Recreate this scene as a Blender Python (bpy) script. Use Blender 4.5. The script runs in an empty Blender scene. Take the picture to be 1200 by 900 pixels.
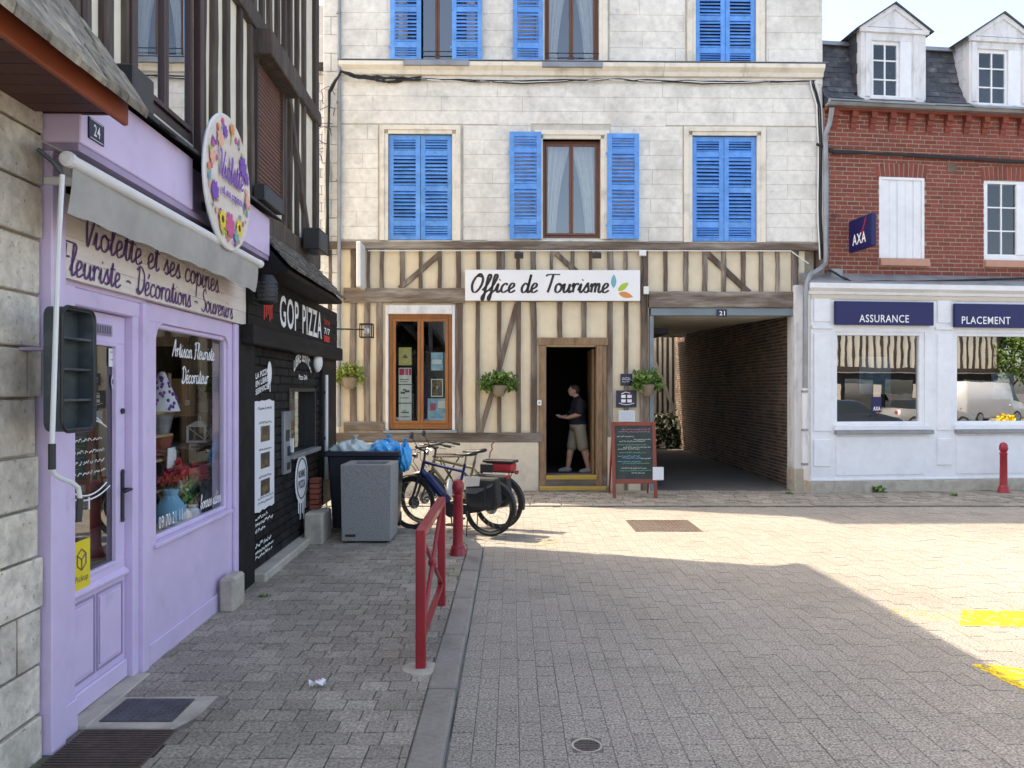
import bpy, bmesh, math, random
import numpy as np
from mathutils import Vector, Matrix
random.seed(7)
rnd = random.random
U = random.uniform
SC = bpy.context.scene
COL = SC.collection
rad = math.radians

# ------------------------------------------------------------------ camera, sky, sun, exposure
CAM_H = 1.85
FPX = 900.0          # focal length in pixels of a 1200 px wide picture
HOR = 457.0          # row of the horizon in that picture
cam = bpy.data.cameras.new('camera'); camo = bpy.data.objects.new('camera', cam); COL.objects.link(camo)
camo.location = (0, 0, CAM_H); camo.rotation_euler = (rad(90), 0, 0)
cam.sensor_width = 36; cam.lens = 36 * FPX / 1200; cam.shift_y = (HOR - 450) / 1200
cam.clip_start = 0.05; cam.clip_end = 2000
SC.camera = camo

SUN_EL = 54.0
SUN_DIR = Vector((0.944, -0.33, 0)).normalized()      # where the light travels, on the ground
w = bpy.data.worlds.new('World'); SC.world = w; w.use_nodes = True
nt = w.node_tree; bg = nt.nodes['Background']
sky = nt.nodes.new('ShaderNodeTexSky'); sky.sky_type = 'NISHITA'; sky.sun_disc = False
sky.sun_elevation = rad(SUN_EL)
sky.sun_rotation = math.atan2(-SUN_DIR.x, -SUN_DIR.y)
sky.air_density = 0.8; sky.dust_density = 3.0; sky.ozone_density = 2.5
nt.links.new(sky.outputs[0], bg.inputs[0]); bg.inputs[1].default_value = 0.15
sl = bpy.data.lights.new('sun', 'SUN'); so = bpy.data.objects.new('sun', sl); COL.objects.link(so)
sl.energy = 2.0; sl.angle = rad(0.55); sl.color = (1.0, 0.965, 0.915)
dv = Vector((SUN_DIR.x * math.cos(rad(SUN_EL)), SUN_DIR.y * math.cos(rad(SUN_EL)), -math.sin(rad(SUN_EL))))
so.rotation_euler = dv.to_track_quat('-Z', 'Y').to_euler(); so.location = (-20, 20, 30)
SC.view_settings.view_transform = 'Standard'; SC.view_settings.look = 'None'
SC.view_settings.gamma = 1; SC.view_settings.exposure = 2.13
SC.view_settings.use_white_balance = True; SC.view_settings.white_balance_temperature = 8100; SC.view_settings.white_balance_tint = 9
SC.render.engine = 'CYCLES'
SC.cycles.max_bounces = 8; SC.cycles.diffuse_bounces = 4; SC.cycles.transparent_max_bounces = 12

# ------------------------------------------------------------------ materials
MATS = {}
def M(name, c, rough=.7, c2=None, ms=2., mt=(.45, .7), var=.12, vs=8., rand=0., bump=0., bs=60., metal=0., st=(1, 1, 1), spec=.5, coat=0., c3=None, ms3=7., mt3=(.55, .75)):
    m = bpy.data.materials.new(name); m.use_nodes = True; MATS[name] = m
    t = m.node_tree; N = t.nodes; L = t.links; P = N['Principled BSDF']
    P.inputs['Roughness'].default_value = rough; P.inputs['Metallic'].default_value = metal
    P.inputs['Specular IOR Level'].default_value = spec
    if coat: P.inputs['Coat Weight'].default_value = coat
    g = N.new('ShaderNodeNewGeometry'); mp = N.new('ShaderNodeMapping'); mp.inputs['Scale'].default_value = st
    L.new(g.outputs['Position'], mp.inputs['Vector'])
    col = N.new('ShaderNodeRGB'); col.outputs[0].default_value = (*c, 1); out = col.outputs[0]
    def noise(s, d=5., r=.6):
        n = N.new('ShaderNodeTexNoise'); n.inputs['Scale'].default_value = s; n.inputs['Detail'].default_value = d
        n.inputs['Roughness'].default_value = r; L.new(mp.outputs[0], n.inputs['Vector']); return n.outputs['Fac']
    for cc, s, tt in ((c2, ms, mt), (c3, ms3, mt3)):
        if cc is None: continue
        mr = N.new('ShaderNodeMapRange'); mr.inputs['From Min'].default_value = tt[0]; mr.inputs['From Max'].default_value = tt[1]
        L.new(noise(s), mr.inputs['Value'])
        mx = N.new('ShaderNodeMixRGB'); L.new(mr.outputs[0], mx.inputs['Fac']); L.new(out, mx.inputs['Color1'])
        mx.inputs['Color2'].default_value = (*cc, 1); out = mx.outputs[0]
    val = None
    if var:
        mr = N.new('ShaderNodeMapRange'); mr.inputs['From Min'].default_value = .25; mr.inputs['From Max'].default_value = .75; mr.clamp = False
        mr.inputs['To Min'].default_value = 1 - var; mr.inputs['To Max'].default_value = 1 + var
        L.new(noise(vs), mr.inputs['Value']); val = mr.outputs[0]
    if rand:
        oi = N.new('ShaderNodeObjectInfo')
        ad = N.new('ShaderNodeMath'); ad.operation = 'ADD'; L.new(oi.outputs['Random'], ad.inputs[0]); L.new(g.outputs['Random Per Island'], ad.inputs[1])
        fr = N.new('ShaderNodeMath'); fr.operation = 'FRACT'; L.new(ad.outputs[0], fr.inputs[0])
        mr = N.new('ShaderNodeMapRange'); mr.inputs['To Min'].default_value = 1 - rand; mr.inputs['To Max'].default_value = 1 + rand
        L.new(fr.outputs[0], mr.inputs['Value'])
        if val is None: val = mr.outputs[0]
        else:
            mu = N.new('ShaderNodeMath'); mu.operation = 'MULTIPLY'; L.new(val, mu.inputs[0]); L.new(mr.outputs[0], mu.inputs[1]); val = mu.outputs[0]
    if val is not None:
        hs = N.new('ShaderNodeHueSaturation'); L.new(val, hs.inputs['Value']); L.new(out, hs.inputs['Color']); out = hs.outputs[0]
    L.new(out, P.inputs['Base Color'])
    if bump:
        b = N.new('ShaderNodeBump'); b.inputs['Strength'].default_value = bump; b.inputs['Distance'].default_value = .01
        L.new(noise(bs, 6.), b.inputs['Height']); L.new(b.outputs[0], P.inputs['Normal'])
    return m
def glassmat(name, tint=(.8, .85, .85), ior=1.6, gain=1.6, rough=0.0, base=.0):
    m = bpy.data.materials.new(name); m.use_nodes = True; MATS[name] = m
    t = m.node_tree; N = t.nodes; L = t.links; N.remove(N['Principled BSDF']); o = N['Material Output']
    tr = N.new('ShaderNodeBsdfTransparent'); tr.inputs[0].default_value = (*tint, 1)
    gl = N.new('ShaderNodeBsdfGlossy'); gl.inputs['Roughness'].default_value = rough
    fr = N.new('ShaderNodeFresnel'); fr.inputs['IOR'].default_value = ior
    mu = N.new('ShaderNodeMath'); mu.operation = 'MULTIPLY_ADD'; mu.use_clamp = True; mu.inputs[1].default_value = gain; mu.inputs[2].default_value = base
    L.new(fr.outputs[0], mu.inputs[0])
    # old hand-drawn panes are never quite flat
    g = N.new('ShaderNodeNewGeometry'); nz = N.new('ShaderNodeTexNoise'); nz.inputs['Scale'].default_value = 1.6
    L.new(g.outputs['Position'], nz.inputs['Vector']); b = N.new('ShaderNodeBump'); b.inputs['Strength'].default_value = .02; b.inputs['Distance'].default_value = .03
    L.new(nz.outputs['Fac'], b.inputs['Height']); L.new(b.outputs[0], gl.inputs['Normal'])
    # a pane is a thin box: only its outer faces reflect
    iv = N.new('ShaderNodeMath'); iv.operation = 'SUBTRACT'; iv.inputs[0].default_value = 1; L.new(g.outputs['Backfacing'], iv.inputs[1])
    m2 = N.new('ShaderNodeMath'); m2.operation = 'MULTIPLY'; L.new(mu.outputs[0], m2.inputs[0]); L.new(iv.outputs[0], m2.inputs[1])
    mx = N.new('ShaderNodeMixShader'); L.new(m2.outputs[0], mx.inputs[0]); L.new(tr.outputs[0], mx.inputs[1]); L.new(gl.outputs[0], mx.inputs[2])
    L.new(mx.outputs[0], o.inputs['Surface']); return m
def wornmat(name, c, scale=14., lo=.4, hi=.6, rough=.7):      # paint worn through in patches
    m = bpy.data.materials.new(name); m.use_nodes = True; MATS[name] = m
    t = m.node_tree; N = t.nodes; L = t.links; P = N['Principled BSDF']; P.inputs['Base Color'].default_value = (*c, 1); P.inputs['Roughness'].default_value = rough
    g = N.new('ShaderNodeNewGeometry'); nz = N.new('ShaderNodeTexNoise'); nz.inputs['Scale'].default_value = scale; nz.inputs['Detail'].default_value = 6; nz.inputs['Roughness'].default_value = .7
    L.new(g.outputs['Position'], nz.inputs['Vector']); mr = N.new('ShaderNodeMapRange'); mr.inputs['From Min'].default_value = lo; mr.inputs['From Max'].default_value = hi
    L.new(nz.outputs['Fac'], mr.inputs['Value']); L.new(mr.outputs[0], P.inputs['Alpha']); return m

M('plaster_cream', (.80, .685, .49), .85, c2=(.71, .605, .44), ms=1.2, var=.06, vs=6, bump=.15, bs=90)
M('plaster_base', (.68, .60, .47), .88, c2=(.46, .41, .34), ms=1.8, mt=(.5, .75), var=.07, bump=.2, bs=60)
M('lime_stone', (.80, .765, .69), .88, c2=(.58, .555, .50), ms=1.3, mt=(.45, .72), var=.16, vs=9, rand=.02, bump=.35, bs=30, c3=(.42, .40, .37), ms3=4.5, mt3=(.60, .78))
M('lime_joint', (.58, .545, .48), .9, var=.15)
M('lime_trim', (.80, .74, .63), .85, c2=(.55, .50, .42), ms=3., mt=(.5, .75), var=.07, bump=.1)
M('timber_v', (.115, .078, .058), .85, c2=(.31, .27, .225), ms=6., mt=(.44, .72), var=.35, vs=30., rand=.25, bump=.6, bs=50., st=(1, 1, .12))
M('timber_h', (.125, .09, .066), .85, c2=(.32, .28, .235), ms=6., mt=(.42, .70), var=.35, vs=30., rand=.2, bump=.6, bs=50., st=(.12, 1, 1))
M('timber_dark', (.060, .043, .034), .8, c2=(.11, .085, .07), ms=9., mt=(.45, .7), var=.35, vs=30., rand=.25, bump=.5, bs=50., st=(1, 1, .12))
M('plaster_white', (.82, .75, .61), .85, c2=(.72, .65, .53), ms=1.5, var=.07, bump=.15, bs=60)
M('blue_paint', (.085, .30, .72), .5, c2=(.13, .36, .76), ms=3., var=.2, vs=7., rand=.10, bump=.08, c3=(.05, .21, .52), ms3=9, mt3=(.6, .75))
M('wood_orange', (.30, .115, .032), .45, var=.25, vs=20., st=(1, 1, .15), bump=.1)
M('wood_brown', (.16, .060, .030), .4, var=.2, vs=20., st=(1, 1, .15))
M('door_wood', (.27, .17, .095), .75, c2=(.14, .075, .04), ms=6., mt=(.5, .7), var=.3, vs=20., st=(1, 1, .25), bump=.3)
M('brick_red', (.255, .062, .040), .85, c2=(.18, .050, .036), ms=6., var=.2, vs=12., rand=.16, bump=.4, bs=60.)
M('mortar', (.37, .28, .22), .92, var=.2, vs=20, bump=.3)
M('brick_dark', (.17, .105, .075), .9, c2=(.08, .062, .052), ms=1.2, mt=(.4, .65), var=.25, vs=10., rand=.4, bump=.4, bs=60.)
M('mortar_dark', (.32, .28, .235), .95, var=.2)
M('slate', (.058, .061, .072), .6, c2=(.13, .13, .12), ms=5., mt=(.52, .72), var=.25, vs=12, rand=.3, bump=.3, bs=40., c3=(.28, .27, .2), ms3=10., mt3=(.66, .78))
M('slate_moss', (.235, .205, .165), .9, c2=(.33, .30, .225), ms=7., mt=(.45, .65), var=.3, vs=14, rand=.25, bump=.8, bs=40., c3=(.06, .055, .05), ms3=16., mt3=(.55, .75))
M('slate_black', (.030, .030, .030), .65, var=.3, rand=.35, bump=.4, bs=40.)
M('slate_worn', (.115, .105, .092), .8, c2=(.19, .175, .15), ms=6., mt=(.45, .68), var=.5, vs=20, rand=.35, bump=.8, bs=40., c3=(.04, .038, .035), ms3=9., mt3=(.56, .74))
M('zinc', (.30, .32, .34), .5, metal=.4, c2=(.2, .2, .2), ms=4., var=.12)
M('white_paint', (.82, .83, .84), .5, c2=(.75, .76, .77), ms=1.5, var=.05, bump=.05, c3=(.58, .57, .55), ms3=5., mt3=(.66, .82))
M('white_old', (.72, .72, .72), .7, c2=(.45, .45, .46), ms=5., mt=(.5, .75), var=.08, bump=.1, st=(1, 1, .4))
M('beige_paint', (.66, .58, .47), .6, var=.05)
M('axa_blue', (.003, .006, .085), .45, var=.03)
M('white_print', (.85, .85, .85), .6, var=0)
M('white_plastic', (.75, .75, .74), .4, var=.04)
M('red_print', (.55, .02, .02), .5, var=0)
M('lilac', (.67, .55, .76), .5, c2=(.61, .50, .70), ms=1.2, var=.05, vs=5., bump=.08, bs=50, c3=(.50, .42, .54), ms3=3.5, mt3=(.60, .80))
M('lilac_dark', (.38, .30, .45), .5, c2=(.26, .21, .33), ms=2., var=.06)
M('dark_violet', (.10, .035, .16), .6, var=0)
M('sign_wood', (.76, .67, .59), .7, c2=(.64, .55, .47), ms=5., mt=(.4, .7), var=.12, vs=16., st=(1, .15, 1.5))
M('awning_grey', (.40, .385, .35), .85, c2=(.33, .32, .29), ms=3., var=.08, bump=.1)
M('black_paint', (.008, .008, .0085), .65, spec=.25, c2=(.018, .018, .019), ms=4., var=.2, rand=.3, bump=.25, bs=40.)
M('black_board', (.010, .009, .0085), .7, spec=.25, c2=(.024, .021, .019), ms=5., var=.25, vs=14, rand=.2, st=(1, .2, 1), bump=.3)
M('black_plastic', (.016, .018, .020), .4, var=.1)
M('shelf_plastic', (.045, .060, .064), .55, c2=(.09, .105, .11), ms=8., mt=(.5, .75), var=.15)
M('rubber', (.02, .02, .02), .75, var=.1)
M('soffit_wood', (.085, .028, .018), .6, var=.25, vs=10., rand=.15, st=(4, .3, 1))
M('fascia_red', (.28, .060, .022), .55, var=.2, st=(1, .2, 1))
M('rubble_stone', (.68, .61, .50), .92, c2=(.46, .41, .335), ms=4., mt=(.42, .65), var=.25, vs=18., rand=.14, bump=1., bs=30., c3=(.12, .11, .10), ms3=30., mt3=(.61, .76))
M('rubble_joint', (.50, .45, .38), .95, var=.2, bump=.4)
M('paver_walk', (.32, .28, .226), .9, c2=(.235, .207, .165), ms=1.6, mt=(.40, .68), var=.65, vs=60., rand=.17, bump=.6, bs=90., c3=(.165, .165, .095), ms3=.9, mt3=(.55, .76))
M('paver_road', (.31, .28, .238), .88, c2=(.262, .236, .20), ms=.45, mt=(.38, .66), var=1.0, vs=75., rand=.05, bump=.6, bs=120., c3=(.215, .20, .165), ms3=1.1, mt3=(.56, .75))
M('joint_sand', (.15, .135, .11), .95, var=.25, vs=30., c2=(.075, .09, .035), ms=3., mt=(.52, .66))
M('joint_road', (.15, .14, .125), .95, var=.4, vs=9., c2=(.07, .06, .05), ms=1.6, mt=(.5, .62))
M('road_sheet', (.27, .26, .24), .9, var=.2, vs=10., bump=.3, bs=60)
M('asphalt', (.12, .112, .10), .9, var=.2, vs=20., bump=.4, bs=90, c2=(.10, .095, .085), ms=2.)
M('kerb_stone', (.27, .245, .21), .9, c2=(.21, .19, .16), ms=4., var=.15, vs=30., rand=.1, bump=.5, bs=100)
M('concrete', (.48, .43, .35), .9, c2=(.33, .30, .245), ms=5., var=.12, bump=.4, bs=60)
M('granite', (.30, .295, .29), .75, c2=(.22, .217, .215), ms=60., mt=(.45, .6), var=.18, vs=120., bump=.1)
M('bin_blue', (.008, .012, .026), .45, var=.1, bump=.05)
M('bag_blue', (.02, .36, .75), .28, var=.15, vs=9, bump=.5, bs=18.)
M('bag_white', (.52, .62, .60), .3, var=.12, vs=9, bump=.5, bs=18.)
M('red_metal', (.33, .012, .022), .42, c2=(.27, .010, .018), ms=6., var=.08, coat=.15, bump=.04)
M('cast_iron', (.10, .075, .062), .65, metal=.3, c2=(.15, .10, .08), ms=20., var=.2, bump=.3)
M('steel_plate', (.115, .12, .125), .5, metal=.6, c2=(.075, .075, .075), ms=6., var=.2)
M('bike_blue', (.010, .022, .095), .3, coat=.4, var=.03)
M('bike_olive', (.22, .18, .10), .4, var=.05)
M('chrome', (.6, .6, .6), .25, metal=1., var=0)
M('dark_metal', (.05, .05, .052), .4, metal=.5, var=.1)
M('leaf', (.075, .15, .025), .55, c2=(.15, .25, .04), ms=14., var=.3, vs=20, rand=.35)
M('leaf_pale', (.20, .26, .045), .55, c2=(.32, .36, .08), ms=14., var=.25, vs=20, rand=.3)
M('leaf_dark', (.030, .050, .018), .6, var=.3, vs=10, rand=.3)
M('terracotta', (.25, .20, .15), .85, var=.15)
M('flower_red', (.5, .02, .03), .6, var=.2, rand=.2)
M('flower_yellow', (.75, .55, .03), .6, var=.2, rand=.2)
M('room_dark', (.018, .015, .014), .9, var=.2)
M('room_brown', (.46, .37, .26), .9, var=.2, vs=4)
M('floor_tile', (.20, .18, .16), .6, var=.1)
M('shop_interior', (.24, .205, .145), .9, c2=(.42, .36, .26), ms=1.8, mt=(.48, .56), var=.15, vs=3)
M('cloth_cream', (.62, .60, .56), .8, var=.08)
M('skin', (.45, .25, .18), .55, var=.05)
M('shirt', (.006, .007, .014), .85, var=.15)
M('shorts', (.24, .215, .165), .9, var=.12, vs=30, bump=.2)
M('shoe', (.25, .24, .23), .7, var=.1)
M('hair', (.035, .022, .016), .7, var=.2)
M('board_red', (.22, .042, .022), .5, var=.15, st=(1, 1, .2))
M('chalk_black', (.022, .040, .040), .75, c2=(.045, .065, .06), ms=5., var=.15)
M('chalk_white', (.60, .60, .58), .9, var=.1)
M('chalk_green', (.16, .42, .18), .9, var=.1)
M('chalk_pink', (.55, .22, .28), .9, var=.1)
M('chalk_blue', (.18, .42, .60), .9, var=.1)
M('plate_blue', (.005, .007, .045), .35, var=.03)
M('grey_blue', (.19, .24, .27), .6, c2=(.15, .18, .2), ms=4., var=.1)
M('slat_grey', (.60, .575, .52), .85, var=.25, vs=14, rand=.2, st=(1, 1, .2))
M('paper', (.74, .75, .77), .7, var=.03)
M('poster_gold', (.52, .45, .16), .4, var=.1)
M('poster_sky', (.13, .36, .60), .4, c2=(.4, .6, .7), ms=6., mt=(.4, .6), var=.1)
M('poster_red', (.50, .05, .12), .4, var=.1)
M('poster_dark', (.06, .05, .04), .4, c2=(.35, .2, .06), ms=12., var=.2)
M('yellow_print', (.82, .62, .03), .55, var=.03)
M('grey_print', (.10, .10, .11), .6, var=0)
M('shutter_rust', (.135, .060, .045), .6, var=.12, rand=.1)
M('tile_white', (.66, .66, .66), .6, var=.12, rand=.12)
M('roof_brown', (.13, .07, .05), .85, var=.25, rand=.25, bump=.4)
M('pink_sill', (.52, .27, .19), .75, var=.08)
M('wood_light', (.42, .27, .14), .7, var=.2, st=(1, 1, .2))
M('pot_metal', (.30, .33, .36), .4, metal=.7, var=.1)
M('print_leafblue', (.16, .42, .50), .6, var=0)
M('print_leafgreen', (.40, .55, .06), .6, var=0)
M('print_orange', (.72, .27, .07), .6, var=0)
M('print_ink', (.035, .025, .022), .6, var=0)
M('print_purple', (.20, .07, .42), .6, var=0)
M('print_pink', (.62, .10, .28), .6, var=0)
M('print_peach', (.78, .42, .30), .6, var=0)
M('print_teal', (.16, .36, .45), .6, var=0)
M('car_dark', (.012, .013, .016), .25, coat=.8, var=0)
M('car_grey', (.28, .27, .25), .3, metal=.3, coat=.8, var=0)
M('car_white', (.48, .49, .50), .35, coat=.6, var=0)
M('car_glass', (.015, .02, .022), .08, var=0)
glassmat('glass', (.82, .86, .85))
glassmat('glass_mirror', (.70, .74, .74), gain=3.0, base=.32)
glassmat('glass_shop', (.97, .98, .97), gain=.95, base=.0)
glassmat('glass_upper', (.85, .88, .88), gain=1.7, base=.14)
M('nosing_yellow', (.50, .33, .045), .7, c2=(.32, .23, .08), ms=8., var=.2)
M('window_dark', (.055, .028, .024), .45, var=.2, st=(1, 1, .15))
M('bag_red', (.42, .02, .03), .6, var=.1)
glassmat('glass_door', (.50, .52, .52), gain=2.0, base=.05)
wornmat('yellow_worn', (.80, .58, .02), 13., .40, .58)
wornmat('yellow_faint', (.72, .58, .10), 22., .52, .80)
wornmat('grime', (.03, .03, .028), 5., .56, .80)

# ------------------------------------------------------------------ mesh building
class MB:
    def __init__(s): s.v = []; s.f = []
    def add(s, vs, fs):
        b = len(s.v); s.v += [tuple(p) for p in vs]; s.f += [tuple(i + b for i in f) for f in fs]; return s
    def box(s, x0, x1, y0, y1, z0, z1):
        return s.add([(x0,y0,z0),(x1,y0,z0),(x1,y1,z0),(x0,y1,z0),(x0,y0,z1),(x1,y0,z1),(x1,y1,z1),(x0,y1,z1)],
                     [(3,2,1,0),(4,5,6,7),(0,1,5,4),(1,2,6,5),(2,3,7,6),(3,0,4,7)])
    def quad(s, a, b, c, d): return s.add([a, b, c, d], [(0, 1, 2, 3)])
    def prism(s, pts, y0, y1):            # outline in (x,z), extruded along y
        n = len(pts)
        return s.add([(p[0], y0, p[1]) for p in pts] + [(p[0], y1, p[1]) for p in pts],
                     [tuple(range(n)), tuple(range(2*n-1, n-1, -1))] + [(i, i+n, (i+1) % n + n, (i+1) % n) for i in range(n)])
    def prismx(s, pts, x0, x1):           # outline in (y,z), extruded along x
        n = len(pts)
        return s.add([(x0, p[0], p[1]) for p in pts] + [(x1, p[0], p[1]) for p in pts],
                     [tuple(range(n-1, -1, -1)), tuple(range(n, 2*n))] + [(i, (i+1) % n, (i+1) % n + n, i+n) for i in range(n)])
    def prismz(s, pts, z0, z1):
        n = len(pts)
        return s.add([(p[0], p[1], z0) for p in pts] + [(p[0], p[1], z1) for p in pts],
                     [tuple(range(n-1, -1, -1)), tuple(range(n, 2*n))] + [(i, (i+1) % n, (i+1) % n + n, i+n) for i in range(n)])
    def tube(s, path, r, n=8, caps=True, closed=False):
        path = [Vector(p) for p in path]; m = len(path)
        rs = r if isinstance(r, (list, tuple)) else [r] * m
        t0 = (path[1] - path[0]).normalized()
        up = Vector((0, 0, 1)) if abs(t0.z) < .9 else Vector((1, 0, 0))
        nrm = (up - t0 * up.dot(t0)).normalized(); vs = []
        for i, p in enumerate(path):
            if closed: t = (path[(i+1) % m] - path[i-1]).normalized()
            else: t = (path[min(i+1, m-1)] - path[max(i-1, 0)]).normalized()
            nrm = (nrm - t * nrm.dot(t)).normalized(); bn = t.cross(nrm)
            for k in range(n):
                a = 2 * math.pi * k / n
                vs.append(p + (nrm * math.cos(a) + bn * math.sin(a)) * rs[i])
        fs = []
        for i in range(m if closed else m - 1):
            j = (i + 1) % m
            for k in range(n): fs.append((i*n+k, i*n+(k+1) % n, j*n+(k+1) % n, j*n+k))
        if caps and not closed: fs += [tuple(range(n-1, -1, -1)), tuple(range((m-1)*n, m*n))]
        return s.add(vs, fs)
    def lathe(s, prof, c=(0, 0, 0), n=20, axis='z'):   # prof: (r, h)
        vs = []
        for r, h in prof:
            for k in range(n):
                a = 2 * math.pi * k / n; x, y = r * math.cos(a), r * math.sin(a)
                q = (x, y, h) if axis == 'z' else ((x, h, y) if axis == 'y' else (h, x, y))
                vs.append((q[0]+c[0], q[1]+c[1], q[2]+c[2]))
        m = len(prof); fs = [(i*n+k, i*n+(k+1) % n, (i+1)*n+(k+1) % n, (i+1)*n+k) for i in range(m-1) for k in range(n)]
        fs += [tuple(range(n-1, -1, -1)), tuple(range((m-1)*n, m*n))]
        return s.add(vs, fs)
    def disc(s, c, rx, rz, n=24, y=None):              # flat disc facing -y
        return s.add([(c[0]+rx*math.cos(2*math.pi*k/n), c[1], c[2]+rz*math.sin(2*math.pi*k/n)) for k in range(n)], [tuple(range(n))])
    def ell(s, c, r, nu=12, nv=8, jit=0.):
        vs = []
        for i in range(nv + 1):
            ph = math.pi * i / nv
            for k in range(nu):
                a = 2 * math.pi * k / nu; j = 1 + U(-jit, jit)
                vs.append((c[0]+r[0]*math.sin(ph)*math.cos(a)*j, c[1]+r[1]*math.sin(ph)*math.sin(a)*j, c[2]+r[2]*math.cos(ph)*j))
        return s.add(vs, [(i*nu+k, (i+1)*nu+k, (i+1)*nu+(k+1) % nu, i*nu+(k+1) % nu) for i in range(nv) for k in range(nu)])
    def mesh(s, name, smooth=False, bevel=0., off=(0, 0, 0), segs=1):
        me = bpy.data.meshes.new(name)
        o = Vector(off)
        me.from_pydata([(p[0]-o.x, p[1]-o.y, p[2]-o.z) for p in s.v], [], s.f)
        bm = bmesh.new(); bm.from_mesh(me)
        if bevel:
            bmesh.ops.bevel(bm, geom=[e for e in bm.edges if len(e.link_faces) == 2 and e.calc_face_angle(0) > .4], offset=bevel, segments=segs, affect='EDGES', profile=.5, clamp_overlap=True)
        if any(len(f.verts) > 2 for f in bm.faces): bmesh.ops.recalc_face_normals(bm, faces=bm.faces)
        bm.to_mesh(me); bm.free()
        if smooth:
            me.polygons.foreach_set('use_smooth', [True] * len(me.polygons))
            if smooth != 'all': me.set_sharp_from_angle(angle=rad(40))
        return me

class Fac:                                  # a facade: local x along the wall, local -y out of it, z up
    def __init__(s, X, Y, deg): s.o = Vector((X, Y, 0)); s.a = rad(deg); s.ex = Vector((math.cos(s.a), math.sin(s.a), 0)); s.ey = Vector((-math.sin(s.a), math.cos(s.a), 0))
    def uv(s, px, py, d=0.):                # photo sight line met with the plane d behind the wall face
        D = Vector(((px-600)/FPX, 1, -(py-HOR)/FPX)); C = Vector((0, 0, CAM_H))
        t = ((s.o + s.ey*d - C).dot(s.ey)) / D.dot(s.ey); P = C + D*t
        return (P - s.o).dot(s.ex), P.z
    def u(s, px, d=0.): return s.uv(px, HOR, d)[0]
    def z(s, px, py, d=0.): return s.uv(px, py, d)[1]
    def R(s, x0, x1, y0, y1, d=0.):
        xm = (x0+x1)/2; return s.u(x0, d), s.u(x1, d), s.z(xm, y1, d), s.z(xm, y0, d)
    def w(s, u, d, z): return s.o + s.ex*u + s.ey*d + Vector((0, 0, z))

class Thing:
    def __init__(s, name, label, cat, fac=None, at=(0, 0, 0), rot=None, group=None, kind=None):
        s.fac = fac or Fac(0, 0, 0); s.off = Vector(at)
        o = bpy.data.objects.new(name, None); COL.objects.link(o); o.empty_display_size = .1
        o.location = s.fac.w(*at); o.rotation_euler = (0, 0, s.fac.a)
        s.o = o
        if kind: o['kind'] = kind
        else: o['label'] = label; o['category'] = cat
        if group: o['group'] = group
    def part(s, name, mb, mat, under=None, smooth=False, bevel=0., label=None, kind=None, segs=1):
        me = mb.mesh(name, smooth, bevel, s.off, segs) if isinstance(mb, MB) else mb
        me.materials.append(MATS[mat]) if not me.materials else None
        o = bpy.data.objects.new(name, me); COL.objects.link(o); o.parent = under or s.o
        if label: o['label'] = label
        if kind: o['kind'] = kind
        return o
    def piece(s, name, me, loc, under=None, rot=None, scale=None):
        o = bpy.data.objects.new(name, me); COL.objects.link(o); o.parent = under or s.o
        o.location = Vector(loc) - s.off
        if rot: o.rotation_euler = rot
        if scale: o.scale = scale
        return o
BOXC = {}
def boxmesh(name, dx, dy, dz, bev, mat):     # a box centred on 0, shared between alike pieces
    k = (name, round(dx/.012), round(dy/.004), round(dz/.006), mat)
    if k not in BOXC:
        me = MB().box(-dx/2, dx/2, -dy/2, dy/2, -dz/2, dz/2).mesh(name, False, bev); me.materials.append(MATS[mat]); BOXC[k] = (me, (dx, dy, dz))
    return BOXC[k]
def pieces(T, name, boxes, mat, under=None, limit=300, bev=.004):
    """boxes (x0,x1,y0,y1,z0,z1): the ones that show largest are objects, the rest one joined part"""
    cp = Vector((0, 0, CAM_H))
    def size(b):
        p = T.fac.w((b[0]+b[1])/2, (b[2]+b[3])/2, (b[4]+b[5])/2); q = p - cp
        vis = 1 if q.y > .3 and abs(q.x/q.y) < .72 and abs(q.z/q.y) < .56 else .05
        return -vis * max(b[1]-b[0], b[5]-b[4]) / q.length
    boxes = sorted(boxes, key=size)
    for b in boxes[:limit]:
        d = (b[1]-b[0], b[3]-b[2], b[5]-b[4]); me, ref = boxmesh(name, *d, min(bev, min(d)*.3), mat)
        T.piece(name, me, ((b[0]+b[1])/2, (b[2]+b[3])/2, (b[4]+b[5])/2), under, scale=tuple(d[i]/ref[i] for i in range(3)))
    if boxes[limit:]:
        m = MB()
        for b in boxes[limit:]: m.box(*b)
        T.part(name + '_field', m, mat, under, kind='stuff')
def rsub(r, h):                              # rectangle minus rectangle
    a0, a1, b0, b1 = r; c0, c1, d0, d1 = h
    if c0 >= a1 or c1 <= a0 or d0 >= b1 or d1 <= b0: return [r]
    o = []
    if d1 < b1: o.append((a0, a1, d1, b1))
    if d0 > b0: o.append((a0, a1, b0, d0))
    m0, m1 = max(b0, d0), min(b1, d1)
    if c0 > a0: o.append((a0, c0, m0, m1))
    if c1 < a1: o.append((c1, a1, m0, m1))
    return o
def cut(rects, holes, mn=.02):
    for h in holes: rects = [q for r in rects for q in rsub(r, h)]
    return [r for r in rects if r[1]-r[0] > mn and r[3]-r[2] > mn]
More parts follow.
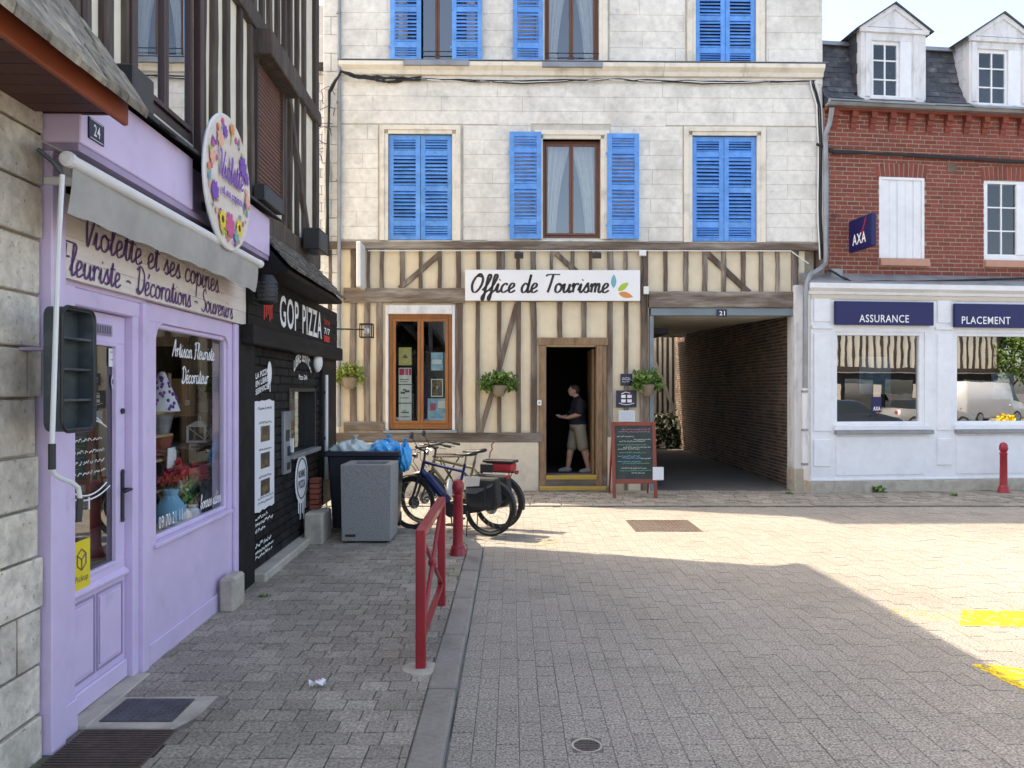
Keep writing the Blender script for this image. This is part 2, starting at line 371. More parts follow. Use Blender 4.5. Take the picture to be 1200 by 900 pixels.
def wall(u0, u1, z0, z1, d0, d1, holes=()):
    m = MB()
    us = sorted({u0, u1, *[min(max(x, u0), u1) for h in holes for x in h[:2]]}); zs = sorted({z0, z1, *[min(max(x, z0), z1) for h in holes for x in h[2:]]})
    for j in range(len(zs)-1):
        zc = (zs[j]+zs[j+1])/2; run = None
        for i in range(len(us)-1):
            uc = (us[i]+us[i+1])/2; ok = not any(h[0] < uc < h[1] and h[2] < zc < h[3] for h in holes)
            if ok: run = (run[0] if run else us[i], us[i+1])
            if run and (not ok or i == len(us)-2): m.box(run[0], run[1], d0, d1, zs[j], zs[j+1]); run = None
    return m
def courses(u0, u1, z0, z1, ch, bl, holes, d0, d1, joint=.006, jit=.25, dj=.004, jh=0., mn=.03):
    """courses of blocks in running bond, cut round the holes"""
    out = []; z = z0; r = 0
    while z < z1 - .01:
        h = ch * (1 + U(-jh, jh)); zt = min(z + h, z1); u = u0 - (bl * .5 if r % 2 else 0) - (U(0, bl*.2) if jit else 0)
        while u < u1:
            b = bl * (1 + U(-jit, jit)); a0, a1 = max(u, u0), min(u + b, u1)
            if a1 - a0 > mn:
                for q in cut([(a0 + joint/2, a1 - joint/2, z + joint/2, zt - joint/2)], holes, mn):
                    out.append((q[0], q[1], d0 + U(-dj, dj), d1, q[2], q[3]))
            u += b
        z = zt; r += 1
    return out
def timber(T, a, b, wd, d0, dep, mat, under=None, name='timber', n=7, wob=.10):
    """a hewn post, rail or brace from a to b (u,z), uneven in width"""
    a, b = Vector((a[0], 0, a[1])), Vector((b[0], 0, b[1])); t = (b-a).normalized(); s = Vector((t.z, 0, -t.x)); m = MB(); vs = []
    bow = U(-.012, .012)
    for i in range(n):
        f = i/(n-1); c = a.lerp(b, f) + s*(bow*math.sin(math.pi*f)); l, r = wd/2*(1+U(-wob, wob)), wd/2*(1+U(-wob, wob)); y = d0 + U(-.003, .003)
        vs += [c - s*l + Vector((0, y + .006, 0)), c - s*l*.82 + Vector((0, y, 0)), c + s*r*.82 + Vector((0, y, 0)), c + s*r + Vector((0, y+.006, 0)), c + s*r + Vector((0, d0+dep, 0)), c - s*l + Vector((0, d0+dep, 0))]
    fs = [(i*6+k, i*6+(k+1) % 6, (i+1)*6+(k+1) % 6, (i+1)*6+k) for i in range(n-1) for k in range(6)] + [tuple(range(6)), tuple(range(6*n-1, 6*n-7, -1))]
    m.add(vs, fs); return T.part(name, m, mat, under)

# ------------------------------------------------------------------ lettering
STROKE = {
 'a': ([[(.38,.45),(.2,.5),(.05,.3),(.08,.05),(.2,0),(.36,.2),(.4,.48),(.38,.1),(.46,0),(.56,.1)]], .54),
 'c': ([[(.36,.4),(.25,.5),(.08,.35),(.06,.1),(.2,0),(.42,.12)]], .42),
 'd': ([[(.36,.4),(.2,.5),(.05,.3),(.08,.05),(.2,0),(.36,.2),(.44,1.0)],[(.44,1.),(.39,.1),(.47,0),(.56,.1)]], .54),
 'e': ([[(.0,.12),(.28,.3),(.3,.46),(.18,.5),(.06,.3),(.1,.04),(.22,0),(.42,.12)]], .42),
 'f': ([[(.0,.1),(.2,.4),(.36,.85),(.28,1),(.19,.8),(.14,-.3),(.06,-.42),(.04,-.25),(.2,0),(.36,.12)]], .36),
 'i': ([[(.0,.1),(.12,.48),(.1,.1),(.18,0),(.3,.12)],[(.15,.68),(.18,.72)]], .29),
 'l': ([[(0,.12),(.26,.8),(.2,1),(.12,.9),(.1,.1),(.18,0),(.3,.12)]], .29),
 'm': ([[(0,.3),(.08,.48),(.1,0)],[(.1,.3),(.22,.5),(.3,.42),(.3,0)],[(.3,.3),(.42,.5),(.5,.42),(.5,.08),(.58,0),(.68,.1)]], .67),
 'n': ([[(0,.3),(.08,.48),(.1,0)],[(.1,.3),(.24,.5),(.33,.42),(.33,.08),(.4,0),(.5,.1)]], .49),
 'o': ([[(.22,.5),(.07,.38),(.06,.1),(.2,0),(.36,.14),(.36,.38),(.22,.5),(.3,.4),(.46,.42)]], .45),
 'p': ([[(0,.3),(.1,.48),(.06,-.45)],[(.08,.3),(.24,.5),(.38,.36),(.34,.08),(.2,0),(.1,.1)],[(.3,.04),(.46,.12)]], .45),
 'r': ([[(0,.3),(.08,.5),(.10,.25),(.09,0)],[(.09,.22),(.16,.42),(.28,.5),(.36,.42)]], .38),
 's': ([[(0,.1),(.2,.52),(.22,.36),(.3,.16),(.2,0),(.06,.06)],[(.2,0),(.38,.1)]], .37),
 't': ([[(0,.12),(.16,.8),(.12,.1),(.2,0),(.32,.12)],[(.0,.58),(.32,.6)]], .30),
 'u': ([[(0,.2),(.08,.48),(.08,.1),(.18,0),(.34,.2),(.38,.48),(.37,.08),(.44,0),(.54,.1)]], .52),
 'v': ([[(0,.3),(.08,.48),(.16,0),(.34,.46),(.46,.4)]], .44),
 'g': ([[(.36,.42),(.2,.5),(.05,.3),(.1,.04),(.24,.02),(.38,.45),(.34,-.3),(.2,-.42),(.1,-.3),(.5,.1)]], .5),
 'b': ([[(0,.12),(.24,.85),(.18,1),(.1,.8),(.1,.1),(.2,0),(.34,.15),(.3,.4),(.14,.36)],[(.3,.38),(.44,.4)]], .43),
 'V': ([[(0,.9),(.12,1),(.2,.8),(.28,0),(.42,.4),(.62,1.05)]], .55),
 'F': ([[(.25,.95),(.2,.2),(.08,-.05),(0,.05)],[(.02,.85),(.2,1.),(.62,1.02)],[(.08,.52),(.45,.56)]], .52),
 'D': ([[(.18,.95),(.14,.05)],[(0,.85),(.25,1.02),(.55,.75),(.52,.25),(.25,-.02),(.04,.06),(.1,.16),(.3,.02)]], .62),
 'S': ([[(.5,.85),(.36,1.02),(.18,.88),(.22,.62),(.42,.42),(.42,.12),(.22,-.02),(.02,.1)]], .52),
 'A': ([[(0,0),(.2,.6),(.34,1.02),(.42,.4),(.46,0)],[(.08,.36),(.56,.42)]], .58),
 'O': ([[(.5,1.02),(.2,.85),(.05,.45),(.14,.06),(.34,.02),(.56,.35),(.6,.75),(.42,1.03),(.28,.92),(.5,.86)]], .68),
 'T': ([[(0,.92),(.2,1.),(.8,1.0)],[(.42,1.),(.34,.4),(.26,.0)]], .62),
 '-': ([[(.05,.3),(.2,.34),(.36,.28)]], .45), '.': ([[(.05,.02),(.08,.04)]], .18), ' ': ([], .32), "'": ([[(.06,1.),(.04,.8)]], .15),
}
STROKE['é'] = (STROKE['e'][0] + [[(.22,.66),(.34,.84)]], .42)
def crom(pts, k=5):
    if len(pts) < 3: return [Vector((p[0], p[1])) for p in pts]
    P = [Vector((p[0], p[1])) for p in pts]; P = [2*P[0]-P[1]] + P + [2*P[-1]-P[-2]]; out = []
    for i in range(1, len(P)-2):
        for j in range(k):
            t = j/k; a, b, c, d = P[i-1:i+3]
            out.append(.5*((2*b)+(c-a)*t+(2*a-5*b+4*c-d)*t*t+(3*b-a-3*c+d)*t**3))
    return out + [P[-2]]
def script(text, place, width, h, pen, slant=.15, contrast=.45, mb=None):
    """handwriting: place(x,y) -> 3-D point; fitted to the width"""
    adv = sum(STROKE[c][1] for c in text); sx = width / adv; m = mb or MB(); x = 0.
    for c in text:
        st, a = STROKE[c]
        for s in st:
            p = crom(s); n = len(p)
            q = [Vector(((x + v.x + v.y*slant)*sx, v.y*h)) for v in p]; L = []; Rr = []
            for i in range(n):
                t = q[min(i+1, n-1)] - q[max(i-1, 0)]
                if t.length < 1e-7: t = Vector((1, 0))
                t.normalize(); nn = Vector((-t.y, t.x)); wv = pen*(1 - contrast + contrast*abs(t.y))*.5
                L.append(q[i]+nn*wv); Rr.append(q[i]-nn*wv)
            b = len(m.v); m.v += [tuple(place(v.x, v.y)) for v in L] + [tuple(place(v.x, v.y)) for v in Rr]
            m.f += [(b+i, b+n+i, b+n+i+1, b+i+1) for i in range(n-1)]
        x += a
    return m
def block(text, place, width, h, bold=.0, shear=0., mb=None):
    """capital lettering from the built-in font, fitted to width x height"""
    c = bpy.data.curves.new('t', 'FONT'); c.body = text; c.offset = bold; c.shear = shear; c.resolution_u = 3; c.space_character = 1.10
    o = bpy.data.objects.new('t', c); COL.objects.link(o)
    dg = bpy.context.evaluated_depsgraph_get(); me = bpy.data.meshes.new_from_object(o.evaluated_get(dg))
    bpy.data.objects.remove(o); m = mb or MB()
    if me.vertices:
        xs = [v.co.x for v in me.vertices]; ys = [v.co.y for v in me.vertices]; x0, x1, y0, y1 = min(xs), max(xs), min(ys), max(ys)
        m.add([place((v.co.x-x0)/(x1-x0)*width, (v.co.y-y0)/max(y1-y0, 1e-4)*h) for v in me.vertices], [tuple(p.vertices) for p in me.polygons])
    bpy.data.meshes.remove(me); return m
def at(u0, d, z0, du=(1, 0, 0), dz=(0, 0, 1)):
    return lambda x, y: (u0 + du[0]*x + dz[0]*y, d + du[1]*x + dz[1]*y, z0 + du[2]*x + dz[2]*y)
def scribble(u0, u1, z, h, d, mb, pen=.006):
    """a line of small writing, too far away to read"""
    u = u0
    while u < u1 - h:
        wd = U(1.2, 3.2)*h; p = [Vector((u, z))]; e = min(u + wd, u1)
        while p[-1].x < e: p.append(Vector((p[-1].x + U(.25, .5)*h, z + U(0, 1)*h)))
        n = len(p); b = len(mb.v)
        mb.v += [(q.x, d, q.y + pen/2) for q in p] + [(q.x + pen*.4, d, q.y - pen/2) for q in p]
        mb.f += [(b+i, b+n+i, b+n+i+1, b+i+1) for i in range(n-1)]
        u = e + U(.4, .9)*h
    return mb

FT = Fac(-3.4, 13.85, 1.0)          # tourist office
FB = Fac(5.30, 13.90, 6.6)          # brick house
FL = Fac(-2.22, 0, 91.6)            # left-hand side of the street
def foliage(m, c, r, n, size, droop=0.):
    for _ in range(n):
        a, b, k = U(0, 2*math.pi), math.acos(U(-1, 1)), rnd()**.45
        p = Vector((c[0]+r[0]*k*math.sin(b)*math.cos(a), c[1]+r[1]*k*math.sin(b)*math.sin(a), c[2]+r[2]*k*math.cos(b)))
        t = Vector((U(-1, 1), U(-1, 1), U(-1, 1)-droop)).normalized(); s = t.orthogonal().normalized(); s = Matrix.Rotation(U(0, 6.28), 3, t) @ s
        l = size*U(.6, 1.3); wd = l*.32; nn = t.cross(s)*l*.12
        m.add([p, p+t*l*.5+s*wd+nn, p+t*l, p+t*l*.5-s*wd+nn], [(0, 1, 2, 3)])
    return m
# ------------------------------------------------------------------ ground
def struct(name, mb, mat, **k):
    T = Thing(name, None, None, kind='structure'); bpy.data.objects.remove(T.o)
    me = mb.mesh(name); me.materials.append(MATS[mat]); T.o = bpy.data.objects.new(name, me); COL.objects.link(T.o); T.o['kind'] = 'structure'; T.off = Vector((0, 0, 0)); return T
def inview(x, y, m=140):
    if y < 2.2: return False
    px = 600 + x/y*FPX; return -m < px < 1200 + m
ground = struct('ground', MB().quad((-300, -300, -.03), (300, -300, -.03), (300, 300, -.03), (-300, 300, -.03)), 'asphalt')
road = struct('road', MB().quad((-14, -40, -.010), (40, -40, -.010), (40, 14.5, -.010), (-14, 14.5, -.010)), 'road_sheet')
road.part('joint_bed', MB().quad((-.34, 2, -.0032), (11, 2, -.0032), (11, 12.2, -.0032), (-.34, 12.2, -.0032)), 'joint_road')
road.part('joint_bed', MB().quad((-5, 9.9, -.003), (-.34, 9.9, -.003), (-.34, 12.2, -.003), (-5, 12.2, -.003)), 'joint_road')
def pave(x0, x1, y0, y1, bl, ch, zt, joint, ok, jit=.06, dz=.0025, clip=lambda y: (-99, 99)):
    out = []; y = y0; r = 0
    while y < y1:
        h = ch*U(.96, 1.04); x = x0 - (bl*.5 if r % 2 else 0) - U(0, .02)
        while x < x1:
            b = bl*(1+U(-jit, jit)); cx, cy = x+b/2, y+h/2
            lo, hi = clip(cy); a_, b_ = max(x+joint/2, lo), min(x+b-joint/2, hi)
            if b_-a_ > .02 and ok((a_+b_)/2, cy): out.append((a_, b_, y+joint/2, y+h-joint/2, zt-.04, zt+U(-dz, dz)))
            x += b
        y += h; r += 1
    return out
drain = (1.62, 2.50, 10.02, 10.92)
def road_ok(x, y):
    return inview(x, y) and y < 12.12
def arc(y, r): return -1.65 + math.sqrt(max(0, r*r-(y-8.6)**2)) if y > 8.6 else -1.65+r
def road_clip(y): return (arc(y, 1.325) if y < 9.93 else -99, 99)
def pave_y(x0, x1, wd, ln, joint, zt=0., dz=.002):
    out = []; x = x0; r = 0
    while x < x1:
        xc = x+wd/2; y0 = 2.2
        if xc < -.325: y0 = 8.6 + math.sqrt(max(0, 1.325**2-(xc+1.65)**2)) if xc > -1.65 else 9.93
        y = 2.2 - (ln/2 if r % 2 else 0) - U(0, .03)
        while y < 12.13:
            l = ln*U(.93, 1.07); a, b = max(y, y0)+joint/2, min(y+l, 12.15)-joint/2
            if b-a > .02 and road_ok(xc, (a+b)/2): out.append((x+joint/2, x+wd-joint/2, a, b, zt-.04, zt+U(-dz, dz)))
            y += l
        x += wd; r += 1
    return out
def cutpave(bx, holes): return [(r[0], r[1], r[2], r[3], b[4], b[5]) for b in bx for r in cut([b[:4]], holes, .012)]
pieces(road, 'paver', cutpave(pave_y(-.325-.121*40, 11, .121, .165, .0034), [drain, (.31, .47, 3.92, 4.08)]), 'paver_road', bev=.002)

walk = struct('pavement', MB().prismz([(-2.4, 1.5), (-.35, 1.5), (-.35, 8.6)] + [(-1.65+1.3*math.cos(a), 8.6+1.3*math.sin(a)) for a in [k*math.pi/20 for k in range(1, 11)]] + [(-2.9, 9.9), (-2.9, 6)], -.03, .050), 'joint_sand')
plates = [(-2.26, -1.72, 3.96, 4.46)]
def walk_ok(x, y):
    if y > 9.72: return False
    return True
def walk_clip(y): return (-2.215-.028*y, arc(y, 1.14))
pieces(walk, 'paver', cutpave(pave(-2.6, -.45, 2.3, 9.75, .168, .142, .064, .005, walk_ok, jit=.10, dz=.004, clip=walk_clip), [(-2.4, -1.71, 4.065, 4.485), (-2.4, -1.755, 3.62, 4.065)]), 'paver_walk', bev=.004)
ks = MB().box(-.085, .085, -.49, .49, -.12, .07).mesh('kerb_stone', False, .012); ks.materials.append(MATS['kerb_stone'])
for k in range(7): walk.piece('kerb_stone', ks, (-.42 + U(-.004, .004), 2.1 + k*1.0, U(-.004, .002)))
for k in range(5):
    a0, a1 = k*math.pi/10 + .008, (k+1)*math.pi/10 - .008; ang = [a0+(a1-a0)*i/4 for i in range(5)]
    walk.part('kerb_stone', MB().prismz([(-1.65+1.315*math.cos(a), 8.6+1.315*math.sin(a)) for a in ang] + [(-1.65+1.145*math.cos(a), 8.6+1.145*math.sin(a)) for a in ang[::-1]], -.12, .07), 'kerb_stone', bevel=.01)
for k in range(2): walk.piece('kerb_stone', ks, (-2.16-k, 9.83, 0), rot=(0, 0, math.pi/2))

far = struct('pavement', MB().prismz([(-14, 12.15), (12, 12.15), (12, 15.2), (-14, 14.2)], -.03, .012), 'joint_sand')
def far_ok(x, y): return inview(x, y, 60) and y < 13.80 + .0175*(x+3.4) + max(0, (x-5.3))*.1
pieces(far, 'paver', pave(-5, 11.5, 12.40, 14.7, .20, .15, .030, .012, far_ok, jit=.12, dz=.008), 'paver_walk', bev=.008)
pieces(far, 'kerb_stone', [(x, x+.485, 12.16+U(-.006, .006), 12.385, -.08, .026+U(-.003, .003)) for x in [-5.2+.5*k for k in range(34)]], 'kerb_stone', bev=.008)
# passage floor
struct('passage_floor', MB().box(1.9, 5.4, 13.85, 30, -.02, .020), 'asphalt')

# ------------------------------------------------------------------ tourist office: a limestone front over a timber-framed ground floor
T = Thing('tourist_office_building', 'pale limestone building with blue louvred shutters over a timber-framed ground floor', 'building', FT, (4.3, 0, 0))
R = FT.R
uL, uR = FT.u(379), FT.u(964)
zB = FT.z(670, 285)               # bottom of stone
zTop = 11.6
DEP = 9.0
win1 = [R(455, 530, 157, 281), R(636, 704, 163, 279), R(811, 887, 159, 283)]
hgt = win1[1][3]-win1[1][2]
def up(px0, px1, pyb): a = R(px0, px1, 0, pyb); return (a[0], a[1], a[2], a[2]+hgt)
win2 = [up(496, 530, 74), up(638, 702, 76), up(815, 886, 77)]
win2[0] = (FT.u(477), FT.u(547), win2[0][2], win2[0][3])
shop_win = R(455, 530, 368, 503); door = R(640, 699, 407, 557); passage = (FT.u(761), FT.u(931), -.1, FT.z(845, 361))
gnd_win = (shop_win[0]-.05, shop_win[1]+.05, shop_win[2]-.02, shop_win[3]+.16)
holes_up = win1 + win2
T.part('backing_wall', wall(uL, uR, zB, zTop, .02, .30, holes_up), 'lime_joint')
T.part('side_wall', MB().box(uL, uL+.3, .32, DEP, 0, zTop).box(uR-.3, uR, .32, 4.5, passage[3]+.05, zTop).box(uL, uR, DEP, DEP+.3, passage[3]+.1, zTop), 'lime_trim')
zl = FT.z(670, 90); zlt = FT.z(670, 75)
sur1 = [(R(443, 543, 145, 281)), (R(622, 716, 145, 281)), (R(800, 898, 147, 283))]
sur2 = [(x[0]-.19, x[1]+.19, x[2]-.02, x[3]+.2) for x in win2]
blocks = courses(uL+.28, uR, zB+.03, zl, .262, 1.5, [s for s in sur1], 0, .05, joint=.0035, jit=.18, dj=.001) \
       + courses(uL+.28, uR, zlt, zTop-.3, .30, 1.5, [s for s in sur2], 0, .05, joint=.0035, jit=.18, dj=.001)
pieces(T, 'stone_block', blocks, 'lime_stone', bev=.003)
pieces(T, 'quoin', courses(uL, uL+.28, 0, zTop-.3, .33, .28, [], -.015, .05, joint=.008, jit=0, dj=.004), 'lime_stone', bev=.006)
# cornice between the floors, top cornice and roof
prof = lambda z0, z1, p: [(.02, z0), (-p*.35, z0+.01), (-p*.45, z0+(z1-z0)*.35), (-p*.85, z0+(z1-z0)*.55), (-p, z0+(z1-z0)*.62), (-p, z1-.015), (.02, z1)]
for i in range(6):
    a = uL+.3 + (uR-uL-.3)*i/6; b = uL+.3+(uR-uL-.3)*(i+1)/6
    T.part('cornice_stone', MB().prismx(prof(zl, zlt, .13), a+.002, b-.002), 'lime_trim', bevel=.004)
T.part('cornice_flashing', MB().box(uL+.28, uR+.05, -.14, .02, zlt+.002, zlt+.012), 'zinc')
T.part('eaves_cornice', MB().prismx(prof(zTop-.3, zTop+.1, .35), uL-.1, uR+.1), 'lime_trim')
T.part('roof', MB().prismx([(-.45, zTop+.1), (DEP/2, zTop+4.2), (DEP+.5, zTop+.1)], uL-.15, uR+.15), 'slate')

def surround(r, mat='lime_trim', wd=.15, d=-.045, top=True):
    m = MB(); u0, u1, z0, z1 = r
    for (a, b, c, e, dd) in ((u0-wd, u0-wd*.45, z0-.02, z1+wd, d), (u0-wd*.45, u0, z0-.02, z1, d+.02), (u1+wd*.45, u1+wd, z0-.02, z1+wd, d), (u1, u1+wd*.45, z0-.02, z1, d+.02)):
        m.box(a, b, dd, .30, c, e)
    m.box(u0-wd*.45, u1+wd*.45, d+.001, .30, z1+wd*.45, z1+wd); m.box(u0, u1, d+.021, .30, z1, z1+wd*.45)
    T.part('window_surround', m, mat, bevel=.004)
def window(T, r, d=.16, mat='wood_brown', glass='glass', leaves=2, fr=.055, curtain=False, room='room_dark', rdep=1.2, dark=.0):
    u0, u1, z0, z1 = r
    fm = MB().box(u0, u0+fr, d-.03, d+.04, z0, z1).box(u1-fr, u1, d-.03, d+.04, z0, z1).box(u0+fr, u1-fr, d-.03, d+.04, z0, z0+fr*1.3).box(u0+fr, u1-fr, d-.03, d+.04, z1-fr, z1)
    o = T.part('window', fm, mat, bevel=.005)
    n = leaves; wd = (u1-u0-2*fr)/n
    for i in range(n):
        a, b = u0+fr+wd*i, u0+fr+wd*(i+1); s = fr*.72
        T.part('sash', MB().box(a+.002, a+s, d-.05, d-.005, z0+fr*1.3, z1-fr).box(b-s, b-.002, d-.05, d-.005, z0+fr*1.3, z1-fr).box(a+s, b-s, d-.05, d-.005, z0+fr*1.3, z0+fr*1.3+s).box(a+s, b-s, d-.05, d-.005, z1-fr-s, z1-fr), mat, under=o, bevel=.004)
        T.part('pane', MB().box(a+s*.8, b-s*.8, d-.026, d-.020, z0+fr*1.3+s*.8, z1-fr-s*.8), glass, under=o)
        if curtain:
            m = MB(); k = 22; side = -1 if i == 0 else 1; fs = []
            zt, zb = z1-fr, z0+fr
            for j in range(9):
                f = j/8; z = zt+(zb-zt)*f; wfull = wd*(.40+.56*(1-f)**1.8)
                for q in range(k+1):
                    t = q/k; uu = (a+.01 + t*wfull) if side < 0 else (b-.01 - t*wfull)
                    m.v.append((uu, d+.10+.022*math.sin(t*26+f*2), z))
            m.f += [(j*(k+1)+q, j*(k+1)+q+1, (j+1)*(k+1)+q+1, (j+1)*(k+1)+q) for j in range(8) for q in range(k)]
            T.part('curtain', m, 'cloth_cream', under=o, smooth='all')
    # the room behind
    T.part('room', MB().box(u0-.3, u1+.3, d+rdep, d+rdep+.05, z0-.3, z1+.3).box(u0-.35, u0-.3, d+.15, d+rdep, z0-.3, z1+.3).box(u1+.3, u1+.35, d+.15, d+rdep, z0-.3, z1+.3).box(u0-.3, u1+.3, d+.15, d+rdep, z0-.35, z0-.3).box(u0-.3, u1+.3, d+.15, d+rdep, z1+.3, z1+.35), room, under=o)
    return o
SLAT = {}
def shutter(T, r, d, rot=0., mat='blue_paint', groups=((.045, .145, 4), (.195, .485, 8), (.535, .815, 8), (.87, .965, 4)), name='shutter'):
    """a louvred leaf filling r=(u0,u1,z0,z1), its face at depth d"""
    u0, u1, z0, z1 = r; H = z1-z0; st = (u1-u0)*.15; m = MB(); th = .035
    m.box(u0, u0+st, d, d+th, z0, z1).box(u1-st, u1, d, d+th, z0, z1)
    zc = [1.]
    for a, b, n in groups: zc += [1-a, 1-b]
    zc.append(0.)
    for i in range(0, len(zc), 2): m.box(u0+st, u1-st, d+.002, d+th-.002, z0+H*zc[i+1], z0+H*zc[i])
    for zz in (.12, .80): m.box(u0-.03 if rot <= 0 else u1, u0 if rot <= 0 else u1+.03, d-.006, d+.01, z0+H*zz, z0+H*zz+.035)
    o = T.part(name, m, mat, bevel=.003); wd = u1-u0-2*st
    for a, b, n in groups:
        p = H*(b-a)/n; key = (round(wd, 2), round(p, 3), mat)
        if key not in SLAT:
            s = MB().box(-wd/2, wd/2, -.004, .004, -p*.50, p*.50).mesh('slat'); s.materials.append(MATS[mat]); SLAT[key] = s
        for i in range(n): T.piece('slat', SLAT[key], ((u0+u1)/2, d+th/2, z1-H*a-p*(i+.5)), under=o, rot=(rad(-38+U(-8, 8)), U(-.012, .012), 0))
    return o
def hook(T, o, u, z): T.part('latch', MB().box(u-.012, u+.012, -.09, -.05, z, z+.05), 'dark_metal', under=o)

for i, r in enumerate(win1):
    surround(r)
    if i != 1:
        window(T, r, d=.2, mat='wood_brown')
        mid = (r[0]+r[1])/2
        shutter(T, (r[0]+.006, mid-.004, r[2]+.01, r[3]-.01), .03); shutter(T, (mid+.004, r[1]-.006, r[2]+.01, r[3]-.01), .032)
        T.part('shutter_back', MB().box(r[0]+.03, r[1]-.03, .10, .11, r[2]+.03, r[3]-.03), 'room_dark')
    else:
        window(T, r, d=.15, mat='wood_brown', glass='glass_upper', curtain=True)
        for s in (R(597, 634, 156, 281), R(711, 748, 158, 281)): shutter(T, s, -.085)
for i, r in enumerate(win2):
    surround(r)
    if i == 2:
        mid = (r[0]+r[1])/2
        shutter(T, (r[0]+.006, mid-.004, r[2]+.01, r[3]-.01), .03); shutter(T, (mid+.004, r[1]-.006, r[2]+.01, r[3]-.01), .032)
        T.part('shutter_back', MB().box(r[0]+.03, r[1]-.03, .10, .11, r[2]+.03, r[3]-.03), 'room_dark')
    else:
        window(T, r, d=.15, mat='wood_brown', glass='glass_upper', curtain=(i == 1))
        T.part('window_bar', MB().tube([(r[0], .02, r[2]+.22), (r[1], .02, r[2]+.22)], .010, 6), 'dark_metal')
        T.part('window_sill', MB().box(r[0]-.05, r[1]+.05, -.155, .1, r[2]-.10, r[2]-.005), 'zinc', bevel=.006)
for s in (R(458, 494, -50, 74), R(530, 565, -50, 74), R(601, 636, -50, 75)): shutter(T, s, -.085)

# timber-framed ground floor
gh = [gnd_win, door, passage]
zP = FT.z(500, 518)
T.part('plaster_wall', wall(uL+.01, uR-.32, 0, zB, .03, .28, [gnd_win, (door[0]-.02, door[1]+.02, -1, door[3]+.02), passage]), 'plaster_cream')
T.part('plinth', MB().box(uL+.02, FT.u(631), -.035, .029, 0, zP-.004), 'plaster_base', bevel=.008)
T.part('plinth', MB().box(FT.u(712), FT.u(723), -.02, .029, 0, FT.z(716, 510)), 'plaster_base', bevel=.006)
T.part('plinth', MB().box(FT.u(732), FT.u(762), -.02, .029, 0, FT.z(745, 530)), 'plaster_base', bevel=.006)
V = lambda px, w, y0, y1, d=-.02, mat='timber_v': timber(T, (FT.u(px), FT.z(px, y1)), (FT.u(px), FT.z(px, y0)), w/72., d, .06, mat, name='post')
Hh = lambda x0, x1, y0, y1, d=-.04, mat='timber_h': timber(T, (FT.u(x0), FT.z((x0+x1)/2, (y0+y1)/2)), (FT.u(x1), FT.z((x0+x1)/2, (y0+y1)/2)), (y1-y0)/65., d, .08, mat, name='beam', n=14, wob=.06)
Dg = lambda x0, y0, x1, y1, w: timber(T, FT.uv(x0, y0), FT.uv(x1, y1), w/65., -.024, .055, 'timber_v', name='brace', n=9)
Hh(380, 958, 284.5, 293, -.055); Hh(403, 545, 338, 355, -.045); Hh(545, 757, 338, 353, -.03); Hh(760, 940, 342, 360.5, -.06)
for px, wd in ((387,5),(414,7),(432,4),(447.5,5),(471,6),(493,4.5),(515,5),(537,6),(560,5),(587,10.5),(607,5),(625,7),(647,4),(671,4.5),(692,4),(715,7.5),(733,5)): V(px, wd, 293, 339)
for px, wd in ((780,5),(804,6),(826,6),(848,5.5),(871,5.5),(892,5),(911,4.5),(932,9)): V(px, wd, 293, 343)
Dg(468, 338, 516, 297, 6); Dg(652, 297, 684, 325, 6); Dg(829, 297, 878, 343, 6.5)
for px, wd, y1 in ((387,6,508),(414,8,497),(430,8,497),(444.5,8,497),(538.5,9,508),(560,5.5,508),(585,5.5,508),(608,6,508),(625,8,508),(656.5,6.5,398),(684.5,6.5,398),(715,7,512),(734,5.5,575)): V(px, wd, 354, y1)
V(755, 9.5, 293, 575, -.035)
Dg(606, 356, 563, 507, 6)
Hh(403, 450, 494.5, 505.5, -.03); Hh(384, 635, 507, 518, -.045)
# shop window with wooden frame, roller box and sill
T.part('window_reveal', MB().box(gnd_win[0], shop_win[0], -.012, .2, gnd_win[2], gnd_win[3]).box(shop_win[1], gnd_win[1], -.012, .2, gnd_win[2], gnd_win[3]).box(shop_win[0], shop_win[1], -.03, .2, shop_win[3], gnd_win[3]), 'white_old', bevel=.006)
ow = window(T, shop_win, d=.09, mat='wood_orange', glass='glass', room='room_dark', rdep=2., fr=.075)
T.part('window_sill', MB().box(gnd_win[0]-.04, gnd_win[1]+.04, -.07, .1, gnd_win[2]-.045, gnd_win[2]-.002), 'zinc', bevel=.006)
# door: frame, threshold steps with yellow nosings, hall behind
m = MB(); f0, f1 = FT.u(632), FT.u(711); zf = FT.z(670, 397)
T.part('door_frame', MB().box(f0, door[0], -.03, .2, .04, zf-.12).box(door[1], FT.u(706), -.03, .2, .04, zf-.12).box(FT.u(706.1), f1, -.012, .2, .04, zf-.12).box(f0-.02, f1+.02, -.04, .2, zf-.119, zf+.02), 'door_wood', bevel=.008)
dz = door[2]
T.part('step', MB().box(f0, f1, -.02, .5, .02, dz-.01), 'timber_h', bevel=.006)
T.part('step', MB().box(f0-.02, f1+.02, -.26, -.02, .02, .12), 'timber_h', bevel=.006)
T.part('step_nosing', MB().box(door[0], door[1], -.028, .10, dz-.075, dz-.002), 'nosing_yellow', bevel=.004)
T.part('step_nosing', MB().box(f0, f1-.05, -.268, -.20, .065, .126), 'nosing_yellow', bevel=.004)
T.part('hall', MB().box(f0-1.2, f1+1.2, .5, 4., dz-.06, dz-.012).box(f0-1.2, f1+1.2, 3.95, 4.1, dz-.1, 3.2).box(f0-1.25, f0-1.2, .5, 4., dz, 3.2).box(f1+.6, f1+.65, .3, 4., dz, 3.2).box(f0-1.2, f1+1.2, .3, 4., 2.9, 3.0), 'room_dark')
T.part('door_leaf', MB().box(door[1]-.05, door[1]-.01, .22, 1.05, dz, door[3]-.02), 'door_wood')
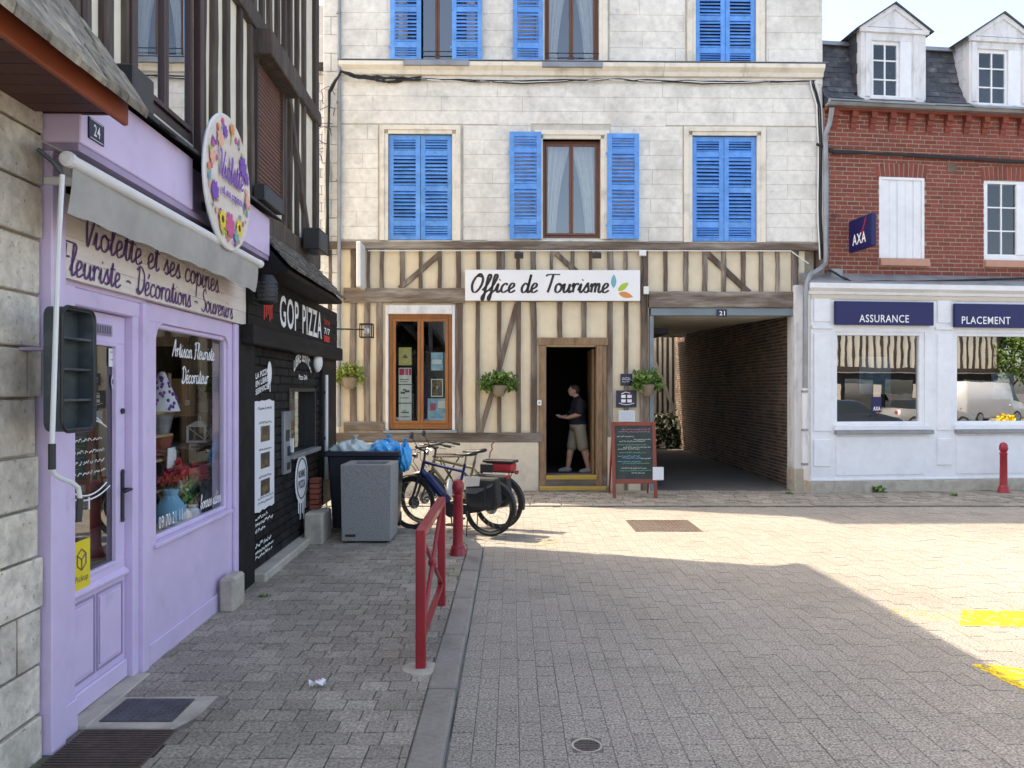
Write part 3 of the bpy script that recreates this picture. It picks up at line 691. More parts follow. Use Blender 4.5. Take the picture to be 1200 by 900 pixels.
# passage: lintel, jamb, ceiling, brick wall
T.part('passage_lintel', MB().box(passage[0]+.02, passage[1], -.03, .12, FT.z(845, 370), FT.z(845, 361.3)), 'grey_blue', bevel=.006)
T.part('passage_jamb', MB().box(passage[0], passage[0]+.075, -.025, .10, .02, FT.z(765, 370)-.002), 'grey_blue', bevel=.006)
pz = FT.z(845, 369)
T.part('passage_ceiling', MB().prismx([(.13, pz), (10.3, pz+.35), (10.3, pz+.5), (.13, pz+.15)], passage[0], passage[1]), 'plaster_white')
T.part('passage_wall', MB().box(passage[0]-.12, passage[0], .12, 11., 0, pz+.4), 'plaster_base')  # rear stretch is unseen, lengthened to keep sun off the brick wall opposite
_p = FT.w(passage[1]+.03, 0, 0)
FP = Fac(_p.x + .06, _p.y + 10.6, -90.0)     # the brick wall seen along the passage (faces left)
TP = Thing('passage_brick_wall', 'dark sooty brick wall along the right side of the covered passage', 'wall', FP, (10.4, 0, 0))
TP.part('mortar_wall', MB().box(0, 10.47, -.001, .25, 0, 3.7), 'mortar_dark')
bl = courses(0, 10.47, .02, pz+.30, .0685, .225, [], 0, .05, joint=.016, jit=.05, dj=.006, mn=.05)
pieces(TP, 'brick', [(b[0], b[1], -.008+b[2], .03, b[4], b[5]) for b in bl], 'brick_dark', bev=.003)

# things fixed to the tourist office
def flat(name, label, cat, fac, r, d, mat, th=.02, bevel=.003, group=None):
    t = Thing(name, label, cat, fac, ((r[0]+r[1])/2, d, r[2]), group=group); t.part('board', MB().box(r[0], r[1], d-th, d, r[2], r[3]), mat, bevel=bevel); return t
r = R(545, 750, 316.5, 352.5, -.08)
t = flat('shop_sign', 'long white sign reading Office de Tourisme with three coloured leaves', 'sign', FT, r, -.065, 'white_print', .03)
W, Hs = r[1]-r[0], r[3]-r[2]; dd = -.0975
m = script('Office de Tourisme', at(r[0]+.09*1.0, dd, r[2]+Hs*.27), W*.79, Hs*.58, .046, slant=.18, contrast=.55); t.part('lettering', m, 'print_ink')
def leafshape(c, L, wd, ang, d):
    m = MB(); n = 10; P = []
    for s in (1, -1):
        for i in range(n):
            f = i/n if s > 0 else 1-i/n; y = s*wd*math.sin(math.pi*f)**.8*(1-.25*f)
            P.append((f*L, y))
    ca, sa = math.cos(ang), math.sin(ang)
    return m.add([(c[0]+p[0]*ca-p[1]*sa, d, c[1]+p[0]*sa+p[1]*ca) for p in P], [tuple(range(len(P)))])
cx, cz = r[0]+W*.885, r[2]+Hs*.36
t.part('leaf_emblem', leafshape((cx-.12, cz+.03), .25, .055, rad(88), dd), 'print_leafblue')
t.part('leaf_emblem', leafshape((cx-.04, cz-.02), .24, .06, rad(38), dd), 'print_leafgreen')
t.part('leaf_emblem', leafshape((cx-.03, cz-.06), .27, .06, rad(-14), dd), 'print_orange')
r = R(840, 852, 362.5, 371.5, -.07)
t = flat('number_plate', 'small dark house number plate reading 21 over the passage', 'number plate', FT, r, -.062, 'plate_blue', .012)
t.part('lettering', block('21', at(r[0]+.045, -.0765, r[2]+.03), .10, r[3]-r[2]-.06, .015), 'white_print')
for (x0, x1, y0, y1, nm) in ((721, 740.5, 436.5, 451, 'small square navy plaque above the larger navy plaque beside the office door'), (722, 746, 457.5, 477.5, 'larger navy plaque with white house emblem beside the office door')):
    r = R(x0, x1, y0, y1, -.03) if nm[0] == 'l' else R(727, 741, 438, 452, -.03)
    t = flat('wall_plaque', nm, 'plaque', FT, r, -.028, 'plate_blue', .012, group=None); c = (r[0]+r[1])/2; h = r[3]-r[2]
    if nm[0] == 'l':
        m = MB()
        for i in (-1, 1):
            for j in (0, 1): m.box(c+i*.055-.04, c+i*.055+.04, -.043, -.041, r[2]+h*(.30+.26*j), r[2]+h*(.30+.26*j)+.055)
        m.tube([(c-.14+.28*k/10, -.042, r[2]+h*.26-.03*math.sin(math.pi*k/10)) for k in range(11)], .006, 4)
        m.tube([(c-.09, -.042, r[2]+h*.80), (c-.01, -.042, r[3]-.03), (c+.07, -.042, r[2]+h*.84)], .007, 4); t.part('emblem', m, 'white_print')
    else:
        m = MB()
        for j in range(3): scribble(r[0]+.03, r[1]-.03, r[2]+h*(.62-.16*j), .02, -.0415, m, .008)
        t.part('lettering', m, 'white_print')
r = R(725, 744, 481, 494, -.03); t = flat('paper_notice', 'white printed paper notice fixed under the navy plaques', 'notice', FT, r, -.03, 'paper', .003, 0)
m = MB()
for j in range(5): scribble(r[0]+.02, r[1]-.02, r[2]+.03+.032*j, .012, -.0345, m, .005)
t.part('lettering', m, 'chalk_blue')
t = flat('projecting_box_sign', 'narrow white box sign mounted edge-on under the stone wall', 'sign', FT, R(419, 424, 284, 337, -.4), -.02, 'white_plastic', .5, .01)
for (px, nm) in ((608, 'dark floodlight above the left half of the white tourist sign'), (699, 'dark floodlight above the right half of the white tourist sign')):
    u, z = FT.uv(px, 299, -.2); t = Thing('floodlight', nm, 'lamp', FT, (u, -.05, z), group='floodlights over the sign')
    t.part('arm', MB().tube([(u, -.05, z+.06), (u, -.16, z+.06)], .015, 6), 'dark_metal'); t.part('housing', MB().prismx([(-.14, z+.07), (-.28, z+.03), (-.26, z-.07), (-.14, z-.05)], u-.08, u+.08), 'dark_metal', bevel=.006)
for (px, py, w_, h_, nm) in ((753, 297, .12, .10, 'small white alarm box at the top of the main timber post'), (757, 340.5, .09, .14, 'small white junction box beside the end of the tourist sign')):
    u, z = FT.uv(px, py, -.07); t = Thing('junction_box', nm, 'box', FT, (u, -.06, z-h_/2)); t.part('case', MB().box(u-w_/2, u+w_/2, -.12, -.055, z-h_/2, z+h_/2), 'white_plastic', bevel=.008)
    t.part('cable', MB().tube([(u, -.07, z-h_/2), (u+.02, -.065, z-h_/2-.25), (u-.01, -.065, z-h_/2-.5)], .008, 5), 'rubber')
u, z = FT.uv(632, 472, -.05); t = Thing('intercom', 'small white intercom box on the left jamb of the office door', 'intercom', FT, (u, -.035, z)); t.part('case', MB().box(u-.04, u+.04, -.07, -.033, z-.05, z+.05), 'white_plastic', bevel=.008)
t.part('slot', MB().box(u-.015, u+.015, -.072, -.071, z-.01, z+.01), 'grey_print')
# drainpipe on the left, cable runs
u = FT.u(397, -.08); t = Thing('drainpipe', 'tall grey zinc drainpipe at the left end of the limestone front', 'drainpipe', FT, (u, -.07, FT.z(397, 497)))
t.part('pipe', MB().tube([(u, -.07, FT.z(397, 500)), (u, -.07, FT.z(397, 430)), (u+.01, -.07, 6.4), (u, -.07, zTop)], .036, 10), 'zinc', smooth=True)
for zz in (1.9, 2.9, 4.3, 5.6, 7.0, 8.6): t.part('bracket', MB().lathe([(.036, 0), (.046, 0), (.046, .035), (.036, .035)], (u, -.07, zz), 12), 'zinc')
def cable(path, r, n=5, name='cable', jit=.0, k=4):
    P = []
    for i in range(len(path)-1):
        a, b = Vector(path[i]), Vector(path[i+1])
        for j in range(k): P.append(a.lerp(b, j/k) + Vector((0, U(-jit, jit)*.4, U(-jit, jit))))
    P.append(Vector(path[-1])); return P
t = Thing('cable_bundle', 'tangled black cable bundle under the stone cornice and down the building edge', 'cables', FT, (FT.u(384, -.1), -.06, FT.z(384, 285)))
c0 = FT.u(384, -.1); zc = zl-.03
for k in range(5):
    t.part('cable', MB().tube(cable([(c0+U(-.03, .03), -.05-.02*k, FT.z(384, 300)), (c0+U(-.03, .03), -.05-.02*k, 5.8), (c0+.03, -.07-.02*k, zl-.35), (c0+.25, -.16, zl+.0), (c0+.55, -.12, zl-.08+U(-.04, .04)), (c0+1.0, -.07, zl-.10+U(-.05, .05)), (c0+1.5+U(-.2, .3), -.04, zl-.07+U(-.06, .06))], .018, jit=.02), .018, 5), 'rubber', smooth=True)
for k in range(3):
    P = cable([(c0+1.2, -.045, zl-.07), (c0+3.5, -.045, zl-.10-.02*k), (c0+5., -.045, zl-.06), (c0+7., -.045, zl-.09-.02*k), (uR-.15, -.05, zl-.06)], .01, jit=.012, k=8)
    t.part('cable', MB().tube(P, .011 if k else .014, 5), 'rubber' if k != 1 else 'white_plastic', smooth=True)
for k in range(4):
    a = [(c0+U(-.12, .05)+.13*math.cos(q), -.1+.03*k, zl-.4-.35*k+.16*math.sin(q)) for q in [i*math.pi/6*1.6 for i in range(7)]]
    t.part('loop', MB().tube(a, .007, 4), 'rubber')
t = Thing('cable', 'thin white conduit clipped along the beam below the shuttered windows', 'cable', FT, (FT.u(430), -.06, FT.z(430, 295)))
t.part('conduit', MB().tube(cable([(FT.u(432), -.07, FT.z(432, 294.5)), (FT.u(750), -.07, FT.z(750, 294.5)), (FT.u(925), -.07, FT.z(925, 295)), (FT.u(945), -.1, FT.z(945, 310))], .01, jit=.004, k=8), .011, 5), 'white_plastic', smooth=True)
t = Thing('cable_bundle', 'black and white cables dropping down the right edge of the limestone front', 'cables', FT, (uR-.1, -.05, FT.z(955, 290)))
for k in range(4): t.part('cable', MB().tube(cable([(uR-.25+.03*k, -.05, zl-.08), (uR-.13+.03*k, -.05, zl-.5), (uR-.10+.03*k, -.05, zl-1.2), (uR-.11+.03*k, -.05, FT.z(955, 250)), (uR-.08+.03*k, -.07, FT.z(955, 305))], .01, jit=.02), .013, 5), 'rubber' if k % 3 else 'white_plastic', smooth=True)

# posters inside the office window
sw = shop_win; pd = .055
def poster(nm, x0, x1, y0, y1, mat, marks=()):
    r = R(x0, x1, y0, y1, pd+.02); t = flat('window_poster', nm, 'poster', FT, r, pd+.052, mat, .003, 0, 'posters in the office window')
    for (a, b, c, e, mm) in marks: t.part('print', MB().box(r[0]+(r[1]-r[0])*a, r[0]+(r[1]-r[0])*b, pd+.0465, pd+.0485, r[2]+(r[3]-r[2])*c, r[2]+(r[3]-r[2])*e), mm)
poster('gold poster with a dark emblem, top of the left column', 467, 482, 407, 428, 'poster_gold', ((.3, .7, .4, .5, 'grey_print'), (.42, .58, .5, .6, 'grey_print')))
poster('white poster with a red photograph, second in the left column', 467, 482, 431, 450, 'paper', ((.05, .45, .55, .95, 'poster_red'), (.5, .75, .55, .95, 'print_pink'), (.8, .98, .55, .95, 'poster_red'), (.1, .8, .25, .3, 'grey_print'), (.1, .7, .12, .16, 'grey_print')))
poster('white poster with a black ink drawing, third in the left column', 467, 482, 451, 472, 'paper', ((.15, .5, .5, .62, 'grey_print'), (.5, .85, .58, .7, 'grey_print'), (.3, .6, .68, .76, 'grey_print'), (.1, .8, .25, .29, 'grey_print')))
poster('white poster with small drawing, bottom of the left column', 467, 482, 473, 493, 'paper', ((.2, .8, .45, .52, 'grey_print'), (.3, .6, .55, .62, 'poster_sky'), (.15, .85, .2, .25, 'grey_print')))
poster('pale blue poster, top of the right column', 505, 519, 413, 434, 'poster_sky', ((.1, .9, .35, .6, 'paper'),))
poster('dark framed picture in the middle of the right column', 505, 519, 444, 465, 'paper', ((.08, .92, .06, .94, 'poster_dark'), (.42, .58, .45, .6, 'paper')))
poster('blue poster with a red badge, bottom right of the window', 501, 525, 467, 495, 'poster_sky', ((.12, .4, .5, .8, 'poster_red'), (.5, .95, .6, .9, 'paper'), (.1, .9, .08, .16, 'paper')))
poster('round green and white sticker in the lower left window corner', 459, 467, 489, 498, 'paper', ((.1, .9, .3, .7, 'chalk_green'),))
poster('turquoise strip sticker in the lower middle of the window', 497, 511, 491, 497, 'chalk_blue', ((.2, .8, .3, .6, 'paper'),))

# wall planters
def planter(px, py, w_, nm, leaf, n, hang=0.):
    u, z = FT.uv(px, py, -.15); t = Thing('wall_planter', nm, 'planter', FT, (u, -.03, z-.18), group='planters on the office front')
    t.part('trough', MB().lathe([(.07, -.20), (.11, -.14), (.15, -.03), (.16, 0), (.13, 0)], (u, -.19, z-.04), 14), 'terracotta', smooth=True)
    t.part('bracket', MB().box(u-.012, u+.012, -.06, -.03, z-.2, z+.05), 'dark_metal')
    m = foliage(MB(), (u, -.19, z+.06), (w_, .17, .15), n, .10)
    foliage(m, (u-w_*.6, -.2, z-.02), (w_*.5, .1, .10), n//3, .10, .6); foliage(m, (u+w_*.6, -.2, z-.02), (w_*.5, .1, .10), n//3, .10, .6); t.part('foliage', m, leaf)
planter(410, 440, .26, 'wall planter of pale yellow-green leaves at the left, near the drainpipe', 'leaf_pale', 200)
planter(585, 449, .34, 'wall planter with spreading green leaves left of the office door', 'leaf', 260)
planter(758, 448, .26, 'wall planter of bushy green leaves beside the passage entrance', 'leaf', 330)

# courtyard seen at the end of the passage
CY = Fac(2.6, 25.2, 0)
t = Thing('courtyard_shed', 'grey timber slat wall with diagonal braces at the end of the passage', 'shed', CY, (2, 0, 0))
t.part('wall', MB().box(0, 5, .05, .2, 0, 4.2), 'timber_dark')
for k in range(18): timber(t, (.9+k*.17, 1.0), (.9+k*.17, 3.9), .085, 0, .06, 'slat_grey', name='slat')
timber(t, (1.75, 3.6), (2.75, 1.1), .12, -.03, .05, 'slat_grey', name='brace'); timber(t, (0, 3.8), (4, 3.8), .2, -.04, .06, 'timber_h', name='beam'); timber(t, (0, 1.0), (4, 1.0), .18, -.04, .06, 'timber_h', name='beam')
t.part('base', MB().box(0, 5, 0, .2, 0, .9), 'rubble_stone')
t = Thing('shrub', 'dark leafy shrub at the foot of the slat wall behind the passage', 'shrub', CY, (2.3, -1, 0))
t.part('foliage', foliage(MB(), (2.3, -1, .55), (1.2, .4, .6), 700, .16), 'leaf_dark'); t.part('stem', MB().tube([(2.3, -1, 0), (2.32, -1, .5)], .03, 6), 'timber_dark')
# ------------------------------------------------------------------ brick house with slate mansard
R = FB.R
TB = Thing('brick_house', 'red brick house with slate mansard roof and two white dormers', 'building', FB, (3, 0, 0))
bu0, bu1 = FB.u(966), 9.0
zE = FB.z(1080, 134); zS = FB.z(1080, 326)
bw = [R(1030, 1083, 208, 303), R(1153, 1213, 212, 305)]
bw.append((bw[1][1]+1.0, bw[1][1]+1.9, bw[1][2], bw[1][3]))
TB.part('mortar_wall', wall(bu0, bu1, 3.0, zE+.05, .007, .3, bw), 'mortar')
lint = [(r[0]-.05, r[1]+.05, r[3], r[3]+.26) for r in bw]
bricks = courses(bu0, bu1, zS-.1, zE, .078, .235, bw + lint + [(r[0]-.02, r[1]+.1, r[2]-.16, r[2]) for r in bw], .0, .06, joint=.017, jit=.04, dj=.003, mn=.04)
pieces(TB, 'brick', bricks, 'brick_red', bev=.003)
for r in lint:
    n = int((r[1]-r[0])/.085); c = (r[0]+r[1])/2
    for k in range(n):
        f = (k+.5)/n*2-1; u = c+f*(r[1]-r[0])/2
        me, ref = boxmesh('lintel_brick', .072, .06, .245, .003, 'brick_red'); TB.piece('lintel_brick', me, (u+f*.02, .028, r[2]+.135-.02*f*f), rot=(0, f*.16, 0))
# corbel table under the gutter
for k in range(24):
    u = bu0+.18+k*.37
    if u > bu1-.2: break
    TB.part('corbel', MB().prismx([(0.01, zE-.36), (-.03, zE-.30), (-.03, zE-.22), (-.06, zE-.22), (-.06, zE-.13), (-.10, zE-.13), (-.10, zE-.02), (0.01, zE-.02)], u-.055, u+.055), 'brick_red')
TB.part('eaves_course', MB().box(bu0, bu1, -.11, .02, zE-.018, zE+.05), 'brick_red')
TB.part('gutter', MB().prismx([(-.25, zE+.12), (-.26, zE+.06), (-.22, zE+.02), (-.11, zE+.02), (-.11, zE+.05), (-.20, zE+.06), (-.235, zE+.12)], bu0-.05, bu1), 'zinc', bevel=.004)
# mansard slope, concave towards the eaves
zM = FB.z(1000, 44)
mp = [(-.22, zE+.10), (.0, zE+.28), (.16, zE+.62), (.28, zE+1.05), (.36, zM+.02)]
TB.part('roof_deck', MB().prismx([(y+.03, z) for y, z in mp] + [(3.2, zM+.95), (7.5, zM-.2), (7.5, zE)], bu0+.02, bu1), 'slate')
dorm = [(FB.u(1009, -.1), FB.u(1085, -.1), FB.z(1045, 122, -.1), FB.z(1045, 33, -.1), FB.z(1045, 6, -.1), (1022, 1068, 48, 115)),
        (FB.u(1136, -.1), FB.u(1212, -.1), FB.z(1172, 128, -.1), FB.z(1172, 44, -.1), FB.z(1172, 17, -.1), (1146, 1196, 58, 124))]
slates = []
sm = MB().box(-.098, .098, -.004, .004, -.12, .12).mesh('slate'); sm.materials.append(MATS['slate'])
seg = []
for i in range(len(mp)-1):
    a, b = Vector((0, *mp[i])), Vector((0, *mp[i+1])); n = max(1, round((b-a).length/.115))
    for j in range(n): seg.append((a.lerp(b, (j+.5)/n), b-a))
cnt = 0
fs = MB()
for ri, (p, t) in enumerate(seg):
    ang = math.atan2(t.y, t.z); u = bu0+.08+(.1 if ri % 2 else 0)
    while u < bu1:
        if not any(d[0]-.02 < u < d[1]+.02 and p.z > d[2]-.1 for d in dorm):
            if u < FB.u(1230) and cnt < 300:
                TB.piece('slate', sm, (u, p.y-.012+U(-.004, .002), p.z), rot=(-ang-.06+U(-.02, .02), 0, U(-.01, .01))); cnt += 1
            else: fs.box(u-.098, u+.098, p.y-.012, p.y-.006, p.z-.06, p.z+.06)
        u += .2
if fs.f: TB.part('slate_field', fs, 'slate', kind='stuff')
# upper roof of flatter slates
up_, mu = [], MB()
for k in range(10):
    f = k/9; y = .30+f*2.8; z = zM+.05+f*.90
    for q in range(int((bu1-bu0)/.25)): mu.box(bu0+q*.25, bu0+q*.25+.243, y, y+.36, z-.01+U(0, .008), z+.012)
TB.part('upper_slates', mu, 'slate_moss', kind='stuff')
TB.part('ridge_flashing', MB().prismx([(.25, zM-.03), (.30, zM+.06), (.50, zM+.10), (.48, zM+.02)], bu0, bu1), 'zinc')
# dormers
for i, (d0, d1, z0, z1, zp, wr) in enumerate(dorm):
    wr = FB.R(*wr, -.1); c = (d0+d1)/2
    o = TB.part('dormer', wall(d0, d1, z0, z1, -.10, .0, [wr]), 'white_old', bevel=.004)
    TB.part('dormer_side', MB().box(d0+.002, d0+.04, .001, 1.6, z0+.15, z1).box(d1-.04, d1-.002, .001, 1.6, z0+.15, z1), 'white_old', under=o)
    for k in range(6): TB.part('cheek_slate', MB().box(d0-.012, d0, .02+.02*(k % 2), .55, z0+.2+k*.19, z0+.2+k*.19+.185), 'white_old' if i else 'slate', under=o)
    TB.part('pediment', MB().prism([(d0-.03, z1+.002), (d1+.03, z1+.002), (c, zp-.04)], -.12, .05), 'white_old', under=o)
    m = MB()
    for s in (-1, 1):
        e = d0-.08 if s < 0 else d1+.08; a = Vector((e, 0, z1-.02)); b = Vector((c, 0, zp)); t = (b-a).normalized(); nn = Vector((-t.z, 0, t.x))*(1 if s < 0 else -1)
        P = [(a.x, a.z), (b.x, b.z), (b.x-0*nn.x, b.z-.10), ((a+t*.02-nn*.09).x, (a+t*.02-nn*.09).z)]
        m.prism(P, -.15, -.119)
    TB.part('pediment_moulding', m, 'white_old', under=o, bevel=.003)
    TB.part('cornice', MB().box(d0-.04, d1+.04, -.145, -.10, z1-.10, z1-.02), 'white_old', under=o, bevel=.005)
    TB.part('dormer_roof', MB().prism([(d0-.12, z1-.055), (c, zp+.035), (d1+.12, z1-.055), (d1+.10, z1-.075), (c, zp+.005), (d0-.10, z1-.075)], -.18, 2.2), 'slate', under=o)
    for a_ in (wr[0]-.13, wr[1]+.03): TB.part('pilaster', MB().box(a_, a_+.10, -.125, -.10, z0+.12, z1-.11), 'white_old', under=o, bevel=.006)
    TB.part('sill', MB().box(wr[0]-.06, wr[1]+.06, -.16, -.10, wr[2]-.05, wr[2]), 'white_old', under=o, bevel=.006)
    TB.part('apron', MB().prismx([(-.13, z0+.05), (-.30, z0-.04), (-.30, z0-.06), (-.10, z0+.0)], d0-.05, d1+.05), 'zinc', under=o)
    # casement with six panes and one opened leaf
    u1 = wr[0]+(wr[1]-wr[0])*.72
    m = MB().box(wr[0], wr[0]+.05, -.06, -.02, wr[2], wr[3]).box(u1-.05, u1, -.06, -.02, wr[2], wr[3]).box(wr[0]+.05, u1-.05, -.06, -.02, wr[2], wr[2]+.06).box(wr[0]+.05, u1-.05, -.06, -.02, wr[3]-.06, wr[3])
    mid = (wr[0]+u1)/2; m.box(mid-.014, mid+.014, -.055, -.025, wr[2]+.06, wr[3]-.06)
    for k in (1, 2): m.box(wr[0]+.05, mid-.014, -.055, -.025, wr[2]+(wr[3]-wr[2])*k/3-.012, wr[2]+(wr[3]-wr[2])*k/3+.012).box(mid+.014, u1-.05, -.055, -.025, wr[2]+(wr[3]-wr[2])*k/3-.012, wr[2]+(wr[3]-wr[2])*k/3+.012)
    wo = TB.part('window', m, 'white_paint'); 
    for a, b in ((wr[0]+.05, mid-.014), (mid+.014, u1-.05)):
        for k in range(3): TB.part('pane', MB().box(a, b, -.042, -.038, wr[2]+.06+(wr[3]-wr[2]-.12)*k/3, wr[2]+.055+(wr[3]-wr[2]-.12)*(k+1)/3), 'glass', under=wo)
    TB.part('shutter_leaf', MB().box(u1, wr[1], -.10, -.06, wr[2], wr[3]), 'white_paint', bevel=.005)
    TB.part('room', MB().box(wr[0]-.1, wr[1]+.1, .6, .65, wr[2]-.1, wr[3]+.1), 'room_dark')
# first-floor windows
r = bw[0]
o = TB.part('shutter', MB().box(r[0], r[0]+.05, -.01, .08, r[2], r[3]).box(r[1]-.05, r[1], -.01, .08, r[2], r[3]).box(r[0]+.05, r[1]-.05, -.01, .08, r[3]-.05, r[3]), 'white_paint', bevel=.004)
for k in range(5): w_ = (r[1]-r[0]-.1)/5; TB.part('board', MB().box(r[0]+.05+w_*k+.003, r[0]+.05+w_*(k+1)-.003, .012+.006*(k % 2), .04, r[2]+.005, r[3]-.05), 'white_paint', under=o, bevel=.003)
for r in bw[1:]:
    e = r[1]
    wo = TB.part('window', MB().box(r[0], r[0]+.09, .02, .1, r[2], r[3]).box(e-.14, e, .02, .1, r[2], r[3]).box(r[0]+.09, e-.14, .02, .1, r[2], r[2]+.11).box(r[0]+.09, e-.14, .02, .1, r[3]-.06, r[3]), 'white_paint', bevel=.005)
    a0, a1 = r[0]+.09, e-.14; mid = (a0+a1)/2 - .12; a1 = mid+(mid-a0)
    TB.part('leaf', MB().box(a1, e-.14, .0, .05, r[2]+.1, r[3]-.06), 'white_paint', under=wo, bevel=.006)
    m = MB().box(mid-.014, mid+.014, .03, .06, r[2]+.11, r[3]-.06)
    for k in (1, 2): z = r[2]+.11+(r[3]-r[2]-.17)*k/3; m.box(a0, mid-.014, .03, .06, z-.012, z+.012).box(mid+.014, a1, .03, .06, z-.012, z+.012)
    TB.part('glazing_bars', m, 'white_paint', under=wo)
    for (q0, q1) in ((a0, mid-.014), (mid+.014, a1)):
        for k in range(3): h = (r[3]-r[2]-.17)/3; TB.part('pane', MB().box(q0, q1, .043, .047, r[2]+.112+h*k, r[2]+.108+h*(k+1)), 'glass', under=wo)
    TB.part('room', MB().box(r[0]-.2, e+.2, .8, .85, r[2]-.2, r[3]+.2).box(r[0]-.2, r[0]-.15, .3, .8, r[2]-.2, r[3]+.2).box(e+.15, e+.2, .3, .8, r[2]-.2, r[3]+.2), 'room_dark', under=wo)
for r in bw: TB.part('window_sill', MB().box(r[0], r[1]+.08, -.06, .05, r[2]-.14, r[2]-.012), 'pink_sill', bevel=.006)
v = R(1110, 1121, 191, 202); TB.part('vent', MB().box(v[0], v[1], -.01, .02, v[2], v[3]), 'brick_dark', bevel=.004)
TB.part('side_wall', MB().box(bu0, bu0+.3, .31, 3.2, 3.3, zE).box(bu1-.3, bu1, .31, 7.5, 0, zE).box(bu0+1.6, bu1, 7.5, 7.7, 0, zE), 'brick_dark')
TB.part('patch', MB().prism([(FB.u(970), FB.z(970, 262)), (FB.u(980), FB.z(980, 262)), (FB.u(996), FB.z(996, 235)), (FB.u(1000), FB.z(1000, 222)), (FB.u(990), FB.z(990, 228)), (FB.u(972), FB.z(972, 252))], -.006, .004), 'grime')

# the long cable across the bricks
t = Thing('cable_bundle', 'thick black cable strung across the red bricks below the gutter', 'cables', FB, (bu0, -.05, FB.z(980, 182)))
for k in range(3): t.part('cable', MB().tube(cable([(FB.u(955), -.06, FB.z(955, 170)), (FB.u(975), -.06, FB.z(975, 180)+.02*k), (FB.u(1090), -.05, FB.z(1090, 183)-.02*k), (bu1, -.05, FB.z(1200, 191)+.02*k-.1)], .01, jit=.012, k=9), .022, 6), 'rubber', smooth=True)
t = Thing('cable_bundle', 'thin black cable sagging along the lead ledge above the insurance shop', 'cables', FB, (bu0, -.4, FB.z(980, 322)))
t.part('cable', MB().tube(cable([(FB.u(962), -.25, FB.z(962, 318)), (FB.u(985), -.35, FB.z(985, 330, -.35)), (FB.u(1080, -.3), -.3, FB.z(1080, 330, -.3)), (FB.u(1200, -.2), -.2, FB.z(1200, 326, -.2)), (bu1, -.15, 3.9)], .01, jit=.01, k=6), .02, 6), 'rubber', smooth=True)
# drainpipe with swan neck
p = lambda px, py, d: (FB.u(px, d), d, FB.z(px, py, d))
t = Thing('drainpipe', 'zinc drainpipe running down between the limestone and brick houses with a bend', 'drainpipe', FB, (FB.u(943), -.1, 0))
t.part('pipe', MB().tube([p(975, 126, -.2), p(974, 134, -.15), p(972, 145, -.12), p(967, 158, -.09), p(968, 200, -.08), p(968, 300, -.08), p(967, 310, -.1), p(960, 316, -.2), p(949, 322, -.3), p(945, 334, -.34), p(944, 350, -.34), p(943.5, 455, -.34)], .045, 10), 'zinc', smooth=True)
t.part('pipe', MB().tube([p(943, 455, -.34), p(943, 548, -.34)], .052, 10), 'white_old', smooth=True)
for py in (460, 505, 545): q = p(943, py, -.34); t.part('collar', MB().lathe([(.05, 0), (.062, 0), (.062, .04), (.05, .04)], q, 12), 'zinc')
q = p(978, 322, -.12); t.part('hopper', MB().box(q[0]-.1, q[0]+.12, -.2, -.02, q[2]-.08, q[2]+.1), 'zinc', bevel=.01)

# ------------------------------------------------------------------ insurance shop front
S = Thing('insurance_shop_front', 'white panelled insurance shop front with two display windows', 'shop front', FB, (3, -.3, 0))
dF = -.30
Rf = lambda *a: FB.R(*a, dF)
uf = lambda px: FB.u(px, dF)
zf = lambda py, px=1030: FB.z(px, py, dF)
s0, s1 = uf(950), 8.6
zc0, zc1 = zf(346), zf(333)
w1 = (uf(978), uf(1084), zf(498), zf(389)); w2 = (uf(1119), uf(1119)+(w1[1]-w1[0])*1.15, w1[2], w1[3]); w3 = (w2[1]+.5, w2[1]+1.9, w1[2], w1[3])
S.part('front_wall', wall(s0, s1, .23, zc0, dF, -.02, [w1, w2, w3]), 'white_paint')
S.part('plinth', MB().box(s0, s1, dF-.03, -.02, 0, .228), 'concrete', bevel=.01)
S.part('lead_roof', MB().prismx([(dF-.10, zc1+.02), (.01, zS+.06), (.01, zS-.1), (dF-.10, zc1-.0)], s0-.05, s1), 'zinc')
S.part('cornice', MB().prismx([(dF+.0, zc0), (dF-.03, zc0), (dF-.05, zc0+.05), (dF-.13, zc0+.10), (dF-.14, zc1-.01), (dF+.0, zc1)], s0-.06, s1), 'white_paint', bevel=.004)
S.part('frieze', MB().box(s0, s1, dF-.015, dF-.0005, zc0-.085, zc0-.002), 'beige_paint', bevel=.003)
pil = [(s0, uf(976)), (uf(1095), uf(1117)), (w2[1]+.1, w3[0]-.1)]
for (a, b) in pil:
    for (z0_, z1_) in ((zf(378), zf(351)), (zf(505), zf(391)), (zf(546), zf(514))):
        S.part('raised_panel', MB().box(a+.045, b-.045, dF-.022, dF-.0004, z0_, z1_), 'white_paint', bevel=.012)
    S.part('pilaster_rail', MB().box(a+.01, b-.01, dF-.03, dF-.0004, zf(386), zf(382)), 'white_paint', bevel=.006)
S.part('base_rail', MB().box(s0, s1, dF-.025, dF-.0004, .232, .27), 'white_paint', bevel=.006)
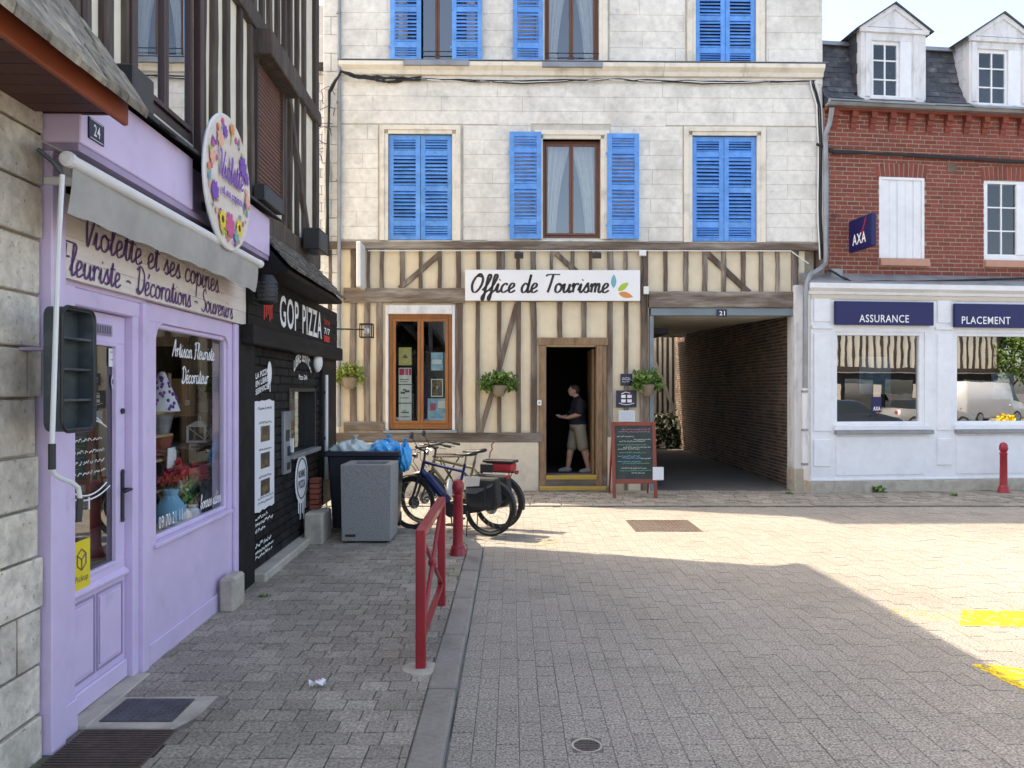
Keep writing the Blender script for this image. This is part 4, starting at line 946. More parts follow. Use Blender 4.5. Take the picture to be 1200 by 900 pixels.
for (a, b, z0_, z1_) in (w1, w2, w3):
    m = MB(); fr = .06
    m.box(a, a+fr, dF+.02, dF+.12, z0_, z1_).box(b-fr*1.6, b, dF+.02, dF+.12, z0_, z1_).box(a+fr, b-fr*1.6, dF+.02, dF+.12, z0_, z0_+fr).box(a+fr, b-fr*1.6, dF+.02, dF+.12, z1_-fr, z1_)
    wo = S.part('window', m, 'white_paint', bevel=.005)
    S.part('pane', MB().box(a+fr*.9, b-fr*1.5, dF+.07, dF+.078, z0_+fr*.9, z1_-fr*.9), 'glass_mirror', under=wo)
    S.part('sill', MB().box(a-.02, b+.04, dF-.06, dF+.05, z0_-.09, z0_-.002), 'white_paint', under=wo, bevel=.008)
    S.part('ledge', MB().box(a-.01, b+.12, dF-.09, dF-.001, z0_-.16, z0_-.092), 'zinc', under=wo, bevel=.006)
    S.part('panel', MB().box(a+.02, b-.02, dF-.014, dF-.0006, .33, z0_-.20), 'white_paint', bevel=.006)
    S.part('room', MB().box(a-.2, b+.2, 1.2, 1.25, .6, 3.1).box(a-.2, a-.15, .0, 1.2, .6, 3.1).box(b+.15, b+.2, 0, 1.2, .6, 3.1).box(a-.15, b+.15, -.01, 1.2, .55, .6).box(a-.15, b+.15, -.01, 1.2, 3.1, 3.15), 'room_dark', under=wo)
for (x0, x1, txt, tx0, tx1, nm) in ((979, 1094, 'ASSURANCE', 1007, 1065, 'blue insurance board reading Assurance over the shop window'), (1119, 1234, 'PLACEMENT', 1127, 1184, 'blue board reading Placement at the right edge of the shop')):
    q = FB.R(x0, x1, 353.5 if x0 < 1000 else 356.5, 381 if x0 < 1000 else 384, dF-.08)
    t = Thing('shop_sign', nm, 'sign', FB, (q[0], dF-.02, q[2]), group='blue shop boards'); t.part('board', MB().box(q[0], q[1], dF-.09, dF-.0305, q[2], q[3]), 'axa_blue', bevel=.004)
    ty = 377.5 if x0 < 1000 else 379.5
    a, z = FB.uv(tx0, ty, dF-.09); b = FB.u(tx1, dF-.09); t.part('lettering', block(txt, at(a, dF-.0925, z), b-a, .135, .006), 'white_print')
# projecting sign
a = FB.w(FB.u(991), -.05, 0); t = Thing('projecting_sign', 'blue insurance sign projecting from the red brick wall', 'sign', FB, (FB.u(991), 0, FB.z(991, 296)))
su = FB.u(991); zt, zb = FB.z(991, 261), FB.z(991, 297.5)
t.part('panel', MB().box(su, su+.09, -.82, -.10, zb, zt), 'axa_blue', bevel=.012)
t.part('arm', MB().box(su+.03, su+.06, -.10, .01, zt-.12, zt-.08).box(su+.03, su+.06, -.10, .01, zb+.08, zb+.12), 'zinc')
sw_ = .70; sh = zt-zb
pl = lambda x, y: (su-.004, -.11-x, zb+y)
t.part('lettering', block('AXA', lambda x, y: pl(.12+x, .10+y), .42, .19, .02), 'white_print')
t.part('stroke', MB().add([pl(.40, .27), pl(.43, .27), pl(.56, sh-.04), pl(.53, sh-.04)], [(0, 1, 2, 3)]), 'red_print')
# things shown in the insurance window
d_ = dF+.13
t = Thing('window_poster', 'turquoise landscape poster hanging in the left insurance window', 'poster', FB, (FB.u(1015, d_), d_, 1.4))
q = FB.R(1007, 1044, 418, 462, d_); t.part('sheet', MB().box(q[0], q[1], d_, d_+.006, q[2], q[3]), 'poster_sky'); t.part('print', MB().box(q[0]+.03, q[1]-.2, d_-.003, d_-.001, q[2]+.03, q[2]+.3), 'chalk_blue')
t = Thing('window_poster', 'pale poster with landscape in the right insurance window', 'poster', FB, (FB.u(1170, d_), d_, 1.4))
q = FB.R(1162, 1188, 437, 468, d_); t.part('sheet', MB().box(q[0], q[1], d_, d_+.006, q[2], q[3]), 'poster_sky'); t.part('print', MB().box(q[0]+.03, q[1]-.03, d_-.003, d_-.001, q[2]+.2, q[3]-.1), 'paper')
t = Thing('window_sticker', 'small blue sticker with white letters low in the left insurance window', 'sticker', FB, (FB.u(1027, d_), d_, 1.1))
q = FB.R(1022, 1033, 465, 483, dF+.06); t.part('sheet', MB().box(q[0], q[1], dF+.062, dF+.066, q[2], q[3]), 'axa_blue'); t.part('lettering', block('AXA', at(q[0]+.02, dF+.059, q[2]+.03), q[1]-q[0]-.04, .07, .03), 'white_print')
# the stone pier between passage and shop
t = Thing('stone_pier', 'peeling white pier between the passage and the insurance shop', 'pier', FT, (FT.u(938), -.05, 0))
a, b = FT.u(931, -.12)+.005, FT.u(947, -.12)
t.part('shaft', MB().box(a, b, -.12, .25, .42, FT.z(938, 335)), 'white_old', bevel=.01); t.part('base', MB().box(a-.01, b+.03, -.15, .25, 0, .418), 'concrete', bevel=.012)
# ------------------------------------------------------------------ stone house at the left edge
R = FL.R
uS = FL.u(46)
T = Thing('stone_house', 'rough limestone house wall with small slate canopy at the left edge', 'building', FL, (2.5, 0, 0))
T.part('wall', MB().box(-3, uS, .02, .5, 0, 6.0), 'rubble_joint')
stones = courses(.6, uS-.005, .0, 3.22, .258, .62, [], -.02, .06, joint=.014, jit=.25, dj=.010, jh=.08, mn=.05)
pieces(T, 'stone_block', stones, 'rubble_stone', bev=.006)
T.part('back', MB().box(-3, uS, 6, 6.3, 0, 6), 'rubble_joint')
# canopy: boarded soffit, red fascia, thick mossy slates
zs = 3.19; ov = .40; ue = uS+.03; ub = .4
for k in range(int((ue-ub)/.11)): T.part('soffit_board', MB().box(ub+k*.11, ub+k*.11+.105, -ov, .0, zs, zs+.02), 'soffit_wood')
T.part('fascia', MB().box(ub, ue-.02, -ov-.03, -ov, zs-.035, zs+.10), 'fascia_red', bevel=.006)
T.part('end_board', MB().prismx([(-ov, zs+.02), (-.0, zs+.02), (-.0, zs+.55)], ue-.035, ue-.012), 'soffit_wood')
for row in range(11):
    f = row/10.; y0 = -ov-.12 + f*.46; z0 = zs+.0 + f*.62; u = ub - (.11 if row % 2 else 0)
    while u < ue:
        w_ = .20*U(.8, 1.2); a, b = u, min(u+w_-.006, ue+U(-.02, .03))
        if b-a > .03:
            j = U(-.016, .016); h = U(.024, .042)
            T.part('slate', MB().prismx([(y0+j, z0+j), (y0+.10+j, z0+.14+j), (y0+.10+j-.02, z0+.14+h+j), (y0-.012+j, z0+h+j)], a, b), 'slate_moss')
        u += w_
T.part('roof_deck', MB().prismx([(-ov-.02, zs+.06), (.0, zs+.60), (.0, zs+.03), (-ov, zs+.03)], ub, ue-.04), 'soffit_wood')

# ------------------------------------------------------------------ timber-framed house above the two shops
uE = FL.u(373)
TH = Thing('timber_framed_house', 'tall timber-framed house with cream infill above the lilac and black shops', 'building', FL, (7, 0, 3.4))
z0h, zEv = 3.40, 7.7
w1 = (FL.u(156), FL.u(231), 3.70, 5.6); w2 = (FL.u(299), FL.u(331), 3.72, 5.0)
TH.part('plaster_wall', wall(uS-.5, uE, z0h, zEv, .03, .3, [w1, w2]), 'plaster_white')
TH.part('end_wall', MB().box(uE-.3, uE, .301, 7, 0, zEv).box(uS-.5, uE, 6.8, 7, 0, zEv).box(uS-.5, uS-.2, .301, 6.8, 0, zEv), 'plaster_white')
TH.part('back_wall', MB().box(uS, uE-.31, .9, 1.0, 0, z0h), 'timber_dark')
TH.part('floor_slab', MB().box(uS-.5, uE-.31, .31, 6.7, z0h-.02, z0h+.1), 'room_brown')
TH.part('roof', MB().prismx([(-.35, zEv+.0), (3.5, zEv+3.0), (7.3, zEv), (7.3, zEv-.12), (3.5, zEv+2.8), (-.35, zEv-.12)], uS-.6, uE+.12), 'roof_brown')
TH.part('gable', MB().prismx([(.31, zEv), (3.5, zEv+2.7), (6.8, zEv)], uE-.3, uE-.01), 'plaster_white')
def tv(u, wd, za, zb, d=-.012, nm='post', mat='timber_dark', lean=0.): timber(TH, (u, za), (u+lean, zb), wd*.78, d, .05, mat, name=nm, n=8, wob=.12)
zb0, zb1 = 5.24, 5.42
for u, wd in ((FL.u(88), .10), (FL.u(101), .12), (FL.u(127), .14), (FL.u(151), .11)): tv(u, wd, z0h, zEv)
for px, wd in ((237, .16), (252, .13), (267, .11), (282, .10), (295.5, .12)): tv(FL.u(px), wd, z0h, zb0, lean=U(-.02, .02))
for px, wd in ((334.5, .10), (341, .10), (349, .11), (357, .11)): tv(FL.u(px), wd, z0h, zb0)
tv(uE-.12, .24, z0h, zEv, -.02)
for px, wd in ((237, .15), (252, .12), (267, .12), (281, .12), (290, .11), (299, .11), (308, .11), (317, .12), (326, .12), (334, .11), (341, .12), (349, .11), (357, .12)): tv(FL.u(px), wd, zb1, zEv)
timber(TH, (FL.u(233), (zb0+zb1)/2), (uE, (zb0+zb1)/2), zb1-zb0, -.035, .07, 'timber_dark', name='beam', n=14)
timber(TH, (uS-.5, zEv-.15), (uE, zEv-.15), .25, -.04, .07, 'timber_dark', name='beam', n=14)
timber(TH, (uS-.4, z0h+.1), (uE, z0h+.1), .2, -.03, .07, 'timber_dark', name='beam', n=16)
timber(TH, (FL.u(336), 5.2), (FL.u(363), z0h+.2), .12, -.022, .05, 'timber_dark', name='brace')
# two-leaf window, brown frame
window(TH, w1, d=.06, mat='window_dark', glass='glass_mirror', fr=.055, leaves=2, room='room_dark', rdep=.7)
TH.part('window_frame', MB().box(w1[0]-.07, w1[0], -.03, .03, w1[2]-.1, w1[3]).box(w1[1], w1[1]+.07, -.03, .03, w1[2]-.1, w1[3]), 'window_dark', bevel=.006)
TH.part('flue_box', MB().box(FL.u(124), FL.u(150), -.16, .0, 3.48, 3.74), 'dark_metal', bevel=.01)
# roller shutter
o = TH.part('roller_shutter', MB().box(w2[0], w2[0]+.05, -.02, .06, w2[2], w2[3]).box(w2[1]-.05, w2[1], -.02, .06, w2[2], w2[3]), 'timber_dark')
n = 30; h = (w2[3]-w2[2])/n; me = MB().prismx([(.02, 0), (.005, h*.25), (.005, h*.8), (.02, h*.98), (.04, h*.98), (.04, 0)], -(w2[1]-w2[0]-.1)/2, (w2[1]-w2[0]-.1)/2).mesh('slat'); me.materials.append(MATS['shutter_rust'])
for k in range(n): TH.piece('slat', me, ((w2[0]+w2[1])/2, 0, w2[2]+h*k), under=o)
TH.part('shutter_box', MB().box(w2[0]-.06, w2[1]+.12, -.17, .03, w2[3], w2[3]+.24), 'timber_dark', bevel=.01)
TH.part('window_guard', MB().box(w2[0]-.15, w2[0]+.45, -.14, -.03, w2[2]-.12, w2[2]+.04), 'dark_metal', bevel=.01)
# dark slate drip course above the lilac fascia
u = uS-.05
while u < FL.u(318, -.2):
    w_ = U(.16, .24); TH.part('drip_slate', MB().prismx([(-.27, z0h+.02+U(-.008, .008)), (.0, z0h+.16), (.0, z0h+.18), (-.27, z0h+.04)], u, u+w_-.004), 'slate_black'); u += w_
t = Thing('floodlight', 'black box floodlight at the far corner of the timber-framed house', 'lamp', FL, (uE-.2, -.03, 3.55)); q = FL.uv(369, 284, -.15)
t.part('housing', MB().box(q[0]-.22, q[0]+.2, -.26, -.06, q[1]-.12, q[1]+.13), 'dark_metal', bevel=.012); t.part('arm', MB().box(q[0]-.04, q[0]+.04, -.06, .03, q[1]-.05, q[1]+.05), 'dark_metal')

# ------------------------------------------------------------------ lilac flower shop
F = Thing('flower_shop_front', 'lilac painted flower shop front with glazed door and display window', 'shop front', FL, (5.2, 0, 0))
u_d0, u_d1 = FL.u(84), FL.u(156); u_w0 = FL.u(183); u_w1 = FL.u(268); uF = FL.u(276); zW0, zW1 = .84, 2.30
F.part('pilaster', MB().box(uS+.005, u_d0-.16, -.06, .25, 0, 3.1), 'lilac', bevel=.006)
F.part('pilaster', MB().box(u_d0-.158, u_d0, -.02, .25, 0, 2.40), 'lilac', bevel=.004)
F.part('pilaster_base', MB().box(u_d0-.158, u_d0+.0, -.035, -.0205, .0, .22), 'lilac', bevel=.005)
F.part('window_wall', wall(FL.u(170), uF, .02, 2.42, .0, .14, [(u_w0, u_w1, zW0, zW1)]), 'lilac', bevel=.003)
F.part('base_board', MB().box(FL.u(172), uF, -.018, -.0005, .02, .20), 'lilac', bevel=.006)
F.part('end_strip', MB().box(uF-.09, uF, -.03, -.0005, .2, 2.42), 'lilac', bevel=.006)
# display window: rounded upper corners, moulded inner edge
c = .10; m = MB()
m.prism([(u_w0, zW1), (u_w0, zW1-c), (u_w0+.02, zW1-.05), (u_w0+.05, zW1-.02), (u_w0+c, zW1)], -.001, .06).prism([(u_w1, zW1), (u_w1-c, zW1), (u_w1-.05, zW1-.02), (u_w1-.02, zW1-.05), (u_w1, zW1-c)], -.001, .06)
wo = F.part('display_window', m, 'lilac')
fr = .035
F.part('window_bead', MB().box(u_w0, u_w0+fr, .02, .07, zW0, zW1).box(u_w1-fr, u_w1, .02, .07, zW0, zW1).box(u_w0+fr, u_w1-fr, .02, .07, zW0, zW0+fr).box(u_w0+fr, u_w1-fr, .02, .07, zW1-fr, zW1), 'lilac', under=wo, bevel=.008)
F.part('window_sill', MB().box(u_w0-.05, u_w1+.03, -.03, .02, zW0-.035, zW0-.002), 'lilac', under=wo, bevel=.008)
F.part('pane', MB().box(u_w0+fr*.8, u_w1-fr*.8, .04, .046, zW0+fr*.8, zW1-fr*.8), 'glass_shop', under=wo)
# door: frame, leaf, glass, two lower panels
zD = 2.30
F.part('door_frame', MB().box(u_d1+.005, FL.u(163), .0, .16, .02, zD+.05).box(FL.u(163)+.001, FL.u(170)-.001, -.03, .16, .02, zD+.10).box(u_d0, FL.u(163), -.005, .16, zD+.005, zD+.10), 'lilac', bevel=.006)
d0, d1 = u_d0+.005, u_d1; dd = .05; g0, g1, gz0, gz1 = d0+.06, d1-.11, .80, 2.13
do = F.part('door', wall(d0, d1, .07, zD, dd, dd+.05, [(g0, g1, gz0, gz1)]), 'lilac', bevel=.003)
F.part('door_rail', MB().prismx([(dd, .70), (dd-.03, .715), (dd-.035, .735), (dd-.01, .755), (dd, .76)], d0+.01, d1-.01), 'lilac', under=do, bevel=.004)
mid = (d0+d1)/2-.01
for (a, b) in ((d0+.05, mid-.04), (mid+.04, d1-.07)):
    F.part('door_panel', MB().box(a, b, dd-.012, dd-.0004, .26, .65), 'lilac', under=do, bevel=.011); F.part('panel_bead', MB().box(a-.03, a-.018, dd-.006, dd-.0003, .23, .68).box(b+.018, b+.03, dd-.006, dd-.0003, .23, .68).box(a-.018, b+.018, dd-.006, dd-.0003, .668, .68).box(a-.018, b+.018, dd-.006, dd-.0003, .23, .242), 'lilac_dark', under=do)
F.part('kick_board', MB().box(d0+.005, d1-.005, dd-.02, dd-.0005, .075, .19), 'lilac', under=do, bevel=.008)
F.part('glazing_bead', MB().box(g0, g0+.02, dd-.01, dd+.02, gz0, gz1).box(g1-.02, g1, dd-.01, dd+.02, gz0, gz1).box(g0+.02, g1-.02, dd-.01, dd+.02, gz0, gz0+.02).box(g0+.02, g1-.02, dd-.01, dd+.02, gz1-.02, gz1), 'lilac', under=do, bevel=.004)
F.part('pane', MB().box(g0+.01, g1-.01, dd+.02, dd+.026, gz0+.01, gz1-.01), 'glass_door', under=do)
q = FL.uv(150, 595); hu = d1-.045
F.part('handle', MB().box(hu-.014, hu+.014, dd-.012, dd-.0005, 1.06, 1.34).lathe([(.018, 0), (.018, .008)], (hu, dd-.012, 1.055), 8, 'y').lathe([(.018, 0), (.018, .008)], (hu, dd-.012, 1.345), 8, 'y').tube([(hu, dd-.01, 1.24), (hu, dd-.06, 1.24), (hu-.10, dd-.065, 1.235)], .009, 6), 'black_plastic', under=do, smooth=True)
F.part('lock', MB().lathe([(.018, 0), (.018, .012)], (hu, dd-.014, 1.72), 10, 'y'), 'dark_metal', under=do)
F.part('vent', MB().box(d0+.30, d0+.52, dd-.008, dd-.0005, 2.17, 2.235), 'lilac_dark', under=do); m = MB()
for k in range(7): m.box(d0+.315+k*.028, d0+.33+k*.028, dd-.0095, dd-.0082, 2.18, 2.225)
F.part('vent_slot', m, 'grey_print', under=do)
F.part('threshold', MB().box(u_d0, u_d1+.06, -.08, .2, .02, .072), 'concrete', bevel=.006)
# fascia box above the awning
fe = FL.u(316, -.2); f1a, f1b = uS+.0, FL.u(226, -.2)
F.part('fascia', MB().box(f1a, f1b, -.20, .0, 3.07, 3.42), 'lilac', bevel=.006)
F.part('fascia', MB().box(FL.u(286, -.2), fe, -.20, .0, 3.07, 3.42), 'lilac', bevel=.006)
for k in range(5):
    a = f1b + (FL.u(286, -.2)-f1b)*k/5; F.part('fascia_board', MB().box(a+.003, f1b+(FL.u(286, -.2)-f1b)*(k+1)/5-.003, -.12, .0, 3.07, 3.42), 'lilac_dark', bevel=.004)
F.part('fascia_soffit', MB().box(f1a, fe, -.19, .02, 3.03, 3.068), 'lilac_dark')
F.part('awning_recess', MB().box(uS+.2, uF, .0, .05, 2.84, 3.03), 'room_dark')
F.part('lintel', MB().box(uS+.1, uF, .001, .16, 2.425, 2.87), 'lilac'); F.part('lintel', MB().box(u_d0-.2, FL.u(170), -.004, .16, 2.401, 2.4245), 'lilac')
# the shop interior
F.part('interior', MB().box(u_d0-.3, 8.2, .86, .88, .1, 2.6).box(u_d0-.3, 8.2, .21, .86, .08, .1).box(u_d0-.3, u_d0-.28, .16, .86, .1, 2.6).box(8.2, 8.22, .21, .86, .1, 2.6).box(u_d0-.3, 8.2, .21, .86, 2.55, 2.6), 'shop_interior')
F.part('display_floor', MB().box(FL.u(172), 8.15, .21, .85, .74, .78).box(FL.u(172), uF-.05, .145, .209, .74, .78), 'cloth_cream')
# sign board
q = (FL.u(60), FL.u(282), 2.425, 2.86)
t = Thing('shop_sign', 'pale wood-effect flower shop fascia board with violet handwriting', 'sign', FL, (5.2, -.04, 2.42))
np_ = 4
for k in range(np_): t.part('plank', MB().box(q[0], q[1], -.045-.001*(k % 2), -.005, q[2]+(q[3]-q[2])*k/np_+.001, q[2]+(q[3]-q[2])*(k+1)/np_-.001), 'sign_wood')
a, b = FL.u(95, -.05), FL.u(263, -.05); t.part('lettering', script('Violette et ses copines...', at(a, -.05, 2.625), b-a, .19, .017, slant=.1), 'dark_violet')
a, b = FL.u(70, -.05), FL.u(273, -.05); t.part('lettering', script('Fleuriste - Décorations - Souvenirs', at(a, -.05, 2.447), b-a, .165, .016, slant=.1), 'dark_violet')
# awning: cassette, front bar, hanging valance, arms, crank
A = Thing('awning', 'retracted grey fabric awning with white front bar and hanging crank', 'awning', FL, (5.2, -.1, 2.9))
a0, a1 = FL.u(80, -.27), FL.u(304, -.27)
A.part('front_bar', MB().tube([(a0, -.27, 2.915), (a1, -.27, 2.915)], .030, 12), 'white_plastic', smooth=True)
A.part('cassette', MB().tube([(a0+.42, -.09, 2.96), (a1-.06, -.09, 2.96)], .065, 12), 'awning_grey', smooth=True)
A.part('end_cap', MB().lathe([(.02, -.02), (.036, -.015), (.036, .015), (.02, .02)], (a0, -.27, 2.915), 12, 'x'), 'white_plastic'); A.part('end_cap', MB().lathe([(.02, -.02), (.036, -.015), (.036, .015), (.02, .02)], (a1, -.27, 2.915), 12, 'x'), 'white_plastic')
m = MB(); n = 40
for j in range(7):
    f = j/6
    for k in range(n+1): t_ = k/n; m.v.append((a0+.03+(a1-a0-.06)*t_, -.275+.02*f*f+.006*math.sin(t_*30+f*2)*f+.01*math.sin(t_*7), 2.90-.225*f+.006*math.sin(t_*4)-(0 if f < .9 else .004*math.sin(t_*60))))
m.f += [(j*(n+1)+k, j*(n+1)+k+1, (j+1)*(n+1)+k+1, (j+1)*(n+1)+k) for j in range(6) for k in range(n)]
A.part('valance', m, 'awning_grey', smooth='all')
A.part('canopy_fabric', MB().prismx([(-.27, 2.94), (-.10, 3.02), (-.10, 3.025), (-.27, 2.947)], a0+.03, a1-.03), 'awning_grey')
for u in (a0+.25, a1-.3): A.part('arm', MB().box(u-.02, u+.02, -.25, -.02, 2.86, 2.90), 'white_plastic', bevel=.006)
A.part('bracket', MB().box(uS+.08, uS+.20, -.12, -.06, 2.92, 3.02), 'white_plastic', bevel=.015)
pd = -.30; P = [(FL.u(x, pd), pd, FL.z(x, y, pd)) for x, y in ((73, 205), (68, 300), (64, 430), (61, 520))]
A.part('crank_rod', MB().tube(P, .011, 8), 'white_plastic', smooth=True)
A.part('crank_hook', MB().tube([(FL.u(66, pd), -.22, FL.z(66, 175, pd)), (FL.u(70, pd), -.27, FL.z(70, 190, pd)), P[0]], .010, 6), 'dark_metal')
A.part('crank_grip', MB().tube([P[-1], (FL.u(61, pd), pd, FL.z(61, 550, pd))], .016, 8), 'black_plastic', smooth=True)
P2 = [(FL.u(x, pd), pd, FL.z(x, y, pd)) for x, y in ((61, 549), (63, 555), (70, 560), (85, 566), (92, 572), (94, 585))]
A.part('crank_handle', MB().tube(P2, .011, 8), 'white_plastic', smooth=True); A.part('crank_grip', MB().tube([(FL.u(94, pd), pd, FL.z(94, 584, pd)), (FL.u(92, pd), pd, FL.z(92, 612, pd))], .015, 8), 'black_plastic', smooth=True)
# round sign
t = Thing('round_sign', 'round white flower shop sign ringed with printed flowers', 'sign', FL, (5.61, -.3, 2.9)); rc = (FL.uv(267, 215, -.30)[0], FL.uv(267, 215, -.30)[1]); rr = .475
t.part('disc', MB().lathe([(rr, -.012), (rr, .012)], (rc[0], -.30, rc[1]), 48, 'y'), 'sign_wood'); t.part('bracket', MB().box(rc[0]-.03, rc[0]+.03, -.29, -.12, rc[1]-.2, rc[1]-.14), 'dark_metal'); t.part('rim', MB().tube([(rc[0]+rr*math.cos(a), -.30, rc[1]+rr*math.sin(a)) for a in [i*math.pi/24 for i in range(48)]], .013, 6, closed=True), 'white_plastic')
fd = -.3145
cols = ['print_purple', 'print_pink', 'print_peach', 'print_orange', 'print_teal', 'print_leafgreen']
fm = {k: MB() for k in cols + ['yellow_print', 'print_ink', 'leaf']}
nfl = 0
def petal_flower(mb, cx, cz, r, n=6):
    global nfl; nfl += 1
    dd_ = fd-.0001*nfl
    pts = []
    for k in range(n*4):
        a_ = 2*math.pi*k/(n*4); q_ = r*(.72+.28*abs(math.sin(a_*n/2))); pts.append((cx+q_*math.cos(a_), dd_, cz+q_*math.sin(a_)))
    mb.add(pts, [tuple(range(len(pts)))])
for k in range(95):
    a_ = U(0, 2*math.pi); q_ = U(.30, .435); 
    if abs(math.sin(a_)) < .25 and q_ < .35: q_ = .39
    petal_flower(fm[random.choice(cols)], rc[0]+q_*math.cos(a_), rc[1]+q_*math.sin(a_), U(.014, .034), random.choice((5, 6, 7)))
for (a_, q_, r_, cc) in ((.62, .34, .085, 'print_purple'), (.35, .38, .055, 'print_purple'), (2.25, .34, .07, 'print_peach'), (1.9, .36, .05, 'print_purple'), (-2.75, .35, .075, 'print_purple'), (-1.62, .31, .10, 'print_pink'), (2.9, .38, .06, 'print_peach'), (-.1, .38, .055, 'print_peach'), (1.5, .40, .05, 'print_orange'), (-1.25, .38, .055, 'print_teal')): petal_flower(fm[cc], rc[0]+q_*math.cos(a_), rc[1]+q_*math.sin(a_), r_, 8)
for (a_, q_) in ((-2.1, .345), (-1.0, .345)): petal_flower(fm['yellow_print'], rc[0]+q_*math.cos(a_), rc[1]+q_*math.sin(a_), .072, 12); petal_flower(fm['print_ink'], rc[0]+q_*math.cos(a_), rc[1]+q_*math.sin(a_), .03, 12)
for k, mb in fm.items():
    if mb.f: t.part('printed_flowers', mb, k)
t.part('lettering', script('Violette', at(rc[0]-.27, fd-.02, rc[1]+.0), .52, .18, .024, slant=.1), 'print_purple'); t.part('lettering', script('et ses copines', at(rc[0]-.22, fd-.02, rc[1]-.12), .44, .075, .011, slant=.1), 'print_purple')
# number 24
q = FL.R(102.5, 120.5, 138, 162, -.2); t = flat('number_plate', 'small dark blue house number plate reading 24 on the lilac fascia', 'number plate', FL, (q[0], q[1], 3.115, 3.225), -.2005, 'plate_blue', .008)
t.part('lettering', block('24', at(q[0]+.045, -.2095, 3.14), q[1]-q[0]-.09, .06, .01), 'white_print'); t.part('border', MB().box(q[0]+.012, q[1]-.012, -.2092, -.2087, 3.121, 3.124).box(q[0]+.012, q[1]-.012, -.2092, -.2087, 3.216, 3.219), 'white_print')
# glass lettering and stickers
t = Thing('window_lettering', 'white script on the flower shop window reading Artisan Fleuriste Décorateur', 'lettering', FL, (5.8, .038, .9))
gd = .038; uu = lambda px: FL.u(px, gd)
t.part('lettering', script('Artisan Fleuriste', at(uu(202), gd, 2.09), uu(251)-uu(202), .12, .013), 'white_print'); t.part('lettering', script('Décorateur', at(uu(213), gd, 1.90), uu(244)-uu(213), .12, .013), 'white_print')
t.part('lettering', block('09 70 21 11', at(uu(184)+.03, gd, .90), .40, .085), 'white_print'); t.part('lettering', script('bonnes idées'.replace('é', 'é'), at(uu(235), gd, .92), .45, .11, .010), 'white_print')
t = Thing('door_lettering', 'white curved ornament and opening lines on the lilac shop door glass', 'lettering', FL, (4.4, .06, 1.2)); gd2 = dd+.018; c = (g0+g1)/2-.02; m = MB()
for (zz, s, w_) in ((1.63, 1, .2), (1.655, 1, .15), (1.30, -1, .2), (1.275, -1, .24)): m.tube([(c+w_*(k/8-1), gd2, zz+s*.05*(1-(k/8-1)**2)) for k in range(17)], .0045, 4)
m.tube([(c-.03, gd2, 1.70), (c-.015, gd2, 1.74), (c, gd2, 1.78), (c+.015, gd2, 1.74), (c+.03, gd2, 1.70)], .004, 4).tube([(c, gd2, 1.24), (c, gd2, 1.17)], .005, 4)
t.part('ornament', m, 'white_print'); m = MB()
for k, (zz, hh) in enumerate(((1.56, .02), (1.49, .026), (1.43, .026), (1.37, .026))): scribble(c-.20+(.05 if k == 0 else 0), c+.20-(.06 if k == 0 else 0), zz, hh*.8, gd2, m, .005)
t.part('lettering', m, 'white_print')
t = Thing('pickup_sticker', 'yellow sticker with parcel outline reading Pickup on the lilac door', 'sticker', FL, (4.2, dd-.012, .75)); s0_, s1_ = FL.u(86, dd-.02)-.0, FL.u(107, dd-.02); sz0, sz1 = .75, 1.02
t.part('sheet', MB().box(s0_, s1_, dd-.0135, dd-.0115, sz0, sz1), 'yellow_print')
cx_, cz_ = (s0_+s1_)/2, sz0+.165; hx, hz = .052, .058
hexa = [(cx_+hx*math.sin(k*math.pi/3), dd-.0155, cz_+hz*math.cos(k*math.pi/3)) for k in range(6)]
m = MB().tube(hexa, .0035, 4, closed=True).tube([hexa[5], (cx_, dd-.0155, cz_), hexa[1]], .0035, 4).tube([(cx_, dd-.0155, cz_), hexa[3]], .0035, 4); t.part('parcel_outline', m, 'grey_print'); t.part('lettering', block('Pickup', at(s0_+.025, dd-.0155, sz0+.035), s1_-s0_-.05, .045), 'grey_print')
t = Thing('door_notice', 'white rectangular notice at the top of the lilac door glass', 'notice', FL, (4.5, dd, 1.95)); a, b = FL.u(130, dd), FL.u(144, dd)
t.part('sheet', MB().box(a, b, dd+.012, dd+.014, 1.99, 2.10), 'paper'); m = MB(); scribble(a+.01, b-.01, 2.07, .012, dd+.010, m, .004); scribble(a+.01, b-.01, 2.03, .008, dd+.010, m, .003); t.part('lettering', m, 'grey_print')
t = Thing('door_sticker', 'oval white sticker with black band on the lilac door glass', 'sticker', FL, (4.5, dd, 1.8)); t.part('sheet', MB().disc(((a+b)/2+.01, dd+.012, 1.90), .055, .068), 'paper'); t.part('band', MB().box((a+b)/2-.035, (a+b)/2+.055, dd+.009, dd+.011, 1.885, 1.915), 'grey_print')

